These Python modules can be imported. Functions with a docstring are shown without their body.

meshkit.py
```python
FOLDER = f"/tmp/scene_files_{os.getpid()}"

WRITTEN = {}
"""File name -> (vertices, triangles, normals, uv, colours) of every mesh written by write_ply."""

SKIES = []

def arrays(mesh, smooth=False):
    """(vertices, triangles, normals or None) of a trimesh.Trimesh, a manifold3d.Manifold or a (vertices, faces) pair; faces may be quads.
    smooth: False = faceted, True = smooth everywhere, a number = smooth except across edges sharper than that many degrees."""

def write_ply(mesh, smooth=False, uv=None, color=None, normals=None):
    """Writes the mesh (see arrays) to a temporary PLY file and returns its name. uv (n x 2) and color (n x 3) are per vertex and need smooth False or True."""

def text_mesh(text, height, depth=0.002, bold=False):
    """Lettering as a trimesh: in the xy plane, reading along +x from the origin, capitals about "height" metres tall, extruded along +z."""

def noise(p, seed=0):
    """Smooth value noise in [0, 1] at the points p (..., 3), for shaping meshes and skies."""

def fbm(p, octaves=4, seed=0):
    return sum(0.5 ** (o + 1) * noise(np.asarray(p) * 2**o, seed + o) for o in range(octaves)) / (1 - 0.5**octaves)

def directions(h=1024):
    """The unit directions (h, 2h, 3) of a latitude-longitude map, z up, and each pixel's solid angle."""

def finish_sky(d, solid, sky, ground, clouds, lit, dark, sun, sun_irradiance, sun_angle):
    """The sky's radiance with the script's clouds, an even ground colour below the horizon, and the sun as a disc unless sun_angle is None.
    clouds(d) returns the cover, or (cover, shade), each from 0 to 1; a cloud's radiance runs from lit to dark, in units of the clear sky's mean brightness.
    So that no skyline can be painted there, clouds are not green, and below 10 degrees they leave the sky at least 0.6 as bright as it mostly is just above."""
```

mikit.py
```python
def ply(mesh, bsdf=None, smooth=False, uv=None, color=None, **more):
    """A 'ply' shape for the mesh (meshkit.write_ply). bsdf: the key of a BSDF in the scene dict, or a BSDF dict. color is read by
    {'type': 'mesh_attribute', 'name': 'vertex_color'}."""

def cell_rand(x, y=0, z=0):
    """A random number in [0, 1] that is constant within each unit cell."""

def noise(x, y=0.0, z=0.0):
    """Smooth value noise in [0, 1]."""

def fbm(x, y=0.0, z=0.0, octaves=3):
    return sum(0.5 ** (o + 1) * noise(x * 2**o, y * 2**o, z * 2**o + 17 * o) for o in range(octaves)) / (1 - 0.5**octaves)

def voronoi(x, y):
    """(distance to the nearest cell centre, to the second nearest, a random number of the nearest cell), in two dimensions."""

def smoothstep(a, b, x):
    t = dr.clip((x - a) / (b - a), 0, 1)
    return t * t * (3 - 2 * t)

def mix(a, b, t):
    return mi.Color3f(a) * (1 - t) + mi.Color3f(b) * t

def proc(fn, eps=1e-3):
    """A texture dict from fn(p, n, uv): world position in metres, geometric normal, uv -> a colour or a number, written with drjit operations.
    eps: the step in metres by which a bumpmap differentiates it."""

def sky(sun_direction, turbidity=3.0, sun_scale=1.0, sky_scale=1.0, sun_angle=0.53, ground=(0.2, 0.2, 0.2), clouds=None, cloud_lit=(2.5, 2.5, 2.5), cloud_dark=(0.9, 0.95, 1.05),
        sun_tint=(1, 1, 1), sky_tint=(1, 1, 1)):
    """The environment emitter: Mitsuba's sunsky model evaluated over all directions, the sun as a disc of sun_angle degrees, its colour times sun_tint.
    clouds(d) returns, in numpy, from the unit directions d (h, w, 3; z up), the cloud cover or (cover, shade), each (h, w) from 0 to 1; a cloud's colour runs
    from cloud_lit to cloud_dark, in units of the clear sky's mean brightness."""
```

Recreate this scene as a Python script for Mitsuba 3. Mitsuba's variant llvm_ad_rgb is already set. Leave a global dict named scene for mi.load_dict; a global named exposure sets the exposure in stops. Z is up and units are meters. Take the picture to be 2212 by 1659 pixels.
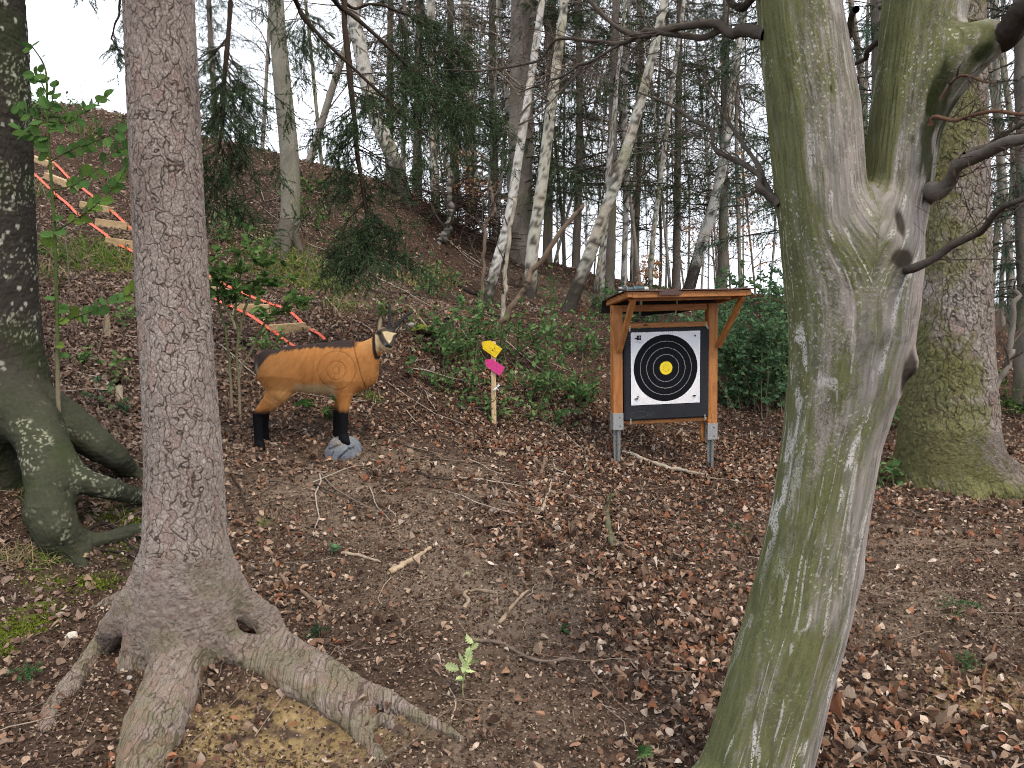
import math, random
import numpy as np, trimesh, drjit as dr, mitsuba as mi, mikit, meshkit
from scipy.interpolate import RBFInterpolator, RegularGridInterpolator
from scipy.spatial import cKDTree
T = mi.ScalarTransform4f
scene, labels = {}, {}

# ---------------------------------------------------------------- camera, sky, exposure
EYE = np.array([0.0, 0.0, 1.55])
PITCH = math.radians(6.0)
F = 1106.0 / math.tan(math.radians(33.5))      # focal length in pixels of a 2212 x 1659 frame
scene['camera'] = {'type': 'perspective', 'fov': 67.0, 'fov_axis': 'x', 'near_clip': 0.05, 'far_clip': 2000.0,
                   'to_world': T().look_at(origin=EYE.tolist(), target=[0, math.cos(PITCH), 1.55 - math.sin(PITCH)], up=[0, 0, 1])}
# overcast winter day, very soft light from high up, a little behind the viewer and to the right
scene['sky_light'] = mikit.sky([0.30, -0.50, 0.80], turbidity=3, sun_scale=0.20, sun_angle=16, clouds=lambda d: 1.0,
                               cloud_lit=(2.38, 2.5, 2.7), ground=(0.09, 0.075, 0.06))
exposure = 2.9

# ---------------------------------------------------------------- helpers
def frame_ray(u, v):
    x, zc = (u - 1106.0) / F, (829.5 - v) / F
    return np.array([x, math.cos(PITCH) + math.sin(PITCH) * zc, -math.sin(PITCH) + math.cos(PITCH) * zc])

def at(u, v, d):
    """the point d metres ahead of the viewer that is seen in direction (u, v)"""
    r = frame_ray(u, v)
    return EYE + r * (d / r[1])

def px(d):
    return d / F

def key_for(name, parent=None):
    base = (parent + '__' if parent else '') + name
    k, i = base, 1
    while k in scene or k in labels:
        k = f'{base}_{i:03d}'
        i += 1
    return k

def add(name, mesh, bsdf, parent=None, smooth=False, color=None, uv=None, **more):
    k = key_for(name, parent)
    if color is not None:
        color = np.clip(np.asarray(color, float), 0, 1)
        if color.ndim == 1:
            nv = len(mesh[0]) if isinstance(mesh, tuple) else len(mesh.vertices)
            color = np.tile(color, (nv, 1))
    scene[k] = mikit.ply(mesh, bsdf, smooth=smooth, color=color, uv=uv, **more)
    return k

def tag(k, label=None, cat=None, group=None, kind=None):
    labels[k] = {a: b for a, b in (('label', label), ('category', cat), ('group', group), ('kind', kind)) if b}
    return k

def thing(name, label, cat, group=None):
    return tag(key_for(name), label, cat, group)

def stuff(k):
    labels[k] = {**labels.get(k, {}), 'kind': 'stuff'}
    return k

def unit(v):
    v = np.asarray(v, float)
    return v / (np.linalg.norm(v, axis=-1, keepdims=True) + 1e-12)

def sstep(a, b, x):
    t = np.clip((np.asarray(x, float) - a) / (b - a), 0, 1)
    return t * t * (3 - 2 * t)

def lerp(a, b, t):
    t = np.asarray(t, float)
    if np.ndim(a) == 1 or np.ndim(b) == 1 or np.ndim(a) == 2:
        t = t[..., None] if t.ndim else t
    return np.asarray(a, float) * (1 - t) + np.asarray(b, float) * t

def vnoise(p, scale, octaves=3, seed=0):
    return meshkit.fbm(np.asarray(p, float) * scale + 100.0, octaves, seed)

class MB:
    """collects pieces (vertices, triangles, colours) into one mesh"""
    def __init__(s):
        s.v, s.f, s.c, s.n = [], [], [], 0
    def put(s, v, f, c=None):
        v = np.asarray(v, float)
        s.v.append(v); s.f.append(np.asarray(f, int) + s.n); s.n += len(v)
        c = np.asarray((0.5, 0.5, 0.5) if c is None else c, float)
        s.c.append(np.tile(c, (len(v), 1)) if c.ndim == 1 else c)
    def put_mesh(s, m, c=None):
        s.put(m.vertices, m.faces, c)
    def mesh(s):
        return np.vstack(s.v), np.vstack(s.f)
    def color(s):
        return np.vstack(s.c)
    def add(s, name, bsdf, parent=None, smooth=False):
        return add(name, s.mesh(), bsdf, parent, smooth, s.color())

def spline(points, n):
    """n points of a Catmull-Rom curve through the points"""
    p = np.asarray(points, float)
    if len(p) == 2:
        return p[0] + (p[1] - p[0]) * np.linspace(0, 1, n)[:, None]
    q = np.vstack([2 * p[0] - p[1], p, 2 * p[-1] - p[-2]])
    t = np.linspace(0, len(p) - 1 - 1e-9, n)
    i = t.astype(int); t = (t - i)[:, None]
    a, b, c, d = q[i], q[i + 1], q[i + 2], q[i + 3]
    return 0.5 * (2 * b + (c - a) * t + (2 * a - 5 * b + 4 * c - d) * t ** 2 + (3 * b - a - 3 * c + d) * t ** 3)

def tube(points, radii, sides=6, cap=True):
    p = np.asarray(points, float)
    n = len(p)
    r = np.broadcast_to(np.asarray(radii, float), (n,))
    t = unit(np.gradient(p, axis=0))
    ref = np.array([0, 0, 1.0]) if abs(t[:, 2]).mean() < 0.8 else np.array([1.0, 0, 0])
    a = unit(np.cross(t, ref)); b = np.cross(t, a)
    ang = np.arange(sides) * 2 * np.pi / sides
    v = p[:, None] + r[:, None, None] * (np.cos(ang)[None, :, None] * a[:, None] + np.sin(ang)[None, :, None] * b[:, None])
    i, j = np.meshgrid(np.arange(n - 1), np.arange(sides), indexing='ij')
    q = np.stack([i * sides + j, (i + 1) * sides + j, (i + 1) * sides + (j + 1) % sides, i * sides + (j + 1) % sides], -1).reshape(-1, 4)
    f = np.vstack([q[:, [0, 1, 2]], q[:, [0, 2, 3]]])[:, ::-1]
    v = v.reshape(-1, 3)
    if cap:
        m = len(v)
        v = np.vstack([v, p[0], p[-1]])
        j = np.arange(sides)
        f = np.vstack([f, np.stack([j, np.full(sides, m), (j + 1) % sides], 1)[:, ::-1] if False else np.stack([(j + 1) % sides, np.full(sides, m), j], 1),
                       np.stack([(n - 1) * sides + j, np.full(sides, m + 1), (n - 1) * sides + (j + 1) % sides], 1)])
    return v, f

def tubes_batch(P, R, sides=3):
    """many polylines of the same length: P (m, n, 3), R (m, n) -> vertices, triangles"""
    m, n = P.shape[:2]
    t = unit(np.gradient(P, axis=1))
    ref = np.where(np.abs(t[..., 2:]) < 0.8, np.array([0, 0, 1.0]), np.array([1.0, 0, 0]))
    a = unit(np.cross(t, ref)); b = np.cross(t, a)
    ang = np.arange(sides) * 2 * np.pi / sides
    v = P[:, :, None] + R[:, :, None, None] * (np.cos(ang)[:, None] * a[:, :, None] + np.sin(ang)[:, None] * b[:, :, None])
    i, j = np.meshgrid(np.arange(n - 1), np.arange(sides), indexing='ij')
    q = np.stack([i * sides + j, i * sides + (j + 1) % sides, (i + 1) * sides + (j + 1) % sides, (i + 1) * sides + j], -1).reshape(-1, 4)
    f = np.vstack([q[:, [0, 1, 2]], q[:, [0, 2, 3]]])
    f = (f[None] + (np.arange(m) * n * sides)[:, None, None]).reshape(-1, 3)
    return v.reshape(-1, 3), f

def box(sx, sy, sz, bev=0.003):
    """a box with chamfered edges, centred"""
    import manifold3d as m3
    x, y, z = sx / 2, sy / 2, sz / 2
    b = min(bev, x * .4, y * .4, z * .4)
    pts = [(i * (x - (a != 0) * b), j * (y - (a != 1) * b), k * (z - (a != 2) * b)) for a in range(3) for i in (-1, 1) for j in (-1, 1) for k in (-1, 1)]
    m = m3.Manifold.hull_points(pts).to_mesh()
    return trimesh.Trimesh(m.vert_properties[:, :3], m.tri_verts, process=False)

def hull(pts):
    import manifold3d as m3
    m = m3.Manifold.hull_points([tuple(map(float, p)) for p in pts]).to_mesh()
    return trimesh.Trimesh(m.vert_properties[:, :3], m.tri_verts, process=False)

# signed distance modelling -------------------------------------------------------------------
def sd_cone(P, a, b, ra, rb):
    a, b = np.asarray(a, np.float32), np.asarray(b, np.float32)
    ba = b - a
    t = np.clip(((P - a) @ ba) / max(float(ba @ ba), 1e-9), 0, 1)
    o = P - a - t[:, None] * ba
    return np.sqrt(np.einsum('ij,ij->i', o, o)) - (ra + (rb - ra) * t)

def smin(a, b, k):
    h = np.clip(0.5 + 0.5 * (b - a) / k, 0, 1)
    return b * (1 - h) + a * h - k * h * (1 - h)

def surface_nets(fn, lo, hi, h):
    lo, hi = np.asarray(lo, float), np.asarray(hi, float)
    n = np.ceil((hi - lo) / h).astype(int) + 1
    ax = [(lo[i] + h * np.arange(n[i])).astype(np.float32) for i in range(3)]
    V = np.empty(n, np.float32)
    for i0 in range(0, n[0], 24):                      # in slabs, to spare memory
        g = np.stack(np.meshgrid(ax[0][i0:i0 + 24], ax[1], ax[2], indexing='ij'), -1)
        V[i0:i0 + 24] = fn(g.reshape(-1, 3)).reshape(g.shape[:3])
    s = V < 0
    c = [(i, j, k) for i in (0, 1) for j in (0, 1) for k in (0, 1)]
    cut = lambda A, o: A[o[0]:n[0] - 1 + o[0], o[1]:n[1] - 1 + o[1], o[2]:n[2] - 1 + o[2]]
    cnt = sum(cut(s, o).astype(np.int8) for o in c)
    cells = np.argwhere((cnt > 0) & (cnt < 8))
    idx = np.full(n - 1, -1, int)
    idx[tuple(cells.T)] = np.arange(len(cells))
    val = {o: V[cells[:, 0] + o[0], cells[:, 1] + o[1], cells[:, 2] + o[2]] for o in c}
    acc, w = np.zeros((len(cells), 3)), np.zeros(len(cells))
    for o in c:
        for a in range(3):
            if o[a] == 0:
                o2 = tuple(1 if i == a else o[i] for i in range(3))
                v0, v1 = val[o], val[o2]
                m = (v0 < 0) != (v1 < 0)
                t = np.where(m, v0 / np.where(m, v0 - v1, 1), 0)
                p = np.array(o, float)[None] + np.zeros((len(cells), 3)); p[:, a] += t
                acc += p * m[:, None]; w += m
    verts = lo + h * (cells + acc / w[:, None])
    faces = []
    for a in range(3):
        b, d = (a + 1) % 3, (a + 2) % 3
        sl0 = [slice(None)] * 3; sl1 = [slice(None)] * 3
        sl0[a], sl1[a] = slice(0, -1), slice(1, None)
        m = s[tuple(sl0)] != s[tuple(sl1)]
        e = np.argwhere(m)
        e = e[(e[:, b] > 0) & (e[:, d] > 0) & (e[:, b] < n[b] - 1) & (e[:, d] < n[d] - 1)]
        inside = s[tuple(e.T)]
        q = []
        for db, dd in ((-1, -1), (0, -1), (0, 0), (-1, 0)):
            ee = e.copy(); ee[:, b] += db; ee[:, d] += dd
            q.append(idx[tuple(ee.T)])
        q = np.stack(q, 1)
        q = np.where(inside[:, None], q, q[:, ::-1])
        q = q[(q >= 0).all(1)]
        faces += [q[:, [0, 1, 2]], q[:, [0, 2, 3]]]
    return verts, np.vstack(faces)

def project(fn, v, it=2, e=0.002):
    for _ in range(it):
        d = fn(v.astype(np.float32))
        g = np.stack([fn((v + np.eye(3)[i] * e).astype(np.float32)) - d for i in range(3)], 1) / e
        v = v - (d / np.maximum((g * g).sum(1), 0.2))[:, None] * g
    return v

def refine(v, f, facing=False):
    """midpoint subdivision; facing: only of the faces on the viewer's half"""
    if not facing:
        return trimesh.remesh.subdivide(v, f)
    a, b, c = v[f[:, 0]], v[f[:, 1]], v[f[:, 2]]
    n = unit(np.cross(b - a, c - a))
    m = (n * unit(EYE + [0, -0.3, 0] - a)).sum(1) > -0.30
    return trimesh.remesh.subdivide(v, f, face_index=np.nonzero(m)[0])

def vert_normals(v, f):
    n = np.zeros_like(v)
    fn = np.cross(v[f[:, 1]] - v[f[:, 0]], v[f[:, 2]] - v[f[:, 0]])
    for k in range(3):
        np.add.at(n, f[:, k], fn)
    return unit(n)

def cells3(q, size, seed):
    """3-D Worley noise: nearest and second distance, and a random number of the nearest cell; q in units where a cell is 1"""
    rng = np.random.default_rng(seed)
    lo, hi = np.floor(q.min(0)) - 1, np.ceil(q.max(0)) + 1
    key = np.unique(np.floor(q).astype(int), axis=0)
    near = np.unique((key[:, None] + np.array([(i, j, k) for i in (-1, 0, 1) for j in (-1, 0, 1) for k in (-1, 0, 1)])).reshape(-1, 3), axis=0)
    pts = near + rng.random(near.shape)
    d, i = cKDTree(pts).query(q, k=2, workers=-1)
    return d[:, 0], d[:, 1], rng.random(len(pts))[i[:, 0]]

# ---------------------------------------------------------------- materials
def vc(rough, spec=0.3, **more):
    return {'type': 'twosided', 'bsdf': {'type': 'principled', 'base_color': {'type': 'mesh_attribute', 'name': 'vertex_color'}, 'roughness': rough, 'specular': spec, **more}}
scene['matte_paint'] = vc(0.85, 0.25)
scene['satin_paint'] = vc(0.5, 0.45)
VCOL = {'type': 'mesh_attribute', 'name': 'vertex_color'}
scene['foam_coat'] = vc(0.8, 0.12)
scene['dry_leaf'] = {'type': 'twosided', 'bsdf': {'type': 'diffuse', 'reflectance': VCOL}}
scene['green_leaf'] = {'type': 'principledthin', 'base_color': {'type': 'mesh_attribute', 'name': 'vertex_color'}, 'roughness': 0.30, 'diff_trans': 0.6, 'spec_trans': 0.0, 'eta': 1.5}
scene['needle_leaf'] = {'type': 'twosided', 'bsdf': {'type': 'diffuse', 'reflectance': VCOL}}
scene['twig_bark'] = {'type': 'twosided', 'bsdf': {'type': 'diffuse', 'reflectance': VCOL}}
def bark_relief(p, n, uv):
    return mikit.fbm(p.x * 75, p.y * 75, p.z * 40, 4) * 0.008
scene['bark'] = {'type': 'bumpmap', 'scale': 1.0, 'bump': mikit.proc(bark_relief, eps=0.002), 'nested_bsdf': {'type': 'diffuse', 'reflectance': VCOL}}
scene['metal_grey'] = {'type': 'principled', 'base_color': {'type': 'mesh_attribute', 'name': 'vertex_color'}, 'roughness': 0.45, 'metallic': 0.55}
# ---------------------------------------------------------------- the ground: a bank rising to the left, one sheet to the horizon
CONTROL = [  # seen in direction (u, v) at d metres
    (1106, 1659, 2.44), (1700, 1659, 2.45), (2212, 1659, 2.5), (1106, 1300, 3.6), (1500, 1300, 3.72), (2000, 1300, 3.75), (1106, 1050, 5.2), (1500, 1150, 5.0), (2000, 1150, 5.0),
    (738, 1100, 4.7), (560, 1200, 4.1), (620, 1050, 5.0), (560, 965, 5.8), (745, 996, 5.55), (400, 1400, 3.05), (600, 1420, 3.0), (560, 1600, 2.55), (450, 1659, 2.4), (100, 1500, 2.85),
    (0, 1659, 2.35), (100, 1200, 3.9), (0, 1000, 4.6), (250, 1050, 4.55), (200, 900, 5.6), (200, 700, 7.0), (200, 500, 9.0), (200, 300, 12.0), (150, 228, 13.5), (420, 300, 13.4),
    (700, 740, 7.4), (550, 500, 10.0), (650, 365, 13.0), (800, 600, 9.5), (900, 700, 8.3), (900, 425, 13.5), (1000, 620, 11.0), (1100, 780, 8.3), (1100, 680, 10.0), (1200, 880, 7.8),
    (1250, 720, 9.8), (1250, 625, 12.5), (1050, 560, 12.5), (1000, 490, 14.0), (1500, 640, 14.0), (1700, 760, 11.0), (1700, 645, 14.5), (2150, 900, 9.0), (2190, 790, 12.0), (2190, 710, 16.0),
    (1330, 1003, 6.95), (1518, 1022, 6.9), (1067, 912, 7.2), (2050, 1060, 6.3), (1400, 900, 8.4), (1900, 800, 10.4), (400, 760, 6.7), (450, 620, 8.3), (1350, 1080, 5.9)]
FAR = [(-12, 20, 4.4), (-5, 20, 3.3), (0, 20, 2.0), (5, 20, 1.2), (12, 20, .9), (-20, 30, 3), (0, 32, 0.5), (20, 30, -.2), (-14, 6, 3.6), (-12, 1, 1.6), (-5, 1.5, .35), (-3, 1.2, .05), (0, 1, 0), (3, 1, 0),
       (6, 2, 0), (9, 5, .05), (0, -6, 0), (-8, -6, .6), (8, -6, 0), (12, 12, .4), (-9, 10, 3.4), (-13, 14, 4.8), (-6.5, 5, 1.7)]
cp = np.array([at(*c) for c in CONTROL] + [np.array(p, float) for p in FAR])
_rbf = RBFInterpolator(cp[:, :2], cp[:, 2], kernel='thin_plate_spline', smoothing=0.02)

def graded(lo, hi, fine_lo, fine_hi, step, grow):
    a = list(np.arange(fine_lo, fine_hi + 1e-6, step))
    s, x = step, a[-1]
    while x < hi:
        s *= grow; x += s; a.append(x)
    s, x = step, a[0]
    while x > lo:
        s *= grow; x -= s; a.insert(0, x)
    return np.array(a)

GX = graded(-420, 420, -3.6, 4.2, 0.045, 1.075)
GY = graded(-60, 900, 2.1, 8.0, 0.045, 1.045)
X, Y = np.meshgrid(GX, GY, indexing='ij')
cx, cy = np.linspace(-22, 22, 120), np.linspace(-8, 34, 120)
CXg, CYg = np.meshgrid(cx, cy, indexing='ij')
base = RegularGridInterpolator((cx, cy), _rbf(np.stack([CXg, CYg], -1).reshape(-1, 2)).reshape(120, 120), method='cubic')
inner = np.stack([np.clip(X, -21.9, 21.9), np.clip(Y, -7.9, 33.9)], -1)
Z = base(inner)
out = np.maximum(np.abs(X) - 21, 0) + np.maximum(Y - 33, 0) + np.maximum(-7 - Y, 0)
Z = Z * np.exp(-out / 40) - 6 * (1 - np.exp(-out / 60))
P3 = np.stack([X, Y, X * 0], -1)
near = np.exp(-np.maximum(out, 0) / 10)
Z += near * (0.10 * (vnoise(P3, 0.9, 3, 1) - .5) + 0.045 * (vnoise(P3, 4.0, 3, 2) - .5) + 0.018 * (vnoise(P3, 17.0, 2, 3) - .5))
# the eroded hollow under the left spruce's roots
hol = at(640, 1560, 2.62)
Z -= 0.10 * np.exp(-(((X - hol[0]) / .28) ** 2 + ((Y - hol[1]) / .22) ** 2))
hol2 = at(330, 1530, 2.7)
Z -= 0.06 * np.exp(-(((X - hol2[0]) / .16) ** 2 + ((Y - hol2[1]) / .2) ** 2))
# the trodden ledge that the chamois stands on: its rock sits a step lower than its hind hooves
for (u_, v_, d_, rx_, ry_) in ((569, 966, 5.74, .42, .30), (738, 997, 5.62, .40, .26)):
    t_ = at(u_, v_, d_)
    z_ = float(RegularGridInterpolator((GX, GY), Z)([[t_[0], t_[1]]])[0])
    Z += (t_[2] - z_) * np.exp(-(((X - t_[0]) / rx_) ** 2 + ((Y - t_[1]) / ry_) ** 2) ** 2)
_gz = RegularGridInterpolator((GX, GY), Z, bounds_error=False, fill_value=None)

def gz(x, y):
    return _gz(np.stack([np.broadcast_to(x, np.broadcast(x, y).shape), np.broadcast_to(y, np.broadcast(x, y).shape)], -1))

def gnormal(x, y, e=0.05):
    dx = (gz(x + e, y) - gz(x - e, y)) / (2 * e)
    dy = (gz(x, y + e) - gz(x, y - e)) / (2 * e)
    return unit(np.stack([-dx, -dy, np.ones_like(dx)], -1))

def hit(u, v, far=40.0):
    """where the line of sight (u, v) meets the ground"""
    r = frame_ray(u, v)
    t = np.arange(1.5, far, 0.01)
    p = EYE + t[:, None] * r
    below = p[:, 2] < gz(p[:, 0], p[:, 1])
    i = int(np.argmax(below)) if below.any() else len(t) - 1
    return p[i]

def on_ground(x, y, dz=0.0):
    return np.array([x, y, float(gz(np.array([x]), np.array([y]))[0]) + dz])

def patch(u, v, rx, ry):
    """a soft patch of ground round the point seen at (u, v)"""
    c = hit(u, v)
    PATCHES.append((float(c[0]), float(c[1]), float(rx), float(ry)))
    return lambda x, y: np.exp(-(((x - c[0]) / rx) ** 2 + ((y - c[1]) / ry) ** 2))

PATCHES = []
soil_spots = [patch(620, 1060, .55, .45), patch(900, 1100, .7, .9), patch(1050, 1290, .45, .5), patch(880, 1010, .6, .5), patch(1000, 1600, .5, .3), patch(2050, 1180, .9, .5), patch(1950, 1300, .7, .5), patch(1250, 640, 1.2, .8), patch(850, 640, .9, .8)]
clay_spots = [patch(620, 1600, .34, .14), patch(560, 1640, .30, .10), patch(2120, 1500, .20, .16)]
moss_spots = [patch(340, 1200, .22, .12), patch(60, 1330, .10, .2), patch(300, 1130, .25, .10), patch(600, 560, .7, .6), patch(700, 620, .6, .5), patch(1000, 800, .3, .3), patch(180, 1260, .2, .08), patch(230, 560, .5, .5)]
def spots(fs, x, y):
    return np.clip(sum(f(x, y) for f in fs), 0, 1)

SOILS, CLAYS = PATCHES[:len(soil_spots)], PATCHES[len(soil_spots):len(soil_spots) + len(clay_spots)]
MOSSES = PATCHES[len(soil_spots) + len(clay_spots):]
def mask(p, places):
    m = mi.Float(0)
    for a, b, rx, ry in places:
        m += dr.exp(-dr.square((p.x - a) / rx) - dr.square((p.y - b) / ry))
    return dr.minimum(m, 1.0)
ni, nj = len(GX), len(GY)
i, j = np.meshgrid(np.arange(ni - 1), np.arange(nj - 1), indexing='ij')
q = np.stack([i * nj + j, (i + 1) * nj + j, (i + 1) * nj + j + 1, i * nj + j + 1], -1).reshape(-1, 4)
gv = np.stack([X, Y, Z], -1).reshape(-1, 3)

def crumble(p, n, uv):
    return mikit.fbm(p.x * 60, p.y * 60, p.z * 60, 4) * 0.022 + mikit.noise(p.x * 260, p.y * 260, p.z * 260) * 0.003
def soil_colour(p, n, uv):
    X_, Y_ = p.x, p.y + p.z * .6
    d1, d2, r = mikit.voronoi(X_ * 95, Y_ * 95)
    e1, e2, R = mikit.voronoi(X_ * 41 + 5, Y_ * 41)
    fine = mikit.noise(X_ * 620, Y_ * 620)
    big = mikit.fbm(X_ * 2.4, Y_ * 2.4, 0., 4)
    mid = mikit.fbm(X_ * 15, Y_ * 15, 4., 3)
    sandy = mask(p, SOILS) * mikit.smoothstep(.25, .6, mid * .6 + big * .5)
    clayey = dr.minimum(mask(p, CLAYS) * 1.7, 1.) * mikit.smoothstep(.2, .5, mid)
    mossy = dr.minimum(mask(p, MOSSES) * 1.2, 1.) * mikit.smoothstep(.44, .60, mid * .6 + big * .4) * .85
    c = mikit.mix([.040, .027, .021], [.100, .068, .052], dr.clip(big * .8 + r * .45 + fine * .25 - .3, 0, 1))
    c = mikit.mix(c, [.026, .018, .014], dr.select(R < .30, 1., 0.) * mikit.smoothstep(.55, .3, e1) * .8)
    c = mikit.mix(c, [.25, .185, .14], dr.select(r > .90, 1., 0.) * mikit.smoothstep(.45, .25, d1) * .8)
    sand = mikit.mix([.120, .088, .064], [.235, .180, .135], dr.clip(r * .5 + fine * .35 + big * .5 - .2, 0, 1))
    c = mikit.mix(c, sand, sandy * (.75 + .25 * fine))
    cl = mikit.mix([.135, .092, .042], [.36, .262, .135], dr.clip(R * .35 + r * .3 + fine * .25 + big * .45 - .2, 0, 1))
    c = mikit.mix(c, cl, clayey)
    return mikit.mix(c, mikit.mix([.05, .07, .012], [.15, .185, .035], fine * .6 + r * .4), mossy)
scene['earth'] = {'type': 'bumpmap', 'scale': 1.0, 'bump': mikit.proc(crumble, eps=0.002),
                  'nested_bsdf': {'type': 'diffuse', 'reflectance': mikit.proc(soil_colour)}}
tag(add('ground', (gv, np.vstack([q[:, [0, 1, 2]], q[:, [0, 2, 3]]])), 'earth', smooth=True), 'bare woodland soil rising in a bank to the left', None, None, 'structure')
# ---------------------------------------------------------------- the big trees close by
_cid = [0]
def branch_sdf(segs, k):
    """segs: (a, b, ra, rb, chain) round cones; the chains are blended with radius k, the cones of one chain simply joined"""
    def fn(P):
        by = {}
        for a, b, ra, rb, c in segs:
            e = sd_cone(P, a, b, ra, rb)
            by[c] = e if c not in by else np.minimum(by[c], e)
        d = None
        for e in by.values():
            d = e if d is None else smin(d, e, k)
        return d
    return fn

def chain(pts, rad):
    """a finely resampled chain of cones along a smooth curve"""
    _cid[0] += 1
    n = max(2 * len(pts) - 1, 2) if len(pts) > 2 else 2
    p = spline(pts, n); r = np.interp(np.linspace(0, 1, n), np.linspace(0, 1, len(rad)), rad)
    return [(p[i], p[i + 1], r[i], r[i + 1], _cid[0]) for i in range(n - 1)]

def wander(pts, n, amp, seed):
    """a resampled polyline that is not quite smooth"""
    p = spline(pts, n)
    rng = np.random.default_rng(seed)
    w = rng.normal(0, amp, p.shape); w[0] = w[-1] = 0
    return p + w

def axis_shift(v, axis):
    """positions relative to the trunk's axis (points rising in z)"""
    a = np.asarray(axis); o = np.argsort(a[:, 2]); a = a[o]
    return np.stack([v[:, 0] - np.interp(v[:, 2], a[:, 2], a[:, 0]), v[:, 1] - np.interp(v[:, 2], a[:, 2], a[:, 1]), v[:, 2]], 1)

def scaly_bark(v, f, axis, cell, depth, seed, z_root):
    """flaky spruce bark in relief: plates with open joints, from cells stretched along the trunk"""
    n = vert_normals(v, f)
    q = axis_shift(v, axis)
    w = np.stack([vnoise(v, 22, 2, seed + 1), vnoise(v, 22, 2, seed + 2), vnoise(v, 22, 2, seed + 3)], 1) - .5
    q = q + w * cell[0] * 1.6
    d1, d2, r = cells3(q / np.array(cell), 1, seed)
    e = sstep(.02, .25, d2 - d1)
    big = vnoise(q * [1, 1, .5], 6.0, 3, seed + 5)
    fine = vnoise(v, 150, 2, seed + 6)
    disp = depth * ((e - .6) + .8 * (r - .5) * e) + .35 * depth * (fine - .5) + 2.0 * depth * (big - .5)
    return v + n * disp[:, None]

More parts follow.
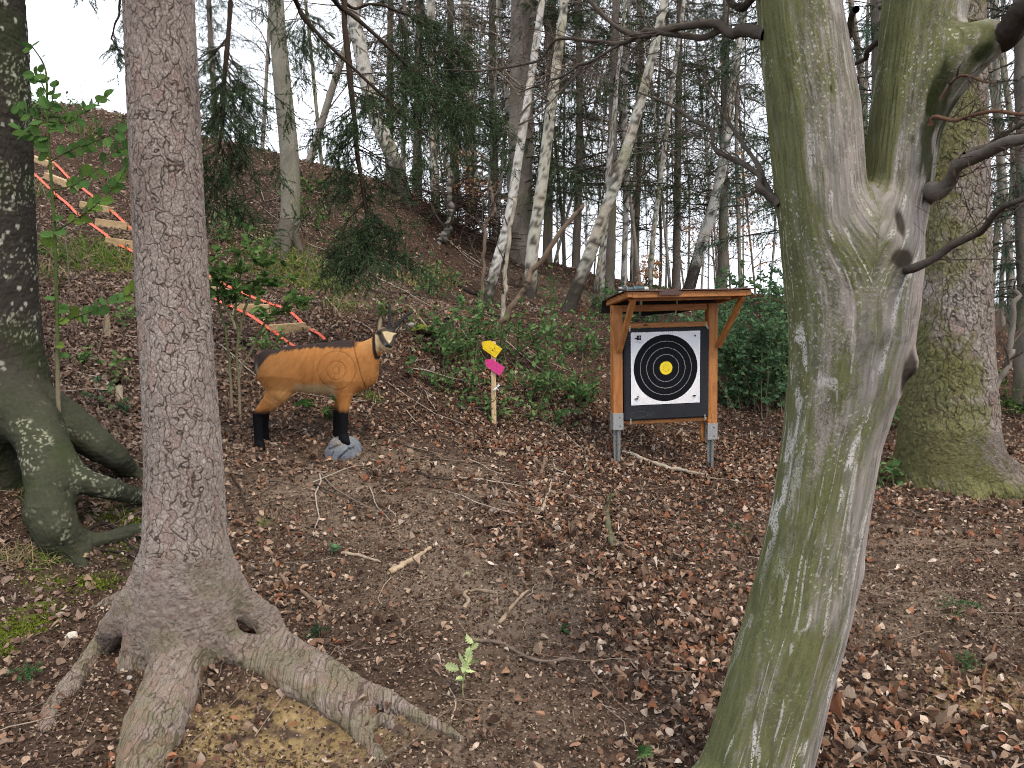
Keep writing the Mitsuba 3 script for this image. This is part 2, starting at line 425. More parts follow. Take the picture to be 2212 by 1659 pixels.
def spruce_bark(name, axis, radius, size, light, dark_, z_root, moss=None):
    """the colour and the fine relief of spruce bark: small irregular flakes and long meandering fissures"""
    az = np.array(axis); o = np.argsort(az[:, 2]); az = az[o]
    kx, ky = np.polyfit(az[:, 2], az[:, 0], 2).tolist(), np.polyfit(az[:, 2], az[:, 1], 2).tolist()
    def pattern(p):
        x0 = kx[0] * p.z * p.z + kx[1] * p.z + kx[2]; y0 = ky[0] * p.z * p.z + ky[1] * p.z + ky[2]
        u = dr.atan2(p.x - x0, y0 - p.y) * radius
        w = mikit.smoothstep(z_root + .15, z_root - .25, p.z)
        U = dr.lerp(u, p.x - x0, w); V_ = dr.lerp(p.z, p.z * .75 - p.y * .75, w)
        w1 = mikit.fbm(U * 24 / size, V_ * 24 / size, 3.3, 2); w2 = mikit.fbm(U * 24 / size, V_ * 24 / size, 8.1, 2)
        d1, d2, r = mikit.voronoi(U * 88 / size + w1 * 2.6, V_ * 54 / size + w2 * 2.6)
        e1, e2, R = mikit.voronoi(U * 30 / size + w2 * 2.0, V_ * 12 / size + w1 * 2.4)
        return U, V_, d2 - d1, r, e2 - e1, R, w
    def colour(p, n, uv):
        U, V_, e, r, E, R, w = pattern(p)
        fine = mikit.noise(U * 420 / size, V_ * 420 / size)
        big = mikit.fbm(p.x * 5, p.y * 5, p.z * 3, 3)
        t = dr.clip(r * .50 + fine * .35 + big * 1.0 - .42, 0, 1)
        c = mikit.mix(dark_, light, t)
        c = mikit.mix(c, [.27, .150, .125], dr.select(R > .86, .55, 0.) * fine)
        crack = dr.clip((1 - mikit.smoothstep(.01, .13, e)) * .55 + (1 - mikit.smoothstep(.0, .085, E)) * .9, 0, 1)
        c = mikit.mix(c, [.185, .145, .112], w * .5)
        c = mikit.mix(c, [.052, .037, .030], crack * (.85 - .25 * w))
        if moss:
            c = moss(p, c, fine, big, crack)
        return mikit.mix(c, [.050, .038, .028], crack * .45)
    def relief(p, n, uv):
        U, V_, e, r, E, R, w = pattern(p)
        return (mikit.smoothstep(.0, .22, e) * (.6 + .5 * r) * .0032 + mikit.smoothstep(.0, .12, E) * .006 + mikit.noise(U * 300, V_ * 300) * .0012) * size
    scene[name] = {'type': 'bumpmap', 'scale': 1.0, 'bump': mikit.proc(relief, eps=0.0018), 'nested_bsdf': {'type': 'diffuse', 'reflectance': mikit.proc(colour)}}

def sdf_mesh(segs, k, h, times, lo, hi, extra=None):
    fn0 = branch_sdf(segs, k)
    fn = fn0 if extra is None else (lambda P: extra(fn0(P), P))
    v, f = surface_nets(fn, lo, hi, h)
    v = project(fn, v, 1)
    for _ in range(times):
        v, f = refine(v, f, True)
    return v, f

def bounds(segs, pad):
    p = np.array([s[0] for s in segs] + [s[1] for s in segs]); r = max(max(s[2:4]) for s in segs) + pad
    return p.min(0) - r, p.max(0) + r

# --- left spruce with bare roots over the eroded bank
D = 3.15
ax = [at(343, 0, D), at(357, 300, D), at(372, 600, D), at(385, 800, D), at(397, 1000, D), at(400, 1150, D), at(402, 1280, D - .02), at(402, 1400, D - .05)]
axis_top = ax[0] + (ax[0] - ax[2]) * 0.25
spruce_axis = [axis_top] + ax
rr = [.128, .130, .133, .138, .142, .152, .166, .185, .18]
segs = chain(spruce_axis, rr)
def root(points, radii, n, seed, amp=.012):
    p = wander(points, n, amp, seed)
    r = np.interp(np.linspace(0, 1, n), np.linspace(0, 1, len(radii)), radii)
    _cid[0] += 1
    return [(p[i], p[i + 1], r[i], r[i + 1], _cid[0]) for i in range(n - 1)]
base = ax[6]
def gh(u, v, up):
    p = hit(u, v); p[2] += up
    return p
segs += root([base + [-.05, -.02, .12], at(322, 1262, 3.10), at(262, 1335, 3.06), gh(215, 1400, -.004), gh(150, 1495, -.008), gh(95, 1575, -.015), gh(50, 1650, -.04)], [.12, .078, .060, .050, .042, .03, .015], 12, 1, .008)
segs += root([base + [-.04, -.02, .0], at(322, 1370, 3.04), gh(268, 1450, -.05)], [.12, .08, .04], 4, 17)
segs += root([base + [-.01, -.04, .0], at(394, 1420, 2.96), at(352, 1535, 2.70), gh(312, 1630, -.03), gh(270, 1760, -.12)], [.148, .115, .108, .102, .05], 8, 2, .008)
segs += root([base + [.05, 0, .15], at(516, 1285, 3.17), at(585, 1365, 3.16), gh(690, 1440, .005), gh(800, 1505, .004), gh(900, 1550, .004), gh(985, 1592, .0), gh(1060, 1620, -.02)], [.12, .068, .058, .048, .038, .030, .020, .010], 14, 3, .008)
segs += root([base + [.05, -.05, .02], at(488, 1385, 3.02), at(556, 1435, 2.97), gh(640, 1480, .018), gh(730, 1530, .012), gh(800, 1605, .0), gh(850, 1700, -.03)], [.115, .074, .062, .052, .042, .032, .015], 13, 4, .008)
segs += root([at(545, 1410, 3.05), gh(660, 1470, -.02), gh(800, 1525, -.03)], [.06, .05, .02], 5, 18)
segs += root([gh(640, 1490, .012), gh(760, 1545, .004), gh(860, 1575, .0), gh(930, 1640, -.02)], [.040, .030, .02, .01], 8, 19, .006)
segs += root([gh(330, 1290, .05), gh(250, 1295, .0), gh(170, 1310, -.03)], [.06, .035, .012], 6, 20)
lo, hi = bounds(segs, -.02)
lo[2] = -.35; hi[2] = axis_top[2]
v, f = sdf_mesh(segs, .05, .023, 2, lo, hi)
v = scaly_bark(v, f, spruce_axis, (.026, .026, .05), .0026, 11, .35)
lowz = sstep(.60, .30, v[:, 2])
nv = vert_normals(v, f)
v = v + nv * (lowz * (.020 * (vnoise(v, 13, 3, 23) - .5) + .012 * (vnoise(v, 42, 3, 24) - .5)))[:, None]
xb = float(ax[6][0])
def root_moss(p, c, fine, big, crack):
    low = mikit.smoothstep(.75, .2, p.z)
    g = mikit.smoothstep(.46, .62, mikit.fbm(p.x * 9, p.y * 9, p.z * 9, 3)) * low * mikit.smoothstep(xb + .02, xb - .16, p.x)
    c = mikit.mix(c, [.125, .125, .055], g * .40)
    rd = mikit.smoothstep(.55, .68, mikit.fbm(p.x * 13 + 7, p.y * 13, p.z * 9, 3)) * mikit.smoothstep(.30, .1, p.z)
    return mikit.mix(c, [.25, .135, .095], rd * .28 * (1 - crack * .7))
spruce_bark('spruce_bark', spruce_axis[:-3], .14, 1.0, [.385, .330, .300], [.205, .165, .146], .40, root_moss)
t = thing('spruce_tree', 'scaly pinkish grey spruce trunk with bare spreading roots on the eroded bank', 'tree')
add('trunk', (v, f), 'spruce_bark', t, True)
SPRUCE = t

def round_trunk(axis, radii, step, sides, seed, wob=.03):
    """a tapered trunk tube: vertices, triangles, height along it, angle"""
    L = np.linalg.norm(np.diff(np.asarray(axis), axis=0), axis=1).sum()
    n = max(int(L / step), 3)
    p = spline(axis, n * 6); r = np.interp(np.linspace(0, 1, n * 6), np.linspace(0, 1, len(radii)), radii)
    a_ = np.append(0, np.cumsum(np.linalg.norm(np.diff(p, axis=0), axis=1))); L = a_[-1]
    g_ = np.linspace(0, L, n)                                    # evenly spaced along the stem
    p = np.stack([np.interp(g_, a_, p[:, k]) for k in range(3)], 1); r = np.interp(g_, a_, r)
    v, f = tube(p, r, sides)
    m = n * sides
    s = np.repeat(np.linspace(0, L, n), sides); th = np.tile(np.arange(sides) * 2 * np.pi / sides, n)
    s = np.append(s, [0, L]); th = np.append(th, [0, 0])
    ctr = np.vstack([np.repeat(p, sides, 0), p[[0, -1]]]); rad = np.append(np.repeat(r, sides), r[[0, -1]])
    o = v - ctr
    k = 1 + wob * 2 * (vnoise(np.stack([np.cos(th) * 1.2, np.sin(th) * 1.2, s / (8 * radii[0] + .2)], 1), 1.0, 2, seed) - .5)
    return ctr + o * k[:, None], f, s, th, rad
up = unit(axis_top - ax[2])
tv, tf, s, th, rad = round_trunk([axis_top - up * .01, axis_top + up * 2.5, axis_top + up * 6], [.127, .11, .07], .06, 24, 3)
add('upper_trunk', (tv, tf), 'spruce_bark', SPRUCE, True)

# --- right spruce, thicker and mossy at the foot
D = 6.7
ax2 = [at(2045, -250, D), at(2050, 0, D), at(2054, 300, D), at(2056, 500, D), at(2054, 700, D), at(2050, 900, D), at(2050, 1060, D - .1)]
rw = [.245, .26, .275, .29, .32, .38, .46]
segs = chain(ax2, rw)
b2 = ax2[-1]
for (u, vv, r0) in ((2260, 1085, .16), (1905, 1000, .14), (1985, 1050, .15), (2110, 1085, .16), (2330, 1040, .14)):
    e = gh(u, vv, -.05)
    segs += root([b2 + (e - b2) * .15 + [0, 0, .12], b2 + (e - b2) * .6 + [0, 0, .05], e], [.26, r0, .05], 5, int(u))
lo, hi = bounds(segs, -.1); lo[2] = -.3; hi[2] = ax2[0][2]
v, f = sdf_mesh(segs, .18, .052, 2, lo, hi)
v = scaly_bark(v, f, ax2, (.05, .05, .085), .008, 31, .3)
x_mossy = float(ax2[3][0])
def trunk_moss(p, c, fine, big, crack):
    side = (p.x - x_mossy) / .3
    g = mikit.fbm(p.x * 2.6, p.y * 2.6, p.z * 2.0, 3) * .7 + mikit.fbm(p.x * 16, p.y * 16, p.z * 12, 2) * .3
    g = mikit.smoothstep(.44, .66, g + .20 * mikit.smoothstep(2.0, .3, p.z) - .20 * side - .02)
    return mikit.mix(c, mikit.mix([.085, .090, .026], [.200, .205, .060], fine), g * .8 * (1 - .5 * crack))
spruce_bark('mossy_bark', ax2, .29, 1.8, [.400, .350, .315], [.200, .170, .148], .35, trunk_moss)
t = thing('spruce_tree', 'thick spruce trunk with green moss up its left side, behind the forked tree', 'tree')
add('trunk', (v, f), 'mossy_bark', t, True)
up = unit(ax2[0] - ax2[1])
tv, tf, s, th, rad = round_trunk([ax2[0] - up * .02, ax2[0] + up * 4, ax2[0] + up * 9], [.243, .2, .1], .1, 24, 4)
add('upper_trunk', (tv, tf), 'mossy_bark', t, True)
SPRUCE2 = t

# --- beech at the left edge with smooth claw-like roots
D = 4.55
ax3 = [at(-120, -200, D), at(-112, 0, D), at(-98, 300, D), at(-88, 600, D), at(-70, 780, D), at(-50, 900, D), at(-50, 1000, D)]
segs = chain(ax3, [.36, .375, .385, .395, .40, .42, .42])
def rootp(points, radii, n, seed):
    return root(points, radii, n, seed, .006)
segs += rootp([at(-15, 850, 4.42), at(62, 905, 4.30), at(100, 975, 4.18), at(108, 1060, 4.04), at(118, 1130, 3.94), gh(160, 1190, -.01), gh(190, 1235, -.05)], [.22, .150, .128, .120, .118, .085, .03], 11, 7)
segs += rootp([at(10, 850, 4.5), at(112, 893, 4.55), at(185, 945, 4.52), at(240, 985, 4.52), gh(290, 1020, -.01), gh(340, 1050, -.05)], [.19, .130, .102, .080, .055, .02], 9, 8)
segs += rootp([at(112, 985, 4.18), at(165, 1030, 4.16), at(235, 1060, 4.16), gh(310, 1082, .015), gh(430, 1100, -.03)], [.085, .070, .060, .048, .02], 9, 9)
segs += rootp([gh(140, 1180, .02), gh(225, 1172, .012), gh(320, 1150, .025), gh(420, 1170, -.03)], [.065, .040, .046, .02], 7, 10)
segs += rootp([at(-60, 900, 4.4), at(-130, 1050, 4.0), gh(-160, 1200, -.04)], [.25, .15, .05], 5, 12)
lo, hi = bounds(segs, -.1); lo[2] = -.1; hi[2] = ax3[0][2]
v, f = sdf_mesh(segs, .06, .040, 2, lo, hi)
n = vert_normals(v, f)
wav, fine = vnoise(v, 7, 3, 41), vnoise(v, 90, 2, 42)
wr = vnoise(v * [1, 1, 4.5], 16, 2, 43)
v = v + n * (.014 * (wav - .5) + .004 * (fine - .5) + .008 * (wr - .5))[:, None]
c = lerp(np.array([.028, .031, .021]), np.array([.080, .082, .056]), np.clip(wav * .8 + fine * .5 - .2, 0, 1))
c = lerp(c, np.array([.052, .044, .040]) * (.6 + .8 * fine)[:, None], sstep(.95, 1.35, v[:, 2] + .3 * (wav - .5)) * .8)
c = lerp(c, np.array([.045, .06, .025]), sstep(.5, .7, vnoise(v, 4, 3, 44)) * .5)
d1, d2, r = cells3(v / .02 + (vnoise(v, 60, 2, 46) - .5)[:, None] * .8, 1, 47)
lich = (d1 < .15 + .35 * r) * sstep(.50, .66, vnoise(v, 5, 3, 45))
c = lerp(c, np.array([.36, .37, .27]), lich * .75)
d1, d2, r = cells3(v / np.array([.075, .075, .08]), 1, 48)
spot = (d1 < .10 + .12 * r) * (r > .35) * sstep(1.0, 1.4, v[:, 2])
c = lerp(c, np.array([.5, .5, .42]), spot * .8)
t = thing('beech_tree', 'dark beech trunk at the left edge with smooth mossy claw-like roots', 'tree')
add('trunk', (v, f), 'bark', t, True, c)
tv, tf, s, th, rad = round_trunk([ax3[0] - [0, 0, .02], ax3[0] + [0, .1, 3], ax3[0] + [0, .2, 7]], [.358, .3, .18], .1, 24, 5)
add('upper_trunk', (tv, tf), 'bark', t, True, [.06, .055, .05])

# --- the forked tree on the right, close to the viewer
D = 2.25
W = px(D)
low_axis = [at(1555, 1850, D - .02), at(1632, 1659, D), at(1688, 1450, D), at(1731, 1300, D), at(1772, 1100, D), at(1796, 950, D), at(1822, 830, D), at(1838, 720, D), at(1840, 620, D), at(1840, 540, D)]
low_r = np.array([130, 114, 110, 108, 102, 103, 116, 128, 129, 128]) * W
segs = chain(low_axis, low_r)
left_axis = [at(1800, 620, D), at(1778, 480, D - .02), at(1768, 380, D - .02), at(1757, 250, D - .02), at(1740, 120, D - .02), at(1724, 0, D - .02), at(1700, -180, D)]
segs += chain(left_axis, np.array([92, 88, 90, 91, 86, 81, 76]) * W)
right_axis = [at(1880, 640, D), at(1915, 500, D + .03), at(1938, 400, D + .04), at(1958, 250, D + .05), at(1985, 110, D + .06), at(2000, 0, D + .06), at(2020, -180, D + .08)]
segs += chain(right_axis, np.array([88, 74, 70, 72, 80, 84, 80]) * W)
segs += chain([at(1990, 220, D + .02), at(2060, 130, D - .03), at(2118, 92, D - .06), at(2132, 90, D - .06)], np.array([58, 58, 44, 30]) * W)           # limb that leaves to the right
segs += chain([at(1920, 800, D - .06), at(1950, 788, D - .08)], np.array([52, 30]) * W)                                   # healed scar
segs += chain([at(1925, 560, D - .03), at(1945, 570, D - .05)], np.array([48, 26]) * W)
segs += chain([at(1800, 1225, D - .02), at(1822, 1230, D - .03)], np.array([46, 30]) * W)
lo, hi = bounds(segs, -.04); hi[2] = at(1700, -180, D)[2]
foot = low_axis[0]; g0 = on_ground(foot[0] - .04, foot[1] - .02, -.05)
segs += chain([low_axis[0], g0], [low_r[0], .16])
lo[2] = -.05
v, f = sdf_mesh(segs, .045, .021, 2, lo, hi)
n = vert_normals(v, f)
full_axis = low_axis[:-1]
stem = v[:, 2] > at(1840, 560, D)[2]
fork_x = np.interp(v[:, 2], [at(1800, 600, D)[2], at(1855, 390, D)[2], at(1870, 0, D)[2]], [at(1825, 600, D)[0], at(1857, 390, D)[0], at(1860, 0, D)[0]])
is_r = stem & (v[:, 0] > fork_x)
q0, ql, qr = axis_shift(v, full_axis), axis_shift(v, left_axis), axis_shift(v, right_axis)
z_f = at(1840, 560, D)[2]
k_f = sstep(z_f - .16, z_f + .10, v[:, 2])[:, None]
q = q0 * (1 - k_f) + np.where((v[:, 0] > fork_x)[:, None], qr, ql) * k_f
streak = q * np.array([1, 1, .10])
wr1 = vnoise(streak, 40, 2, 51)
sinew = vnoise(q * np.array([1, 1, .06]), 14, 2, 55)
v = v + n * (.014 * (sinew - .5) + .004 * (wr1 - .5))[:, None]
uvh = np.stack([np.arctan2(q[:, 0], -q[:, 1]) * .14, q[:, 2]], 1)
for (u, vv, ru, rv, dep) in ((1968, 800, 16, 60, .012), (1947, 480, 14, 30, .02), (1712, 690, 10, 10, .008)):
    pt = at(u, vv, D - .12)
    dm = np.exp(-((v - pt)[:, 0] / (ru * W * 1.3)) ** 2 - ((v - pt)[:, 2] / (rv * W)) ** 2) * (v[:, 1] < D + .1)
    v = v - n * (np.clip(dm * 1.5, 0, 1) * dep)[:, None]
WOUNDS = [(at(1970, 800, D - .12), 22 * W, 55 * W), (at(1947, 480, D - .12), 14 * W, 34 * W), (at(1935, 560, D - .12), 26 * W, 20 * W), (at(1712, 690, D - .12), 7 * W, 9 * W)]
DARKS = [(at(2035, 250, D - .05), .055, .20), (at(2010, 330, D - .05), .05, .16), (at(2090, 130, D - .05), .07, .06)]
WOUNDS, DARKS = ([([float(x) for x in a], float(b), float(c_)) for a, b, c_ in L_] for L_ in (WOUNDS, DARKS))
def streaky(uv):
    s, t_ = uv.x, uv.y
    w = (mikit.fbm(s * 9, t_ * 2.2, 1.5, 3) - .5)
    s2 = s + w * .05
    return s, t_, s2, mikit.fbm(s2 * 62, t_ * 4.5, 2.2, 3), mikit.fbm(s2 * 170, t_ * 16, 6.1, 2), mikit.fbm(s * 330, t_ * 240, 0., 2)
def hornbeam_colour(p, n, uv):
    s, t_, s2, a1, a2, fine = streaky(uv)
    patchy = mikit.fbm(s * 8 + 3, t_ * 2.6, 4.4, 3)
    mid = mikit.fbm(s2 * 26, t_ * 9, 9.2, 3)
    side = dr.clip(-n.x, -1, 1)
    al = patchy * .42 + a1 * .20 + mid * .22 + fine * .16 + .13 * side + .04 * mikit.smoothstep(1.6, .5, p.z)
    al = mikit.smoothstep(.43, .60, al)
    grey = mikit.mix([.150, .138, .124], [.315, .288, .268], dr.clip(a2 * 1.1 + fine * .3 - .15, 0, 1))
    green = mikit.mix([.066, .074, .027], [.165, .175, .064], dr.clip(fine * .7 + a2 * .5 - .1, 0, 1))
    c = mikit.mix(grey, green, al * .88)
    pk = mikit.smoothstep(.50, .62, mikit.fbm(s2 * 13, t_ * .8, 7.7, 2) * .8 + a2 * .2) * (1 - al)
    c = mikit.mix(c, [.360, .305, .280], pk * .65)
    rl = dr.abs(mikit.noise(s2 * 17, t_ * 1.5, 3.1) - .5)
    broken = mikit.smoothstep(.42, .55, mikit.fbm(s * 46, t_ * 15, 2.0, 2)) * mikit.smoothstep(.30, .5, fine)
    zone = mikit.smoothstep(.42, .55, mikit.fbm(s * 5 + 1, t_ * 1.7, 5.0, 2))
    c = mikit.mix(c, [.53, .515, .48], mikit.smoothstep(.045, .018, rl) * broken * (.35 + .65 * zone) * .95)
    rl2 = dr.abs(mikit.noise(s2 * 40, t_ * 2.6, 8.1) - .5)
    c = mikit.mix(c, [.50, .485, .45], mikit.smoothstep(.05, .02, rl2) * broken * zone * .7)
    d1, d2, r = mikit.voronoi(s * 62 + fine * .8, t_ * 62 + a2 * .8)
    dots = mikit.smoothstep(.34, .22, d1 + (1 - r) * .25) * mikit.smoothstep(.48, .60, mikit.fbm(s * 7, t_ * 5, 1.1, 2)) * mikit.smoothstep(.3, .5, fine)
    c = mikit.mix(c, [.42, .42, .37], dots * .75)
    dk = mikit.smoothstep(.60, .68, mikit.fbm(s * 32, t_ * 20, 3.0, 3))
    c = mikit.mix(c, [.060, .055, .040], dk * fine * .5)
    for pt, rx, rz_ in WOUNDS:
        k = dr.exp(-dr.square((p.x - pt[0]) / rx) - dr.square((p.z - pt[2]) / rz_))
        c = mikit.mix(c, [.035, .028, .022], mikit.smoothstep(.25, .75, k + (mid - .5) * .7) * .9)
    for pt, rx, rz_ in DARKS:
        k = dr.exp(-dr.square((p.x - pt[0]) / rx) - dr.square((p.z - pt[2]) / rz_))
        c = mikit.mix(c, [.028, .034, .014], mikit.smoothstep(.35, .6, k * .8 + (mid - .5) * 1.3) * .9)
    return c
def hornbeam_relief(p, n, uv):
    s, t_, s2, a1, a2, fine = streaky(uv)
    return a1 * .008 + a2 * .004 + fine * .0016
scene['hornbeam_bark'] = {'type': 'bumpmap', 'scale': 1.0, 'bump': mikit.proc(hornbeam_relief, eps=0.0015), 'nested_bsdf': {'type': 'diffuse', 'reflectance': mikit.proc(hornbeam_colour)}}
t = thing('hornbeam_tree', 'leaning forked tree with smooth streaky grey and green bark, closest on the right', 'tree')
add('trunk', (v, f), 'hornbeam_bark', t, True, uv=uvh)
HORN = t
def limb(parent, pts, radii, n, seed, name='branch', tone=(.085, .072, .060), sides=9, amp=.006):
    p = wander(pts, n, amp, seed)
    r = np.interp(np.linspace(0, 1, n), np.linspace(0, 1, len(radii)), radii)
    r = r * (1 + .12 * np.random.default_rng(seed).normal(size=n))
    p2, r2 = spline(p, n * 3), np.interp(np.linspace(0, 1, n * 3), np.linspace(0, 1, n), r)
    vv, ff = tube(p2, r2, sides)
    cc = lerp(np.array(tone) * .7, np.array(tone) * 1.35, vnoise(vv, 30, 3, seed))
    return add(name, (vv, ff), 'bark', parent, True, cc), p2

LIMBS = []
def hlimb(pts, radii, n, seed, tone=(.085, .072, .060)):
    k, p = limb(HORN, pts, radii, n, seed, 'branch', tone)
    LIMBS.append(p)
hlimb([at(2120, 92, D - .06), at(2165, 82, D - .1), at(2225, 25, D - .2), at(2330, -90, D - .35)], [.034, .036, .030, .022], 9, 101, (.055, .046, .040))
hlimb([at(2000, 428, D), at(2035, 400, D - .1), at(2080, 345, D - .2), at(2150, 322, D - .35), at(2300, 265, D - .6)], [.024, .021, .017, .014, .011], 10, 102, (.13, .115, .10))
hlimb([at(1942, 584, D - .1), at(1985, 565, D - .2), at(2080, 515, D - .3), at(2150, 470, D - .45), at(2330, 330, D - .7)], [.014, .011, .009, .008, .006], 10, 103)
hlimb([at(2085, 335, D - .2), at(2140, 305, D - .2), at(2260, 250, D - .3)], [.008, .006, .004], 6, 104)
D2 = 2.35
hlimb([at(1655, 75, D - .02), at(1600, 70, D2), at(1540, 48, D2 + .1), at(1470, 55, D2 + .2), at(1400, 78, D2 + .3), at(1330, 55, D2 + .35), at(1262, -10, D2 + .4)], [.017, .0155, .013, .011, .010, .009, .006], 14, 105)
hlimb([at(1560, 62, D2 + .1), at(1490, 78, D2 + .2), at(1400, 68, D2 + .3), at(1348, 93, D2 + .4), at(1280, 88, D2 + .5), at(1220, 90, D2 + .6), at(1160, 125, D2 + .7), at(1090, 148, D2 + .8), at(960, 150, D2 + 1)], [.010, .0095, .009, .008, .007, .006, .005, .004, .002], 16, 106)
hlimb([at(1345, 93, D2 + .4), at(1260, 140, D2 + .5), at(1200, 165, D2 + .6), at(1120, 200, D2 + .7)], [.006, .005, .004, .002], 9, 107)
hlimb([at(1682, 440, D - .02), at(1650, 410, D), at(1615, 370, D + .1), at(1560, 328, D + .2), at(1520, 280, D + .3), at(1460, 235, D + .4), at(1380, 200, D + .5)], [.012, .0095, .008, .007, .006, .005, .003], 12, 108)
hlimb([at(1672, 434, D), at(1640, 360, D + .1), at(1600, 300, D + .2), at(1545, 220, D + .3), at(1505, 160, D + .4)], [.010, .008, .006, .004, .003], 9, 109)
hlimb([at(1650, 20, D), at(1640, -10, D), at(1610, 15, D + .1), at(1585, 10, D + .1), at(1565, -30, D + .1)], [.012, .012, .011, .010, .009], 8, 110)
hlimb([at(1850, 20, D), at(1835, 70, D + .1), at(1820, 130, D + .25), at(1855, 180, D + .3)], [.010, .009, .008, .005], 7, 111)
hlimb([at(1912, 90, D + .1), at(1870, 115, D + .2), at(1830, 150, D + .3)], [.010, .008, .006], 6, 112)
hlimb([at(2010, 270, D - .1), at(2060, 255, D - .15), at(2140, 245, D - .25), at(2260, 240, D - .35)], [.006, .005, .004, .003], 8, 113, (.14, .08, .055))
hlimb([at(2030, 215, D - .1), at(2075, 165, D - .15), at(2150, 180, D - .2)], [.004, .003, .002], 6, 114, (.12, .07, .05))
# ---------------------------------------------------------------- wood
def wood_ring(lx, ly):
    def fn(p, n, uv):
        g = mikit.fbm(uv.x * lx, uv.y * ly, 0, 4)
        ring = 0.5 + 0.5 * dr.sin(g * 26 + uv.y * ly * 2)
        fibre = mikit.noise(uv.x * lx * 3, uv.y * ly * 40)
        return ring * .55 + fibre * .45
    return fn

def grain_mat(name, dark, light, rough=.55):
    """wood whose grain runs along the u coordinate (metres)"""
    def fn(p, n, uv):
        warp = mikit.fbm(uv.x * 2.5, uv.y * 9, 3.1, 3)
        ring = 0.5 + 0.5 * dr.sin(warp * 34 + uv.y * 60)
        fibre = mikit.noise(uv.x * 18, uv.y * 420)
        blot = mikit.fbm(uv.x * 3, uv.y * 6, 7.7, 3)
        d1, d2, r = mikit.voronoi(uv.x * 3.1 + .3 * warp, uv.y * 9)
        knot = mikit.smoothstep(.11, .05, d1) * dr.select(r > .72, 1., 0.)
        k = dr.clip(ring * .4 + fibre * .3 + blot * .55 - .15, 0, 1)
        return mikit.mix(mikit.mix(dark, light, k), [c * .22 for c in dark], knot)
    scene[name] = {'type': 'principled', 'base_color': mikit.proc(fn), 'roughness': rough, 'specular': .4}
grain_mat('stained_wood', [.26, .095, .026], [.50, .215, .070])
grain_mat('pale_wood', [.50, .36, .20], [.68, .53, .33], .7)
grain_mat('step_wood', [.30, .20, .10], [.52, .38, .22], .7)

def beam(a, b, w, h, roll=(0, 0, 1), bev=.004, rng_u=0.0):
    """a squared timber from a to b: (vertices, faces, uv), w across and h along roll"""
    a, b = np.asarray(a, float), np.asarray(b, float)
    L = np.linalg.norm(b - a); t = (b - a) / L
    x = unit(np.cross(t, roll)); z = np.cross(x, t)
    m = box(w, L, h, bev)
    # split so that every face has its own uv
    v = m.vertices[m.faces].reshape(-1, 3)
    f = np.arange(len(v)).reshape(-1, 3)
    fn = np.repeat(m.face_normals, 3, 0)
    uv = np.stack([v[:, 1] + rng_u, np.where(np.abs(fn[:, 0]) > .6, v[:, 2] + .5, v[:, 0]) + rng_u * 3], 1)
    P = (a + b) / 2 + v[:, :1] * x + v[:, 1:2] * t + v[:, 2:] * z
    return P, f, uv

_wu = [0.0]
def timber(name, parent, a, b, w, h, mat='stained_wood', roll=(0, 0, 1), bev=.004):
    _wu[0] += 1.37
    P, f, uv = beam(a, b, w, h, roll, bev, _wu[0])
    return add(name, (P, f), mat, parent, False, uv=uv)

# ---------------------------------------------------------------- archery target stand
A = at(1333, 1003, 6.95)
yaw, rollz = math.radians(10), math.radians(1.2)
SX = np.array([math.cos(yaw) * math.cos(rollz), math.sin(yaw) * math.cos(rollz), math.sin(rollz)])
SYv = np.array([-math.sin(yaw), math.cos(yaw), 0])
SZ = np.cross(SX, SYv)
S0 = A + SX * .0 - SZ * .03
def S(x, y, z):
    """x along the stand from the left post's middle, y backwards, z up from the left post's foot"""
    return S0 + SX * x + SYv * y + SZ * z
def Sm(v):
    v = np.asarray(v, float)
    return S0 + v[:, :1] * SX + v[:, 1:2] * SYv + v[:, 2:] * SZ
GAPX = .905
st = thing('target_stand', 'orange stained wooden target stand with a small felt roof and galvanised feet', 'target stand')
for x, z0, z1 in ((0, .36, 1.475), (GAPX, .225, 1.475)):
    post = timber('post', st, S(x, 0, z0), S(x, 0, z1), .09, .09, roll=SYv)
    # galvanised post shoe: sheet box round the post and a four-ribbed spike
    mb = MB()
    g = np.array([.40, .41, .41])
    for (sx, sy, ox, oy) in ((.0965, .003, 0, -.0468), (.0965, .003, 0, .0468), (.003, .0905, -.0468, 0), (.003, .0905, .0468, 0)):
        m = box(sx, sy, .152, .001); m.apply_translation([ox + x, oy, z0 + .072]); mb.put(Sm(m.vertices), m.faces, g)
    m = box(.09, .09, .006, .001); m.apply_translation([x, 0, z0 - .003]); mb.put(Sm(m.vertices), m.faces, g * .9)
    sh = mb.add('post_shoe', 'metal_grey', st)
    mb = MB()
    zb = -.12
    for a in (0, math.pi / 2):
        for sgn in (-1, 1):
            c_, s_ = math.cos(a) * sgn, math.sin(a) * sgn
            pts = []
            for (r, z) in ((0, z0 - .006), (.036, z0 - .006), (.024, zb), (0, zb)):
                for o in (-.004, .004):
                    pts.append((x + c_ * r - s_ * o, s_ * r + c_ * o, z))
            m = hull(pts); mb.put(Sm(m.vertices), m.faces, np.array([.27, .28, .28]))
    mb.add('spike', 'metal_grey', sh)
    for zz in (z0 + .03, z0 + .11):
        m = trimesh.creation.cylinder(.006, .006, sections=10); m.apply_transform(trimesh.transformations.rotation_matrix(math.pi / 2, [1, 0, 0])); m.apply_translation([x + .012, -.050, zz])
        add('bolt', (Sm(m.vertices), m.faces), 'metal_grey', sh, False, [.12, .12, .12])
mb = MB()
for k in range(2):
    m = box(.004, .016, .034, .001); m.apply_translation([GAPX - .0495, -.018 + k * .02, .30]); mb.put(Sm(m.vertices), m.faces, np.array([.35, .3, .16] if k else [.1, .1, .1]))
mb.add('buckle', 'metal_grey', st)
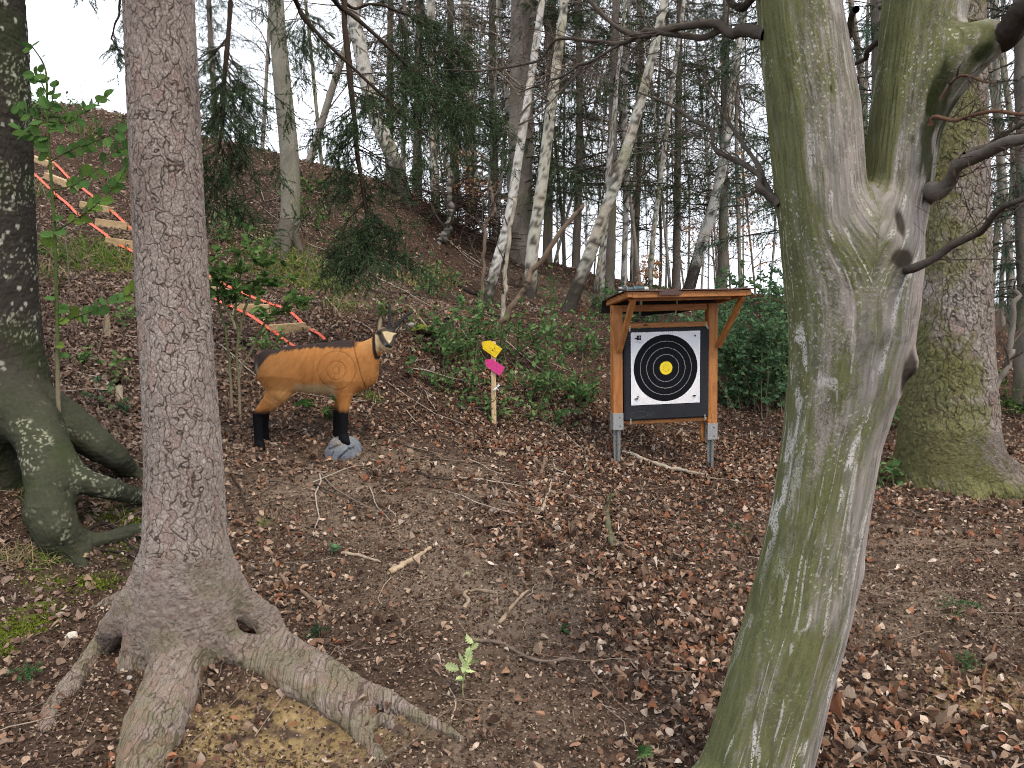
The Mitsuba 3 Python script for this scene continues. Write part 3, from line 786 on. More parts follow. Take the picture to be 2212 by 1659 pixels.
timber('rail', st, S(.046, -.01, 1.29), S(GAPX - .046, -.01, 1.29), .05, .045, roll=SZ)
timber('rail', st, S(.046, -.01, .415), S(GAPX - .046, -.01, .415), .05, .035, roll=SZ)
timber('rail', st, S(.046, .0, 1.445), S(GAPX - .046, .0, 1.445), .045, .06, roll=SZ)
timber('rail', st, S(GAPX - .07, .035, .40), S(GAPX - .07, .035, .20), .03, .03, roll=SYv)
# roof: rafters, front board, deck and bitumen felt with a torn flap at the back
RX0, RX1, RYF, RYB, RZF, RZB = -.045, 1.06, -.46, .16, 1.56, 1.485
def rz(y): return RZF + (y - RYF) / (RYB - RYF) * (RZB - RZF)
for x in (RX0 + .02, RX1 - .02):
    timber('rafter', st, S(x, RYF, rz(RYF)), S(x, RYB, rz(RYB)), .04, .035, roll=SZ)
timber('fascia_board', st, S(RX0 + .042, RYF + .015, rz(RYF) - .004), S(RX1 - .042, RYF + .015, rz(RYF) - .004), .03, .040, roll=SZ)
timber('fascia_board', st, S(RX0 + .042, RYF + .10, rz(RYF) - .026), S(RX1 - .14, RYF + .10, rz(RYF) - .026), .03, .05, roll=SZ)
for i in range(6):                       # deck boards
    y0 = RYF + .003 + i * .103
    timber('deck_board', st, S(RX0, y0 + .05, rz(y0 + .05) + .026), S(RX1, y0 + .05, rz(y0 + .05) + .026), .100, .016, roll=SZ, bev=.002)
def felt(name, pts_u, color, thick=.004, parent=None):
    """a strip of felt: list of (x, y, z) rows from back to front, two points each, thickened"""
    rows = np.array(pts_u)                                   # (n, 2, 3)
    n = len(rows); m = 9
    t = np.linspace(0, 1, m)[None, :, None]
    g = rows[:, :1] * (1 - t) + rows[:, 1:] * t
    g = g + (vnoise(g * [1, 1, 0], 9, 2, len(scene)) - .5)[..., None] * np.array([0, 0, .012])
    top = Sm(g.reshape(-1, 3)); bot = top - SZ * thick
    i, j = np.meshgrid(np.arange(n - 1), np.arange(m - 1), indexing='ij')
    q = np.stack([i * m + j, i * m + j + 1, (i + 1) * m + j + 1, (i + 1) * m + j], -1).reshape(-1, 4)
    f = np.vstack([q[:, [0, 1, 2]], q[:, [0, 2, 3]]])
    rim = [k for k in range(m)] + [r * m + m - 1 for r in range(1, n)] + [(n - 1) * m + k for k in range(m - 2, -1, -1)] + [r * m for r in range(n - 2, 0, -1)]
    N = n * m
    e = [(rim[k], rim[(k + 1) % len(rim)]) for k in range(len(rim))]
    side = np.array([[a, b, b + N] for a, b in e] + [[a, b + N, a + N] for a, b in e])
    v = np.vstack([top, bot])
    c = np.array(color) * (.75 + .5 * vnoise(v, 90, 2, 5))[:, None]
    return add(name, (v, np.vstack([f, f[:, ::-1] + N, side])), 'matte_paint', parent or st, False, c)
fz = .040
for (xa, xb, dz, drop) in ((RX0 - .02, .25, 0, .0), (.22, .42, .005, .045), (.40, RX1 + .025, .002, .004)):
    yf = RYF - .012
    felt('felt_sheet', [[(xa, RYB + .05, rz(RYB + .05) + fz + dz), (xb, RYB + .05, rz(RYB + .05) + fz + dz)], [(xa, -.15, rz(-.15) + fz + dz + .004), (xb, -.15, rz(-.15) + fz + dz + .004)],
                        [(xa, yf, rz(yf) + fz + dz), (xb, yf, rz(yf) + fz + dz)], [(xa, yf - .012, rz(yf) + fz + dz - max(drop, .004)), (xb, yf - .012, rz(yf) + fz + dz - max(drop, .004) - .004)]], [.085, .052, .046])
for (xa, xb, za, zb) in ((RX0 - .02, .30, .11, .13), (.325, .66, .15, .125), (.672, RX1, .13, .07)):
    yb = RYB + .05
    felt('felt_flap', [[(xa, yb + .045, rz(yb) + fz - za), (xb, yb + .045, rz(yb) + fz - zb)], [(xa, yb + .03, rz(yb) + fz - .05), (xb, yb + .03, rz(yb) + fz - .05)], [(xa, yb, rz(yb) + fz - .001), (xb, yb, rz(yb) + fz - .001)]], [.028, .025, .025])
# braces
timber('brace', st, S(.01, -.05, 1.065), S(.03, RYF + .07, 1.535), .045, .045, roll=SX)
timber('brace', st, S(GAPX + .045, -.05, 1.08), S(GAPX + .115, RYF + .07, 1.535), .045, .045, roll=SX)

# black foam butt and its face -----------------------------------------------------------------
bt = thing('foam_butt', 'square black foam archery butt held in the wooden stand', 'archery target')
BZ0, BZ1, BX0, BX1, BYF, BYB = .437, 1.262, .052, .853, -.075, .055
m = box(BX1 - BX0, BYB - BYF, BZ1 - BZ0, .012)
m = trimesh.Trimesh(*refine(*refine(m.vertices, m.faces)), process=False)
m.apply_translation([(BX0 + BX1) / 2, (BYF + BYB) / 2, (BZ0 + BZ1) / 2])
add('foam_block', (Sm(m.vertices), m.faces), 'foam_coat', bt, False, np.array([.026, .028, .034]) * (.8 + .5 * vnoise(m.vertices, 14, 3, 3))[:, None])
# raised emblem at its lower left: an oval, loops and chevrons
mb = MB()
ex, ez, ey = BX0 + .13, BZ0 + .055, BYF - .001
ang = np.linspace(0, 2 * np.pi, 40)
def strip3(pts, r=.0022):
    vv, ff = tube(Sm(np.array(pts)), r, 5); mb.put(vv, ff, [.05, .053, .062])
strip3([(ex + .085 * math.cos(a), ey, ez + .026 * math.sin(a)) for a in ang])
for k in range(3):
    strip3([(ex + .085 + k * .018, ey, ez + .024), (ex + .108 + k * .018, ey, ez), (ex + .085 + k * .018, ey, ez - .024)])
for k in range(5):
    x0 = ex - .085 + k * .032
    strip3([(x0, ey, ez - .012), (x0 + .006, ey, ez + .012), (x0 + .016, ey, ez + .010), (x0 + .004, ey, ez), (x0 + .018, ey, ez - .012)], .0018)
mb.add('raised_emblem', 'satin_paint', bt, True)
# metal clips at the corners
for (x, z, a) in ((BX0 + .045, BZ1 + .005, .08), (BX1 - .03, BZ1 + .01, -.5), (BX0 + .05, BZ0 - .005, 0), (BX1 - .04, BZ0 - .0, -.12)):
    m = box(.014, .004, .052, .0015)
    m.apply_transform(trimesh.transformations.rotation_matrix(a, [0, 1, 0])); m.apply_translation([x, BYF - .010, z])
    k = add('clip', (Sm(m.vertices), m.faces), 'metal_grey', st, False, [.42, .40, .36])
    mb = MB()
    for dz in (-.012, .012):
        m2 = trimesh.creation.cylinder(.0035, .003, sections=8); m2.apply_transform(trimesh.transformations.rotation_matrix(math.pi / 2, [1, 0, 0])); m2.apply_translation([x + dz * math.sin(a), BYF - .0125, z + dz]); mb.put(Sm(m2.vertices), m2.faces, [.03, .03, .03])
    mb.add('screw', 'metal_grey', k)

# printed paper face: white sheet, black disc with thin white rings, yellow centre
PC = np.array([.436, 0, .905]); PR = .302
pf = thing('paper_target', 'white paper target face with black disc, thin white rings and yellow centre', 'target face')
HS = .327
def face_layer(m2, y):
    v = np.asarray(m2[0], float)
    # the sheet bulges a little between its pins
    r = np.stack([v[:, 0] / HS, v[:, 1] / HS], 1)
    bulge = .006 * np.clip((1 - r[:, 0] ** 2), 0, 1) * np.clip(1 - r[:, 1] ** 2, 0, 1)
    return Sm(np.stack([PC[0] + v[:, 0], BYF - .004 - bulge - y, PC[2] + v[:, 1]], 1)), np.asarray(m2[1])
k = 33
gx = np.linspace(-HS, HS, k)
gxx, gzz = np.meshgrid(gx, gx, indexing='ij')
i, j = np.meshgrid(np.arange(k - 1), np.arange(k - 1), indexing='ij')
q = np.stack([i * k + j, (i + 1) * k + j, (i + 1) * k + j + 1, i * k + j + 1], -1).reshape(-1, 4)
V_, F_ = face_layer((np.stack([gxx.ravel(), gzz.ravel()], 1), np.vstack([q[:, [0, 1, 2]], q[:, [0, 2, 3]]])), 0)
paper = add('paper_sheet', (V_, F_), 'matte_paint', pf, False, [.76, .77, .81])
def ring_mesh(r0, r1, n=96, rows=1):
    a = np.arange(n) * 2 * np.pi / n
    rs = np.linspace(r0, r1, rows + 1)
    v = np.concatenate([np.stack([r * np.cos(a), r * np.sin(a)], 1) for r in rs])
    i, j = np.meshgrid(np.arange(rows), np.arange(n), indexing='ij')
    q = np.stack([i * n + j, (i + 1) * n + j, (i + 1) * n + (j + 1) % n, i * n + (j + 1) % n], -1).reshape(-1, 4)
    return v, np.vstack([q[:, [0, 1, 2]], q[:, [0, 2, 3]]])
V_, F_ = face_layer(ring_mesh(.052, PR, 96, 14), .0006)
V_ = V_ - np.outer(.0015 * (vnoise(V_, 14, 3, 9) - .5), SYv)
add('black_disc', (V_, F_), 'foam_coat', paper, True, [.006, .007, .010])
for r in (.242, .182, .122):
    add('ring', face_layer(ring_mesh(r - .0014, r + .0014), .0022), 'matte_paint', paper, False, [.50, .50, .50])
add('yellow_centre', face_layer(ring_mesh(.0005, .060, 64, 4), .0024), 'satin_paint', paper, False, [.80, .62, .02])
add('ring', face_layer(ring_mesh(.0285, .0305, 64), .0032), 'matte_paint', paper, False, [.16, .13, .02])
# small print: a square emblem with an arc and a cross line, and lines of small type
def flat(name, rects, y, colr):
    mb = MB()
    for (x0, z0, x1, z1) in rects:
        V_, F_ = face_layer((np.array([(x0, z0), (x1, z0), (x1, z1), (x0, z1)]), np.array([[0, 1, 2], [0, 2, 3]])), y); mb.put(V_, F_, colr)
    return mb.add(name, 'matte_paint', paper)
flat('emblem', [(-.272, .258, -.232, .300)], .0012, [.012, .012, .016])
a = np.linspace(-1.2, 1.2, 12)
arc = np.concatenate([np.stack([-.257 + .012 * np.cos(a), .280 + .017 * np.sin(a)], 1), np.stack([-.257 + .0145 * np.cos(a), .280 + .0195 * np.sin(a)], 1)])
ii = np.arange(11)
V_, F_ = face_layer((arc, np.vstack([np.stack([ii, ii + 12, ii + 13], 1), np.stack([ii, ii + 13, ii + 1], 1)])), .0022)
add('emblem_arc', (V_, F_), 'matte_paint', paper, False, [.7, .7, .72])
flat('emblem_arc', [(-.262, .2795, -.232, .2815), (-.272, .2515, -.232, .2540)], .0023, [.68, .68, .7])
rg = random.Random(4)
def type_line(x0, x1, z, h):
    x, out_ = x0, []
    while x < x1:
        w = rg.uniform(.004, .012); out_.append((x, z, min(x + w, x1), z + h)); x += w + .003
    return out_
flat('small_print', type_line(-.292, -.208, .243, .0022) + type_line(-.298, -.205, .238, .0022) + type_line(-.277, -.225, .233, .002) + type_line(-.262, -.24, .228, .002)
     + type_line(-.285, -.235, -.278, .0022) + type_line(-.275, -.245, -.285, .002) + type_line(.225, .285, -.272, .0022), .0012, [.25, .25, .28])
add('round_emblem', (lambda m_: (lambda w: face_layer((w + np.array([-.262, -.255]), m_[1]), .0012))(m_[0]))(ring_mesh(.004, .0125, 24)), 'matte_paint', paper, False, [.18, .18, .2])
for (x, z, l, a) in ((-.277, .275, .03, .25), (.275, .285, .016, -.6), (-.280, -.268, .026, .1), (.272, -.262, .030, 0)):
    m = trimesh.creation.cylinder(.0058, l, sections=8); m.apply_transform(trimesh.transformations.rotation_matrix(math.pi / 2 , [0, 1, 0])); m.apply_transform(trimesh.transformations.rotation_matrix(-a, [0, 1, 0])); m.apply_transform(trimesh.transformations.rotation_matrix(-.5, [0, 0, 1]))
    m.apply_translation([PC[0] + x, BYF - .014, PC[2] + z])
    add('pin', (Sm(m.vertices), m.faces), 'satin_paint', pf, False, [.015, .015, .015])

# teal and black hand tool lying on the roof ---------------------------------------------------
tl = thing('hand_tool', 'black and teal cylindrical hand tool lying on the left end of the felt roof', 'tool')
def lathe(profile, sections=20):
    m = trimesh.creation.revolve(np.array(profile), sections=sections)
    m.apply_transform(trimesh.transformations.rotation_matrix(math.pi / 2, [0, 1, 0]))      # axis along +x
    return m
ty, tx0 = -.20, .02
tz = rz(ty) + fz + .040
def tool(name, prof, colr, mat='satin_paint'):
    m = lathe(prof); m.apply_translation([tx0, ty, tz])
    return add(name, (Sm(m.vertices), m.faces), mat, tl, 40, colr) if False else add(name, (Sm(m.vertices), m.faces), mat, tl, False, colr)
tool('head', [(0, -.055), (.018, -.055), (.028, -.045), (.030, -.020), (.034, -.018), (.034, -.004), (.030, 0), (0, 0)], [.03, .032, .036])
tool('collar', [(0, 0.001), (.036, .001), (.038, .006), (.036, .013), (0, .013)], [.16, .17, .18], 'metal_grey')
tool('motor_housing', [(0, .013), (.027, .013), (.025, .03), (.025, .06), (.030, .07), (0, .07)], [.03, .06, .07])
tool('collar', [(0, .071), (.037, .071), (.038, .078), (.036, .084), (0, .084)], [.10, .11, .12], 'metal_grey')
tool('handle', [(0, .084), (.033, .084), (.034, .10), (.034, .15), (.032, .165), (0, .165)], [.012, .055, .068])
tool('battery', [(0, .166), (.028, .166), (.028, .20), (.022, .206), (0, .206)], [.30, .31, .32], 'metal_grey')
m = box(.05, .01, .03, .003); m.apply_translation([tx0 + .125, ty - .034, tz - .005]); add('badge', (Sm(m.vertices), m.faces), 'satin_paint', tl, False, [.012, .02, .022])
for zz in (-.02, .016):
    m = box(.03, .022, .02, .004); m.apply_translation([tx0 - .05, ty - .018, tz + zz]); add('latch', (Sm(m.vertices), m.faces), 'metal_grey', tl, False, [.42, .43, .45])

# ---------------------------------------------------------------- signpost with two pointed boards
G = hit(1067, 914)
sd = G[1]; k_ = px(sd)
up_s = np.array([-.006, 0, 1.0])
sg = thing('signpost', 'pale wooden stake carrying a yellow and a pink pointed board', 'signpost')
top_z = at(1066, 738, sd)[2]
H_ = top_z - G[2]
timber('stake', sg, G - up_s * .15, G + up_s * H_, .044, .028, 'pale_wood', roll=(0, 1, 0), bev=.003)
def board(pts, colr, name, thick=.018, label=None, dy=0):
    from shapely.geometry import Polygon
    P = np.array([at(u, v, sd) for u, v in pts])
    c = P.mean(0)
    poly = Polygon([(p[0] - c[0], p[2] - c[2]) for p in P]).buffer(-.002).buffer(.002)
    m = trimesh.creation.extrude_polygon(poly, thick, engine='earcut')
    v = np.asarray(m.vertices)
    V_ = np.stack([c[0] + v[:, 0], G[1] - .0165 - v[:, 2] - dy, c[2] + v[:, 1]], 1)
    key = add(name, (V_, m.faces), colr, sg, False)
    if label: labels[key] = {'label': label}
    return key, c
def painted(name, c0, c1):
    def fn(p, n, uv):
        x = p.x * .87 - p.z * -.5; y = p.z * .87 - p.x * -.5
        warp = mikit.fbm(x * 6, y * 40, 1.7, 3)
        ring = 0.5 + 0.5 * dr.sin(warp * 22)
        return mikit.mix(c0, c1, mikit.smoothstep(.72, 1.0, ring) * .45)
    scene[name] = {'type': 'principled', 'base_color': mikit.proc(fn), 'roughness': .55, 'specular': .4}
painted('yellow_board_paint', [.80, .58, .012], [.45, .28, .01])
painted('pink_board_paint', [.62, .045, .24], [.55, .04, .21])
Z1 = lambda zx, zy: (1014.9 + zx * .14875, 685.8 + zy * .14875)
ky, cyc = board([Z1(*p) for p in ((180, 350), (295, 333), (470, 455), (375, 585), (192, 455))], 'yellow_board_paint', 'board', label='yellow pointed board')
kp, cpc = board([Z1(*p) for p in ((222, 615), (320, 598), (512, 725), (432, 842), (232, 700))], 'pink_board_paint', 'board', label='pink pointed board')
for key, spots_, colr in ((ky, ((362, 442), (331, 473)), [.14, .10, .02]), (kp, ((369, 679), (341, 715)), [.5, .2, .3])):
    for s_ in spots_:
        p = at(*Z1(*s_), sd); p[1] = G[1] - .0165 - .0185
        m = trimesh.creation.icosphere(1, .006); m.apply_translation(p)
        add('screw', m, 'metal_grey', key, False, colr)
# crumpled scrap of white plastic caught on the stake
pw = thing('plastic_scrap', 'crumpled scrap of white plastic stuck to the right edge of the stake', 'litter')
rng = np.random.default_rng(8)
mb = MB()
c0 = at(*Z1(395, 1010), sd); c0[1] = G[1] - .028
for k in range(9):
    a = rng.uniform(0, 6.28); l = rng.uniform(.015, .045)
    p0 = c0 + [rng.normal(0, .008), rng.normal(0, .006), rng.normal(0, .015)]
    p1 = p0 + np.array([math.cos(a) * l * .6 + .008, rng.normal(0, .01), math.sin(a) * l]); p2 = p0 + np.array([math.cos(a + .9) * l * .6, rng.normal(0, .012), math.sin(a + .9) * l])
    m = hull([p0, p1, p2, (p0 + p1 + p2) / 3 + [0, -.004, 0]]); mb.put(m.vertices, m.faces, [.7, .71, .74])
mb.add('scrap', 'satin_paint', pw)

# ---------------------------------------------------------------- timber steps with orange edging straps up the bank
ws = thing('step_path', 'timber log steps edged with two orange straps climbing the bank', 'steps')
right_line = [(702, 741), (662, 712), (600, 668), (545, 650), (452, 603), (300, 512), (275, 492), (222, 448), (178, 412), (140, 380), (95, 335), (60, 300)]
left_line = [(655, 770), (614, 741), (560, 700), (470, 655), (440, 640), (300, 560), (235, 520), (170, 470), (110, 415), (70, 378), (35, 345)]
def strap(pts, name):
    p = np.array([hit(u, v) for u, v in pts])
    n = 60
    c = spline(p, n)
    c[:, 2] = gz(c[:, 0], c[:, 1]) + .024 + .006 * np.sin(np.arange(n) * .9)
    t = unit(np.gradient(c, axis=0)); w = unit(np.cross(t, [0, 0, 1]))
    hwid, th_ = .015, .003
    prof = [(-hwid, 0), (hwid, .012), (hwid, .012 + th_), (-hwid, th_)]
    v = np.concatenate([c + w * a + np.array([0, 0, b]) for a, b in prof])
    q = []
    for k in range(4):
        k2 = (k + 1) % 4
        i = np.arange(n - 1)
        q.append(np.stack([k * n + i, k * n + i + 1, k2 * n + i + 1, k2 * n + i], 1))
    q = np.vstack(q)
    add(name, (v, np.vstack([q[:, [0, 1, 2]], q[:, [0, 2, 3]]])), 'satin_paint', ws, False, [.66, .105, .05])
    return c
cr = strap(right_line, 'edge_strap'); cl = strap(left_line, 'edge_strap')
steps = [((660, 712), (598, 717)), ((582, 672), (512, 672)), ((500, 640), (445, 632)), ((460, 612), (400, 606)), ((300, 536), (281, 533)), ((276, 494), (212, 486)), ((240, 460), (176, 447)), ((160, 408), (100, 385)), ((112, 362), (40, 335))]
for (a, b) in steps:
    pa, pb = hit(*a), hit(*b)
    pb = pa + unit((pb - pa) * [1, 1, 0]) * min(max(np.linalg.norm((pb - pa)[:2]) * 1.0, .34), .60)
    pb[2] = max(float(gz(pb[:1], pb[1:2])[0]), pa[2] - .04)
    timber('step_beam', ws, pa + [0, 0, .02], pb + [0, 0, .02], .09, .10, 'step_wood', bev=.006)
for (a, b) in steps[:-1]:
    p = hit(a[0] + 6, a[1] + 4)
    timber('peg', ws, p - [0, 0, .15], p + [0, 0, .05], .035, .035, 'step_wood', roll=(0, 1, 0), bev=.003)
# ---------------------------------------------------------------- the foam chamois and its rock
CD = 5.8
CM = px(CD) / 3.558                       # metres per unit of the measured outline
c_or = at(569, 966, CD)                   # under the near hind hoof
def C(zx, zy, y=0.0):
    """outline units -> local metres: x to the animal's front, y away from the viewer, z up"""
    return np.array([(zx - 245) * CM, y, (1390 - zy) * CM])
def U(r): return r * CM
def cone_path(pts, blend=None):
    """pts: (zx, zy, y, r) -> chain of cones"""
    _cid[0] += 1
    p = [C(a, b, y) for a, b, y, r in pts]; r = [U(q[3]) for q in pts]
    return [(p[i], p[i + 1], r[i], r[i + 1], _cid[0]) for i in range(len(p) - 1)]
torso = cone_path([(330, 764, 0, 124), (480, 772, 0, 172), (620, 780, 0, 190), (760, 776, 0, 202), (880, 768, 0, 210), (965, 774, 0, 184), (1022, 806, 0, 128)])
rumpc = cone_path([(300, 730, 0, 84), (330, 800, 0, 100)])
neck = cone_path([(960, 722, 0, 128), (1045, 676, -.01, 100), (1115, 615, -.02, 76), (1172, 562, -.035, 60)])
skull = cone_path([(1200, 520, -.05, 60), (1222, 535, -.075, 60)])
muzzle = cone_path([(1222, 545, -.08, 54), (1238, 580, -.135, 41), (1246, 598, -.170, 31)])
jaw = cone_path([(1190, 575, -.06, 44), (1222, 608, -.115, 28), (1240, 624, -.150, 17)])
brow = cone_path([(1180, 497, -.075, 24), (1190, 505, -.085, 20)])
brow2 = cone_path([(1272, 512, -.045, 24), (1278, 520, -.055, 18)])
def leg(pts): return cone_path(pts)
fn_leg = leg([(890, 870, -.075, 95), (890, 960, -.085, 62), (889, 1050, -.085, 46), (884, 1120, -.085, 37), (880, 1200, -.085, 34), (878, 1270, -.085, 34), (885, 1302, -.087, 35)])
ff_leg = leg([(870, 870, .075, 90), (850, 960, .085, 56), (825, 1050, .085, 38), (806, 1120, .085, 30), (799, 1200, .085, 28), (799, 1300, .085, 29)])
hn_leg = leg([(400, 850, -.06, 135), (395, 950, -.08, 92), (345, 1015, -.09, 68), (285, 1075, -.09, 52), (238, 1118, -.09, 41), (234, 1180, -.09, 35), (236, 1260, -.09, 33), (238, 1320, -.09, 33)])
hf_leg = leg([(400, 850, .06, 125), (378, 950, .08, 85), (330, 1020, .09, 58), (278, 1080, .09, 46), (243, 1120, .09, 36), (238, 1200, .09, 29), (234, 1310, .09, 29)])
hoofs = [leg([(238, 1322, -.09, 32), (246, 1362, -.095, 36)]), leg([(245, 1350, -.112, 30), (272, 1372, -.125, 22)]), leg([(240, 1352, -.075, 30), (262, 1374, -.075, 22)]), leg([(234, 1310, .09, 30), (240, 1366, .085, 28)]),
         leg([(880, 1300, -.087, 36), (893, 1325, -.10, 36)]), leg([(893, 1322, -.11, 30), (920, 1338, -.125, 18)]), leg([(799, 1290, .085, 30), (811, 1330, .08, 30)])]
tail = cone_path([(250, 745, -.0, 34), (232, 790, 0, 26), (236, 840, 0, 14)])
YS = 1 / .74                              # the trunk is narrower than deep
def chamois_sdf(P):
    B = P.copy(); B[:, 1] *= YS
    def grp(ch, Q):
        d = None
        for a, b, ra, rb, _ in ch:
            e = sd_cone(Q, a, b, ra, rb)
            d = e if d is None else np.minimum(d, e)
        return d
    d = smin(grp(torso, B), grp(rumpc, B), .06) * .85
    d = smin(d, grp(neck, P), .06)
    for l in (fn_leg, ff_leg, hn_leg, hf_leg):
        d = smin(d, grp(l, P), .085)
    h = smin(smin(grp(skull, P), grp(muzzle, P), .035), grp(jaw, P), .018)
    h = smin(smin(h, grp(brow, P), .02), grp(brow2, P), .02)
    d = smin(d, h, .03)
    for q in hoofs:
        d = smin(d, grp(q, P), .012)
    return smin(d, grp(tail, P), .02)
lo, hi = C(180, 1420, -.27), C(1330, 420, .24)
v, f = surface_nets(chamois_sdf, lo, hi, .0115)
v = project(chamois_sdf, v, 2)
v, f = refine(v, f, False)
v = project(chamois_sdf, v, 1)
n = vert_normals(v, f)
# into outline units for the paint and the carved lines
zx, zy, yy = v[:, 0] / CM + 245, 1390 - v[:, 2] / CM, v[:, 1]
near = sstep(.02, -.06, yy)
flow = zx * .9 + (zy - 780) * (.35 + .4 * sstep(700, 300, zx))
hairs = vnoise(np.stack([flow * .045, (zy - .45 * zx) * .0075, yy * 9], 1), 1.6, 3, 71)
hairs2 = vnoise(np.stack([flow * .11, (zy - .45 * zx) * .018, yy * 20], 1), 1.6, 2, 72)
coat = sstep(1130, 1020, zy) * sstep(1165, 1120, zx)
d_ = .0055 * (hairs - .5) * coat + .003 * (hairs2 - .5) * coat
# carved rings on the shoulder, and the seams of the exchangeable middle piece
groove = np.zeros(len(v))
for rx, ry in ((26, 28), (72, 70), (142, 146)):
    rho = np.sqrt(((zx - 848) / rx) ** 2 + ((zy - 780) / ry) ** 2)
    groove = np.maximum(groove, np.exp(-(((rho - 1) * rx) / 3.4) ** 2))
def seam(x0, y0, x1, y1, w):
    t = np.clip((zy - y0) / (y1 - y0), 0, 1)
    return np.exp(-((zx - (x0 + (x1 - x0) * t)) / w) ** 2) * ((zy > y0 - 12) & (zy < y1 + 12))
groove = np.maximum(groove, .55 * seam(692, 585, 668, 780, 3.2)); groove = np.maximum(groove, .55 * seam(668, 780, 645, 985, 3.2))
slit = seam(962, 565, 1008, 720, 4.2) + seam(1008, 720, 1050, 910, 4.0)
groove = np.clip(np.maximum(groove, slit), 0, 1) * near
v = v + n * (d_ - .0035 * groove)[:, None]
# paint
brown = lerp(np.array([.290, .118, .034]), np.array([.415, .190, .064]), np.clip(hairs * .8 + hairs2 * .7 - .25, 0, 1))
c = brown
dark = np.array([.009, .0105, .014]); cream = np.array([.55, .43, .255])
belly = sstep(862, 935, zy + 30 * (hairs - .5)) * sstep(500, 545, zx) * sstep(860, 800, zx) * (zy < 1000)
c = lerp(c, cream * .95, belly * .85)
c = lerp(c, np.array([.53, .33, .15]), sstep(820, 1010, zy) * sstep(300, 420, zx) * sstep(620, 500, zx) * .35)
c = lerp(c, np.array([.50, .27, .11]), sstep(985, 1060, zx) * sstep(700, 560, zy) * .55)
top = np.interp(zx, [200, 240, 330, 450, 600, 760, 880, 960, 1000], [760, 700, 632, 600, 592, 582, 566, 575, 590])
band = np.interp(zx, [200, 240, 300, 450, 600, 700, 800, 880, 960, 1010], [150, 110, 62, 42, 30, 26, 44, 62, 48, 0])
stripe = sstep(1.05, .55, (zy - top + 34 * (hairs - .5)) / np.maximum(band, 1)) * (zx < 1005) * sstep(1010, 960, zx)
c = lerp(c, dark * (1 + 1.2 * hairs)[:, None], np.clip(stripe, 0, 1) * .93)
c = lerp(c, np.array([.30, .26, .20]), np.exp(-((zx - 232) / 14) ** 2 - ((zy - 770) / 40) ** 2) * .8)
sock = sstep(1060, 1118, zy + 30 * (vnoise(v, 20, 2, 73) - .5) + np.where(zx < 600, .15 * (300 - zx), 0))
c = lerp(c, np.array([.0055, .006, .0075]), sock)
# head: cream face, dark eye bands, dark cap, black nose, dark collar behind the cheek
def near_line(pts, w):
    best = np.full(len(v), 9e9)
    for (a0, b0), (a1, b1) in zip(pts[:-1], pts[1:]):
        t = np.clip(((zx - a0) * (a1 - a0) + (zy - b0) * (b1 - b0)) / ((a1 - a0) ** 2 + (b1 - b0) ** 2), 0, 1)
        best = np.minimum(best, np.hypot(zx - a0 - t * (a1 - a0), zy - b0 - t * (b1 - b0)))
    return sstep(w * 1.25, w * .7, best)
head = sstep(1120, 1142, zx - .12 * (zy - 560)) * sstep(665, 640, zy - .25 * (zx - 1200))
face = head * (yy < .03)
c = lerp(c, cream, np.clip(head, 0, 1))
c = lerp(c, np.array([.30, .245, .17]), face * near_line([(1240, 490), (1247, 540)], 22) * .5)
c = lerp(c, dark * 1.3, face * near_line([(1178, 506), (1195, 540), (1215, 568), (1232, 582)], 23) * .92)
c = lerp(c, dark * 1.1, face * near_line([(1290, 528), (1283, 560), (1266, 588)], 18) * .92)
c = lerp(c, np.array([.12, .135, .17]), face * near_line([(1214, 578), (1228, 586)], 9) * .6)
c = lerp(c, dark, face * near_line([(1240, 592), (1262, 600)], 13))
c = lerp(c, dark * .8, np.clip(head * near_line([(1150, 500), (1180, 478), (1230, 470), (1290, 490)], 14), 0, 1) * .9)
c = lerp(c, dark * .8, near_line([(1120, 520), (1126, 580), (1130, 640), (1140, 690), (1180, 685), (1225, 655)], 13) * (yy < .06) * .96)
c = lerp(c, np.array([.22, .16, .08]), face * near_line([(1196, 603), (1222, 615), (1250, 624)], 3.2) * .9)
c = lerp(c, c * .45, np.clip(groove, 0, 1) * np.where(slit > .2, 1.0, .6))
Rm = np.array([[math.cos(.05), -math.sin(.05), 0], [math.sin(.05), math.cos(.05), 0], [0, 0, 1.0]])
def CW(p): return np.asarray(p, float) @ Rm.T + c_or
ch = thing('chamois_figure', 'brown foam chamois standing side on with black legs and its head turned to the viewer', 'archery target')
add('body', (CW(v), f), 'foam_coat', ch, True, c)
def horn(pts, r0, r1, name='horn'):
    p = spline(np.array([C(*q) for q in pts]), 22)
    r = np.linspace(r0, r1, 22) * (1 + .05 * np.sin(np.arange(22) * 2.4))
    vv, ff = tube(CW(p), r, 10)
    add(name, (vv, ff), 'foam_coat', ch, True, lerp(np.array([.018, .018, .02]), np.array([.05, .05, .052]), vnoise(vv, 60, 2, 74)))
horn([(1232, 475, -.065), (1240, 420, -.06), (1247, 350, -.055), (1247, 295, -.045), (1244, 280, -.028), (1240, 284, -.012)], .0145, .006)
horn([(1266, 485, -.055), (1300, 440, -.05), (1345, 396, -.045), (1385, 358, -.04), (1408, 345, -.03), (1402, 350, -.015), (1386, 366, -.008)], .0155, .006)
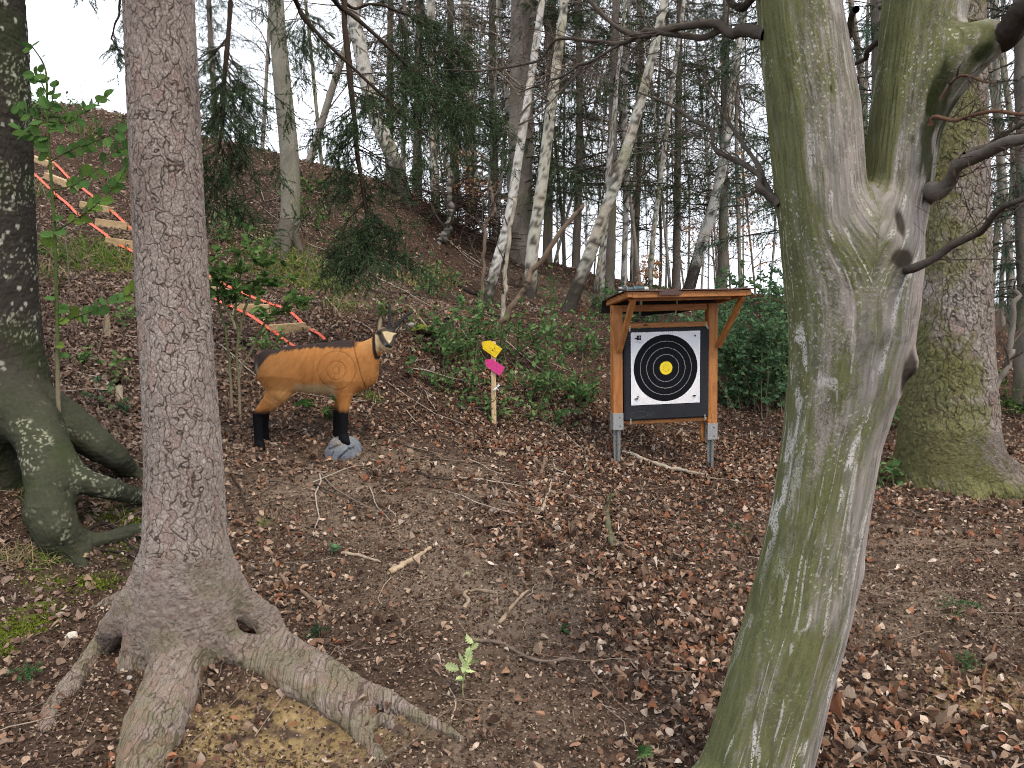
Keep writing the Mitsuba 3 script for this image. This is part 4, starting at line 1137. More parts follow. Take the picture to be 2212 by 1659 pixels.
def ear(basep, tip, wid, inner, facing):
    b, t_ = C(*basep), C(*tip)
    ax_ = t_ - b; L = np.linalg.norm(ax_); ax_ = ax_ / L
    side_ = unit(np.cross(ax_, facing)); out_ = np.cross(side_, ax_)
    rows, cols = 12, 9
    S_, Tt = np.meshgrid(np.linspace(0, 1, rows), np.linspace(-1, 1, cols), indexing='ij')
    w = wid * (np.sin(np.pi * np.clip(S_ * .86 + .14, 0, 1)) ** .75)
    P_ = b + ax_ * (S_ * L)[..., None] + side_ * (w * Tt)[..., None] + out_ * ((Tt ** 2 - .4) * w * .75)[..., None]
    back = P_ - out_ * .007 * np.sin(np.pi * np.clip(S_, .02, .98))[..., None] * (1 - .8 * Tt ** 2)[..., None]
    i, j = np.meshgrid(np.arange(rows - 1), np.arange(cols - 1), indexing='ij')
    q = np.stack([i * cols + j, i * cols + j + 1, (i + 1) * cols + j + 1, (i + 1) * cols + j], -1).reshape(-1, 4)
    F_ = np.vstack([q[:, [0, 1, 2]], q[:, [0, 2, 3]]])
    cin = lerp(np.array([.02, .02, .022]), np.array(inner), (sstep(.9, .2, np.abs(Tt)) * sstep(1.0, .6, S_)).ravel())
    mb = MB(); mb.put(CW(P_.reshape(-1, 3)), F_, cin); mb.put(CW(back.reshape(-1, 3)), F_[:, ::-1], [.02, .021, .024])
    mb.add('ear', 'foam_coat', ch, True)
ear((1158, 505, -.03), (1178, 352, -.02), .026, (.34, .27, .18), (.25, -.9, -.1))
ear((1268, 500, .0), (1318, 402, .02), .022, (.42, .36, .26), (.1, -.9, -.2))
for (ex_, ez_, ey_) in ((1181, 503, -.109), (1291, 521, -.068)):
    m = trimesh.creation.icosphere(2, .0115); m.apply_translation(C(ex_, ez_, ey_)); 
    add('eye', (CW(m.vertices), m.faces), 'foam_coat', ch, True, [.02, .016, .012])
for (ex_, ez_, ey_) in ((1232, 590, -.196), (1252, 594, -.192)):
    m = trimesh.creation.icosphere(1, .006); m.apply_translation(C(ex_, ez_, ey_)); 
    add('nostril', (CW(m.vertices), m.faces), 'foam_coat', ch, True, [.006, .006, .007])

# grey faceted foam rock under the fore hooves
rng = np.random.default_rng(5)
rk = thing('foam_rock', 'blue grey faceted foam rock under the fore hooves of the chamois', 'rock')
ro = [(722, 1440), (735, 1402), (770, 1352), (782, 1325), (832, 1316), (900, 1344), (944, 1330), (985, 1372), (1003, 1420), (1016, 1475), (985, 1492), (900, 1500), (800, 1485), (740, 1468)]
pts = []
for (a_, b_) in ro:
    for s_ in (-1, 1):
        t_ = 1 - abs((a_ - 868) / 150) ** 2
        pts.append(C(a_, b_, s_ * (.035 + .085 * max(t_, 0)) - .01))
for a_ in np.linspace(740, 1000, 9):                 # bulging front
    for b_ in (1375, 1430, 1475):
        w_ = 1 - ((a_ - 868) / 148) ** 2 - ((b_ - 1480) / 175) ** 2
        if w_ > 0:
            pts.append(C(a_ + rng.normal(0, 12), b_ + rng.normal(0, 10), -.15 * math.sqrt(w_) + rng.normal(0, .006) - .03)); pts.append(C(a_, b_, .13 * math.sqrt(w_)))
m = hull(pts)
vr, fr = np.asarray(m.vertices), np.asarray(m.faces)
for _ in range(3):
    vr, fr = refine(vr, fr)
zx2, zy2 = vr[:, 0] / CM + 245, 1390 - vr[:, 2] / CM
nr = vert_normals(vr, fr)
def crack(pts_, w):
    best = np.full(len(vr), 9e9)
    for (a0, b0), (a1, b1) in zip(pts_[:-1], pts_[1:]):
        t = np.clip(((zx2 - a0) * (a1 - a0) + (zy2 - b0) * (b1 - b0)) / ((a1 - a0) ** 2 + (b1 - b0) ** 2), 0, 1)
        best = np.minimum(best, np.hypot(zx2 - a0 - t * (a1 - a0), zy2 - b0 - t * (b1 - b0)))
    return sstep(w, w * .3, best) * (vr[:, 1] < 0)
k_ = np.maximum(crack([(850, 1455), (880, 1420), (925, 1385), (960, 1378)], 9), crack([(775, 1385), (830, 1360), (862, 1348)], 8))
k_ = np.maximum(k_, crack([(800, 1470), (790, 1440), (815, 1400)], 5))
vr = vr - nr * (k_ * .010)[:, None]
nn = vnoise(vr, 25, 3, 75)
cr_ = lerp(np.array([.10, .112, .140]), np.array([.215, .228, .262]), np.clip(nn * 1.3 - .2, 0, 1))
cr_ = lerp(cr_, np.array([.028, .03, .034]), k_)
cr_ = lerp(cr_, np.array([.33, .27, .20]), np.exp(-((zx2 - 850) / 60) ** 2 - ((zy2 - 1335) / 25) ** 2) * .5)
add('rock_body', (CW(vr), fr), 'satin_paint', rk, 22) if False else scene.__setitem__(key_for('rock_body', rk), mikit.ply((CW(vr), fr), 'foam_coat', smooth=False, color=cr_))
# ---------------------------------------------------------------- leaf litter, twigs, sticks, stones
def leaf_template(rows):
    """a folded oval leaf along +x of length 1: vertices (t, side) and triangles"""
    ts = np.linspace(0, 1, rows + 2)[1:-1]
    w = np.sin(np.pi * ts ** .85) ** .8
    ts_all = [0.0]; sd = [0.0]
    for t_, w_ in zip(ts, w):
        for s_ in (-1, 0, 1):
            ts_all.append(t_); sd.append(s_ * w_)
    ts_all.append(1.0); sd.append(0.0)
    f = [[0, 2, 1], [0, 3, 2]]
    for r in range(rows - 1):
        a = 1 + 3 * r; b = a + 3
        for k in (0, 1):
            f += [[a + k, a + k + 1, b + k + 1], [a + k, b + k + 1, b + k]]
    a = 1 + 3 * (rows - 1); tip = a + 3
    f += [[a, a + 1, tip], [a + 1, a + 2, tip]]
    return np.array(ts_all), np.array(sd), np.array(f)

def holly_template():
    ts = np.array([0, .10, .20, .30, .40, .50, .60, .70, .80, .90, 1.0])
    w = np.array([0, .45, .95, .62, 1.1, .70, 1.1, .62, .85, .32, 0])
    v, s = [0.0], [0.0]
    for k in range(1, 10):
        for q in (-1, 0, 1):
            v.append(ts[k] + (.03 if k % 2 == 0 and q else 0)); s.append(q * w[k])
    v.append(1.0); s.append(0.0)
    f = [[0, 2, 1], [0, 3, 2]]
    for r in range(8):
        a = 1 + 3 * r; b = a + 3
        for k in (0, 1):
            f += [[a + k, a + k + 1, b + k + 1], [a + k, b + k + 1, b + k]]
    a = 25
    f += [[a, a + 1, 28], [a + 1, a + 2, 28]]
    return np.array(v), np.array(s), np.array(f)

def leaves(tmpl, pos, along, normal, length, width, cup, bend, color, wave=0.0, jitter=0.15, rng=None):
    """N leaves as one mesh. along, normal: (N, 3); cup > 0 folds the sides up, bend arches the leaf"""
    t, s, f = tmpl
    N = len(pos)
    along = unit(along); side = unit(np.cross(normal, along)); normal = np.cross(along, side)
    L, Wd = length[:, None], (length * width)[:, None] * .5
    x = L * t[None]
    y = Wd * s[None]
    z = cup[:, None] * np.abs(s)[None] ** 1.5 * Wd * 2 + bend[:, None] * L * ((t[None] - .5) ** 2 * 4 - 1) * .25 + wave * L * .06 * np.sin(t * 28)[None] * np.abs(s)[None]
    if rng is not None:
        z = z + rng.normal(0, 1, z.shape) * L * .03 * jitter / .15
    V_ = pos[:, None] + x[..., None] * along[:, None] + y[..., None] * side[:, None] + z[..., None] * normal[:, None]
    F_ = (f[None] + (np.arange(N) * len(t))[:, None, None]).reshape(-1, 3)
    vein = 1 + .12 * (np.abs(s) < .01)
    C_ = (color[:, None] * vein[None, :, None]) * np.ones((1, len(t), 1))
    return V_.reshape(-1, 3), F_, C_.reshape(-1, 3)

FINE, COARSE, HOLLY, PLAIN = leaf_template(4), leaf_template(1), holly_template(), leaf_template(2)

rng = np.random.default_rng(20)
dense_spots = [patch(1500, 1330, .75, .55), patch(1650, 1450, .5, .35), patch(1300, 1150, .6, .5), patch(1420, 960, 1.0, .9), patch(1150, 930, .8, .6), patch(1650, 960, .9, .8), patch(200, 760, 1.3, 1.4), patch(350, 560, 1.5, 1.6), patch(600, 760, 1.0, .9), patch(1950, 1500, .5, .3), patch(2050, 1090, .6, .15), patch(950, 720, 1.1, .8), patch(650, 1150, .5, .3), patch(1500, 1600, .6, .3)]
thin_spots = [patch(620, 1060, .5, .38), patch(900, 1090, .5, .6), patch(1030, 1290, .42, .5), patch(2050, 1200, 1.0, .5), patch(1960, 1300, .7, .5), patch(2150, 1350, .5, .5), patch(330, 1300, .3, .3), patch(950, 1500, .5, .35), patch(1000, 1620, .5, .25), patch(800, 1180, .45, .5), patch(1060, 1420, .4, .4), patch(960, 1000, .45, .5), patch(1130, 1550, .35, .3), patch(600, 1590, .45, .2), patch(200, 1450, .35, .3)]
def density(x, y):
    k = .34 + .9 * spots(dense_spots, x, y)
    k = k * (1 - .78 * spots(thin_spots, x, y))
    return k * (.25 + 1.5 * vnoise(np.stack([x, y, x * 0], -1), 2.6, 3, 81) ** 1.5 * 1.3)

def wedge(n, d0, d1, extra=1.12):
    """n random places on the ground in view between d0 and d1 metres"""
    y = np.sqrt(rng.uniform(d0 ** 2, d1 ** 2, n))
    x = y * rng.uniform(-1, 1, n) * .69 * extra + rng.uniform(-.3, .3, n)
    return x, y

def tree_clear(x, y):
    ok = np.ones(len(x), bool)
    for (p, r) in ((ax[-1], .20), (ax2[-1], .42), (low_axis[0], .20)):
        ok &= (x - p[0]) ** 2 + (y - p[1]) ** 2 > r * r
    return ok

PAL = np.array([[.39, .275, .200], [.50, .385, .300], [.28, .165, .108], [.30, .135, .078], [.17, .100, .070], [.100, .064, .048], [.58, .48, .40], [.24, .170, .128]])
PW = np.array([.14, .07, .17, .08, .22, .17, .03, .12])
def litter_color(n, x, y):
    c = PAL[rng.choice(len(PAL), n, p=PW)] * rng.uniform(.55, 1.05, (n, 1))
    grey = sstep(-1.0, -3.0, x)[:, None] * .6                        # older, greyer leaves up the bank
    return c * (1 - grey) + np.array([.235, .175, .145]) * grey * rng.uniform(.5, 1.4, (n, 1))

def scatter(n, d0, d1, tmpl, size, lift=.006):
    x, y = wedge(n, d0, d1)
    k = rng.random(n) < np.minimum(density(x, y), 1.0)
    x, y = x[k], y[k]
    k = tree_clear(x, y); x, y = x[k], y[k]
    m = len(x)
    nrm = gnormal(x, y)
    tilt = unit(nrm + rng.normal(0, .40, (m, 3)))
    a = unit(np.cross(tilt, rng.normal(0, 1, (m, 3))))
    L = np.clip(rng.normal(size, size * .26, m), size * .45, size * 1.6)
    pos = np.stack([x, y, gz(x, y) + lift + rng.uniform(0, .012, m)], 1) - a * (L * .5)[:, None]
    col = litter_color(m, x, y)
    return pos, a, tilt, L, rng.uniform(.50, .72, m), rng.normal(.05, .75, m), rng.normal(0, .9, m), col

near_l = scatter(21000, 2.3, 5.0, FINE, .037)
mid_l = scatter(46000, 4.9, 8.0, PLAIN, .040)
far_l = scatter(80000, 7.9, 14.8, COARSE, .044)
# the leaves that show largest are pieces of the ground of their own
def screen(p):
    w = p - EYE
    yc = w[:, 1] * math.cos(PITCH) - w[:, 2] * math.sin(PITCH); zc = w[:, 1] * math.sin(PITCH) + w[:, 2] * math.cos(PITCH)
    return 1106 + F * w[:, 0] / yc, 829.5 - F * zc / yc, yc
u_, v_, d_ = screen(near_l[0])
inside = (u_ > 10) & (u_ < 2200) & (v_ < 1650)
own = np.zeros(len(u_), bool)
own[np.argsort(np.where(inside, -near_l[3] / d_, 9))[:280]] = True
for i in np.nonzero(own)[0]:
    V_, F_, C_ = leaves(FINE, *[a[i:i + 1] for a in near_l], rng=rng)
    add('fallen_leaf', (V_, F_), 'dry_leaf', 'ground', False, C_)
mb = MB()
for part, tm in ((tuple(a[~own] for a in near_l), FINE), (mid_l, PLAIN), (far_l, COARSE)):
    mb.put(*leaves(tm, *part, rng=rng))
tag(mb.add('leaf_litter', 'dry_leaf'), 'brown fallen beech leaves strewn over the soil and the bank', 'leaves', None, 'stuff')
# crumbs: bits of leaf, bark, cone scale and soil
mb = MB()
for n, d0, d1, size in ((110000, 2.3, 4.8, .0078), (80000, 4.6, 9.5, .012)):
    x, y = wedge(n, d0, d1)
    k = tree_clear(x, y) & (rng.random(n) < .25 + .75 * vnoise(np.stack([x, y, x * 0], 1), 6, 2, 82)); x, y = x[k], y[k]; m = len(x)
    p = np.stack([x, y, gz(x, y) + rng.uniform(.0, .007, m)], 1)
    nrm = unit(gnormal(x, y) + rng.normal(0, .8, (m, 3)))
    a = unit(np.cross(nrm, rng.normal(0, 1, (m, 3)))); b = np.cross(nrm, a)
    s1 = (size * rng.uniform(.5, 1.6, m))[:, None]; s2 = s1 * rng.uniform(.25, .8, m)[:, None]
    V_ = np.stack([p - a * s1, p + b * s2, p + a * s1 * .8, p - b * s2 + nrm * s2 * .6], 1).reshape(-1, 3)
    q = np.arange(m)[:, None] * 4
    F_ = np.concatenate([q + [0, 2, 1], q + [0, 3, 2]])
    col = np.array([[.055, .036, .027], [.10, .066, .048], [.19, .125, .092], [.33, .245, .19], [.40, .31, .235]])[rng.choice(5, m, p=[.30, .27, .21, .13, .09])] * rng.uniform(.7, 1.2, (m, 1))
    mb.put(V_, F_, np.repeat(col, 4, 0))
tag(mb.add('leaf_crumbs', 'dry_leaf'), 'crumbled leaf, bark and cone scales lying on the dark soil', 'forest litter', None, 'stuff')
# brushwood and dead stems lying on the left bank
m = 420
x = rng.uniform(-5.2, .6, m); y = rng.uniform(4.6, 12.5, m)
ang, L = rng.normal(-.5, .8, m), rng.gamma(3, .12, m) + .12
tt = np.linspace(-.5, .5, 6)
bx = x[:, None] + np.cos(ang)[:, None] * L[:, None] * tt + np.cumsum(rng.normal(0, .03, (m, 6)), 1) * L[:, None]
by = y[:, None] + np.sin(ang)[:, None] * L[:, None] * tt + np.cumsum(rng.normal(0, .03, (m, 6)), 1) * L[:, None]
bz = gz(bx.ravel(), by.ravel()).reshape(bx.shape) + .012 + rng.uniform(0, .05, (m, 1)) * (.4 + tt)
V_, F_ = tubes_batch(np.stack([bx, by, bz], -1), rng.uniform(.003, .009, m)[:, None] * np.linspace(1, .4, 6), 4)
tc = np.array([[.11, .085, .07], [.21, .17, .14], [.40, .345, .29], [.065, .05, .042]])[rng.integers(0, 4, m)]
tag(add('brushwood', (V_, F_), 'twig_bark', None, True, np.repeat(tc, 24, 0)), 'dead brushwood and thin stems strewn over the left bank', 'brushwood', None, 'stuff')
# thin fallen twigs
m = 1500
x, y = wedge(m, 2.4, 10.0)
k = tree_clear(x, y); x, y = x[k], y[k]; m = len(x)
ang, L = rng.uniform(0, 2 * np.pi, m), rng.gamma(2.2, .075, m) + .04
tt = np.linspace(-.5, .5, 5)
bx = x[:, None] + np.cos(ang)[:, None] * L[:, None] * tt + np.cumsum(rng.normal(0, .05, (m, 5)), 1) * L[:, None]
by = y[:, None] + np.sin(ang)[:, None] * L[:, None] * tt + np.cumsum(rng.normal(0, .05, (m, 5)), 1) * L[:, None]
bz = gz(bx.ravel(), by.ravel()).reshape(bx.shape) + .008 + rng.uniform(0, .012, (m, 1))
R_ = (rng.uniform(.0012, .0038, m))[:, None] * np.linspace(1, .5, 5)
V_, F_ = tubes_batch(np.stack([bx, by, bz], -1), R_, 4)
tc = np.array([[.10, .07, .052], [.20, .15, .115], [.34, .27, .21], [.15, .12, .10]])[rng.integers(0, 4, m)]
tag(add('fallen_twigs', (V_, F_), 'twig_bark', None, True, np.repeat(tc, 20, 0)), 'thin fallen twigs scattered over the forest floor', 'twigs', None, 'stuff')

def stick(pts, wpx, tone, label, name='fallen_stick', lift=.0, seed=1, rough=.25, flat_=1.0, stubs=0):
    """a fallen stick that lies on the ground along the line seen through pts"""
    p = np.array([hit(u, v) for u, v in pts])
    r0 = wpx * px(p[:, 1].mean()) / 2
    n = max(10, len(pts) * 5)
    c = spline(p, n)
    r = np.random.default_rng(seed)
    c[:, 2] = np.maximum(gz(c[:, 0], c[:, 1]) + r0 * .75, (p[0, 2] + (p[-1, 2] - p[0, 2]) * np.linspace(0, 1, n)) * .0 + gz(c[:, 0], c[:, 1])) + lift
    c = c + r.normal(0, r0 * .15, c.shape)
    rad = r0 * np.linspace(1.1, .75, n) * (1 + rough * .5 * r.normal(size=n)); rad[-1] *= .5; rad[0] *= .8
    V_, F_ = tube(c, np.abs(rad), 10)
    V_ = V_ + (vnoise(V_ * [1, 1, 1], .35 / r0, 3, seed) - .5)[:, None] * r0 * rough * 2 * np.array([1, 1, flat_])
    t_ = vnoise(V_, 45, 3, seed + 3)
    C_ = lerp(np.array(tone) * .6, np.array(tone) * 1.25, np.clip(t_ * 1.6 - .3, 0, 1))
    k = thing(name, label, 'stick')
    add('stem', (V_, F_), 'twig_bark', k, True, C_)
    for s_ in range(stubs):
        i = r.integers(2, n - 2); d3 = unit(r.normal(0, 1, 3) + [0, 0, .4]); l_ = r0 * r.uniform(4, 9)
        vv, ff = tube(np.array([c[i], c[i] + d3 * l_ * .6 + r.normal(0, .003, 3), c[i] + d3 * l_]), [r0 * .4, r0 * .3, r0 * .15], 6)
        add('twig', (vv, ff), 'bark', k, True, np.array(tone) * .8)
    return k
PALE, MID, DRK, GRY = [.40, .315, .235], [.22, .155, .115], [.045, .036, .032], [.16, .135, .115]
stick([(1171, 1108), (1181, 1075), (1192, 1038)], 7, PALE, 'flaky pale rotten stick lying upright in view at the middle of the ground', seed=1)
stick([(1166, 1035), (1172, 1015), (1177, 994)], 9, MID, 'short brown rotten stick just beyond the flaky pale one', seed=2)
stick([(1324, 1186), (1313, 1140), (1312, 1104), (1317, 1080), (1334, 1066)], 11, [.12, .12, .075], 'thick crooked mossy grey green stick below the target stand', seed=3, stubs=1)
stick([(1084, 1092), (1130, 1100), (1171, 1108), (1225, 1112)], 4, MID, 'long thin dark stick crossing under the flaky pale stick', seed=4, stubs=2)
stick([(842, 1240), (884, 1216), (908, 1204), (931, 1188)], 12, [.43, .33, .22], 'broad splintered pale piece of wood in front of the chamois', seed=5, rough=.45)
stick([(738, 1197), (785, 1205), (823, 1218)], 7, PALE, 'flat pale bark strip left of the broad splintered wood', 'bark_strip', seed=6)
stick([(498, 1224), (600, 1217), (725, 1206)], 5, GRY, 'long straight grey stick pointing from the spruce trunk to the bark strip', seed=7)
stick([(1003, 1318), (1012, 1300), (1002, 1286), (1028, 1278), (1076, 1285)], 8, [.36, .27, .19], 'pale stick bent like a hook on the bare path', seed=8)
stick([(1077, 1350), (1110, 1311), (1142, 1278)], 9, [.34, .25, .175], 'straight pale brown stick right of the hooked one', seed=9)
stick([(1140, 1270), (1128, 1254), (1118, 1240)], 8, MID, 'short brown stick end touching the straight pale one', seed=10)
stick([(1010, 1392), (1050, 1394), (1090, 1402), (1129, 1424), (1171, 1438), (1236, 1430)], 8, [.17, .13, .105], 'long curved grey brown branch lying over the pale holly sprig', 'fallen_branch', seed=11, lift=.01, stubs=2)
stick([(605, 1245), (660, 1288), (715, 1330)], 10, MID, 'thick brown stick lying just right of the spruce trunk', seed=12)
stick([(965, 1517), (1010, 1514), (1066, 1519)], 4, MID, 'thin straight twig at the foot of the pale holly sprig', 'fallen_twig', seed=13)
stick([(975, 1560), (985, 1520), (970, 1490)], 4, PALE, 'thin forked pale twig left of the holly sprig foot', 'fallen_twig', seed=14, stubs=1)
stick([(1345, 983), (1380, 995), (1434, 1014), (1481, 1024), (1522, 1031)], 8, [.40, .345, .28], 'pale barkless branch lying between the feet of the target stand', 'fallen_branch', seed=15, lift=.015)
stick([(1526, 1032), (1560, 1037), (1604, 1046)], 4, PALE, 'thin pale stick beyond the right foot of the target stand', seed=16)
stick([(1290, 978), (1320, 985), (1345, 984)], 6, DRK, 'dark stick against the left foot of the target stand', seed=17)
stick([(1040, 905), (1075, 917), (1110, 935), (1135, 955)], 4, GRY, 'thin grey stick at the foot of the signpost', seed=18)
stick([(967, 603), (997, 623), (1036, 643)], 10, DRK, 'black wet log lying on the bank above the holly', 'fallen_log', seed=19)
stick([(838, 633), (890, 636), (925, 646)], 6, [.09, .07, .055], 'dark branch lying on the bare bank above the chamois horns', 'fallen_branch', seed=20)
stick([(160, 1165), (230, 1135), (290, 1190), (320, 1215)], 8, DRK, 'dark crooked branch lying in front of the beech roots', 'fallen_branch', seed=21, stubs=2)
stick([(140, 1195), (200, 1190), (305, 1202)], 7, DRK, 'black stick under the crooked branch by the beech roots', seed=22)
stick([(1440, 1185), (1490, 1200), (1560, 1205)], 6, [.13, .10, .08], 'brown stick lying on the dark soil left of the forked tree', seed=23)
stick([(1260, 1420), (1310, 1490), (1375, 1555)], 4, MID, 'thin brown stick slanting down through the leaf drift', seed=24)
stick([(1480, 1095), (1540, 1080), (1580, 1070)], 5, DRK, 'dark stick on the soil under the target stand right foot', seed=25)
stick([(2150, 1395), (2128, 1450), (2120, 1500)], 7, [.20, .10, .06], 'reddish brown strip of bark on the soil at the right', 'bark_strip', seed=26)
stick([(1860, 1640), (1960, 1570), (2010, 1520)], 4, GRY, 'long thin grey stick right of the forked tree foot', seed=27, stubs=2)
stick([(700, 640), (735, 690), (700, 722)], 4, PALE, 'thin pale forked twig on the bank by the orange strap', 'fallen_twig', seed=28, stubs=2)
stick([(880, 660), (935, 725), (985, 760)], 4, PALE, 'long thin pale twig beside the mossy stone', 'fallen_twig', seed=29)

def stone(u, v, wpx, hpx, tone, label, seed, name='stone', moss_=0.0):
    p = hit(u, v); s_ = px(p[1]); r = np.random.default_rng(seed)
    q = unit(r.normal(0, 1, (26, 3))) * [wpx * s_ / 2, wpx * s_ * .4, hpx * s_ / 2] * r.uniform(.75, 1.05, (26, 1))
    m = hull(q + p + [0, 0, hpx * s_ * .28])
    vv, ff = refine(*refine(np.asarray(m.vertices), np.asarray(m.faces)))
    nn = vert_normals(vv, ff)
    vv = vv + nn * ((vnoise(vv, 1 / (wpx * s_) * 4, 3, seed) - .5) * wpx * s_ * .12)[:, None]
    cc = np.array(tone) * (.7 + .6 * vnoise(vv, 60, 3, seed))[:, None]
    if moss_:
        cc = lerp(cc, np.array([.17, .20, .022]), sstep(.35, .55, nn[:, 2] * .5 + vnoise(vv, 16, 3, seed) * .5) * moss_)
    k = tag(add(name, (vv, ff), 'bark', None, True, cc), label, 'stone')
    return k
stone(1009, 1246, 17, 17, [.29, .29, .17], 'small round yellowish green stone on the bare path', 1)
stone(1080, 985, 34, 12, [.33, .28, .19], 'flat tan stone lying in the leaves left of the target stand', 2)
stone(1063, 1106, 18, 13, [.25, .21, .18], 'small grey stone by the tip of the flaky pale stick', 3)
stone(155, 1378, 34, 20, [.52, .49, .42], 'pale elongated stone left of the spruce roots', 4)
stone(133, 1331, 30, 14, [.30, .23, .20], 'brown stone above the pale elongated one', 5)
stone(280, 1468, 14, 13, [.40, .38, .36], 'small grey stone between the spruce roots', 6)
stone(922, 722, 78, 34, [.085, .07, .055], 'dark stone capped with bright moss beside the holly', 7, moss_=.85)
stone(888, 706, 24, 14, [.42, .38, .34], 'pale flat stone resting on the mossy stone', 8)
stone(385, 1238 - 10, 20, 12, [.35, .3, .26], 'small stone', 9) if False else None
stone(183, 1205, 34, 17, [.30, .24, .15], 'tan stone in front of the beech root tip', 10)
stone(1362, 1007, 20, 10, [.36, .31, .25], 'small tan stone at the left foot of the target stand', 11)
stone(1560, 1620, 14, 9, [.4, .36, .31], 'small pale stone in the leaf drift by the forked tree', 12)
# dead stumps and a cut stake
def snag(u, v, top_v, wpx, tone, label, name, cat, seed, lean=0):
    p = hit(u, v); s_ = px(p[1]); h_ = (v - top_v) * s_
    n = 12
    c = np.stack([np.full(n, p[0]) + lean * np.linspace(0, 1, n), np.full(n, p[1]), p[2] - .05 + np.linspace(0, 1, n) * (h_ + .05)], 1)
    r = wpx * s_ / 2 * np.linspace(1.25, .8, n)
    vv, ff = tube(c, r, 14)
    jag = (vnoise(vv * [1, 1, 0], 60, 2, seed) - .5)
    topm = vv[:, 2] > p[2] + h_ * .85
    vv[:, 2] += topm * jag * h_ * .5
    vv[:, :2] += ((vnoise(vv, 30, 2, seed + 1) - .5) * wpx * s_ * .25)[:, None]
    k = thing(name, label, cat)
    add('stem', (vv, ff), 'bark', k, True, lerp(np.array(tone) * .6, np.array(tone) * 1.3, vnoise(vv * [1, 1, .2], 50, 3, seed)))
snag(258, 862, 825, 15, [.52, .45, .34], 'short pale cut stake standing on the bank behind the beech roots', 'cut_stake', 'stake', 1)
snag(968, 712, 690, 26, [.06, .05, .042], 'small dark rotten stump between the mossy stone and the holly', 'rotten_stump', 'stump', 2)
snag(233, 727, 672, 11, [.36, .28, .2], 'thin pale broken stem standing on the bank left of the spruce trunk', 'broken_stem', 'stump', 3)
# ---------------------------------------------------------------- forest: birches, spruces, bare trees
def grow(starts, dirs, lengths, r0, n, wob, droop, rng, taper=.25):
    """N curved twigs as polylines: (N, n, 3) and radii (N, n)"""
    N = len(starts)
    d = unit(dirs)
    P_ = np.empty((N, n, 3)); P_[:, 0] = starts
    step = (lengths / (n - 1))[:, None]
    for k in range(1, n):
        d = unit(d + rng.normal(0, wob, (N, 3)) + np.array([0, 0, -droop]))
        P_[:, k] = P_[:, k - 1] + d * step
    R_ = np.asarray(r0)[:, None] * np.linspace(1, taper, n)[None]
    return P_, R_

def sprout(P_, R_, per, t0, t1, ang, up, rng, lr, rr):
    """side twigs from polylines: starts, directions, lengths, radii"""
    N, n = P_.shape[:2]
    t = rng.uniform(t0, t1, (N, per)) * (n - 1)
    i = np.minimum(t.astype(int), n - 2); fr = (t - i)[..., None]
    idx = np.arange(N)[:, None]
    s = P_[idx, i] * (1 - fr) + P_[idx, i + 1] * fr
    d = unit(P_[idx, i + 1] - P_[idx, i])
    side = unit(np.cross(d, rng.normal(0, 1, d.shape)))
    dd = unit(d * math.cos(ang) + side * math.sin(ang) + np.array([0, 0, up]))
    L = np.linalg.norm(P_[:, -1] - P_[:, 0], axis=1)[:, None] * rng.uniform(lr[0], lr[1], (N, per)) * (1.1 - .6 * t / (n - 1))
    r = np.maximum(R_[idx, i] * rr, .0012)
    return s.reshape(-1, 3), dd.reshape(-1, 3), L.ravel(), r.ravel()

def bare_crown(axis, radii, t0, n1, len1, rng, droop=.02, up=.5, n2=5, n3=4, rmin=.0022, ang=.9):
    """branches, twigs and fine twigs of a leafless tree: one mesh"""
    c = spline(axis, 60); rad = np.interp(np.linspace(0, 1, 60), np.linspace(0, 1, len(radii)), radii)
    t = rng.uniform(t0, 1, n1); i = np.minimum((t * 59).astype(int), 58)
    d = unit(c[i + 1] - c[i]); a = rng.uniform(0, 2 * np.pi, n1)
    out = np.stack([np.cos(a), np.sin(a), np.full(n1, up)], 1)
    s = c[i] + unit(out * [1, 1, 0]) * rad[i][:, None] * .5
    L = len1 * rng.uniform(.45, 1.1, n1) * (1.15 - .6 * t)
    r = np.clip(rad[i] * rng.uniform(.14, .32, n1), rmin * 2, .05)
    mb = MB()
    P1, R1 = grow(s, out, L, r, 8, .16, droop, rng)
    mb.put(*tubes_batch(P1, R1, 4))
    P2, R2 = grow(*sprout(P1, R1, n2, .25, 1, ang, .1, rng, (.25, .6), .5), 6, .16, droop, rng)
    R2 = np.maximum(R2, rmin); mb.put(*tubes_batch(P2, R2, 3))
    if n3:
        P3_, R3 = grow(*sprout(P2, R2, n3, .2, 1, ang, .05, rng, (.3, .7), .5), 4, .16, droop, rng)
        R3 = np.maximum(R3, rmin * .8); mb.put(*tubes_batch(P3_, R3, 3))
    return mb

def along(axis):
    """the turn that takes z to the direction of the axis"""
    z = unit(np.asarray(axis[-1]) - np.asarray(axis[0])); x = unit(np.cross([0, 1.0, 0], z)); y = np.cross(z, x)
    m = np.eye(4); m[:3, 0], m[:3, 1], m[:3, 2] = x, y, z
    return m

def placed(pos, s=1.0, turn=0.0, m=None, sz=None):
    c, q = math.cos(turn), math.sin(turn)
    r = np.eye(4); r[:2, :2] = [[c, -q], [q, c]]
    w = (np.eye(4) if m is None else m) @ r @ np.diag([s, s, s if sz is None else sz, 1])
    w[:3, 3] = pos
    return T(w)

def share(name, **shapes):
    scene[name] = {'type': 'shapegroup', **shapes}

def put(group, name, parent, to_world, is_stuff=False):
    k = key_for(name, parent)
    scene[k] = {'type': 'instance', 'shapegroup': {'type': 'ref', 'id': group}, 'to_world': to_world}
    if is_stuff: stuff(k)
    return k

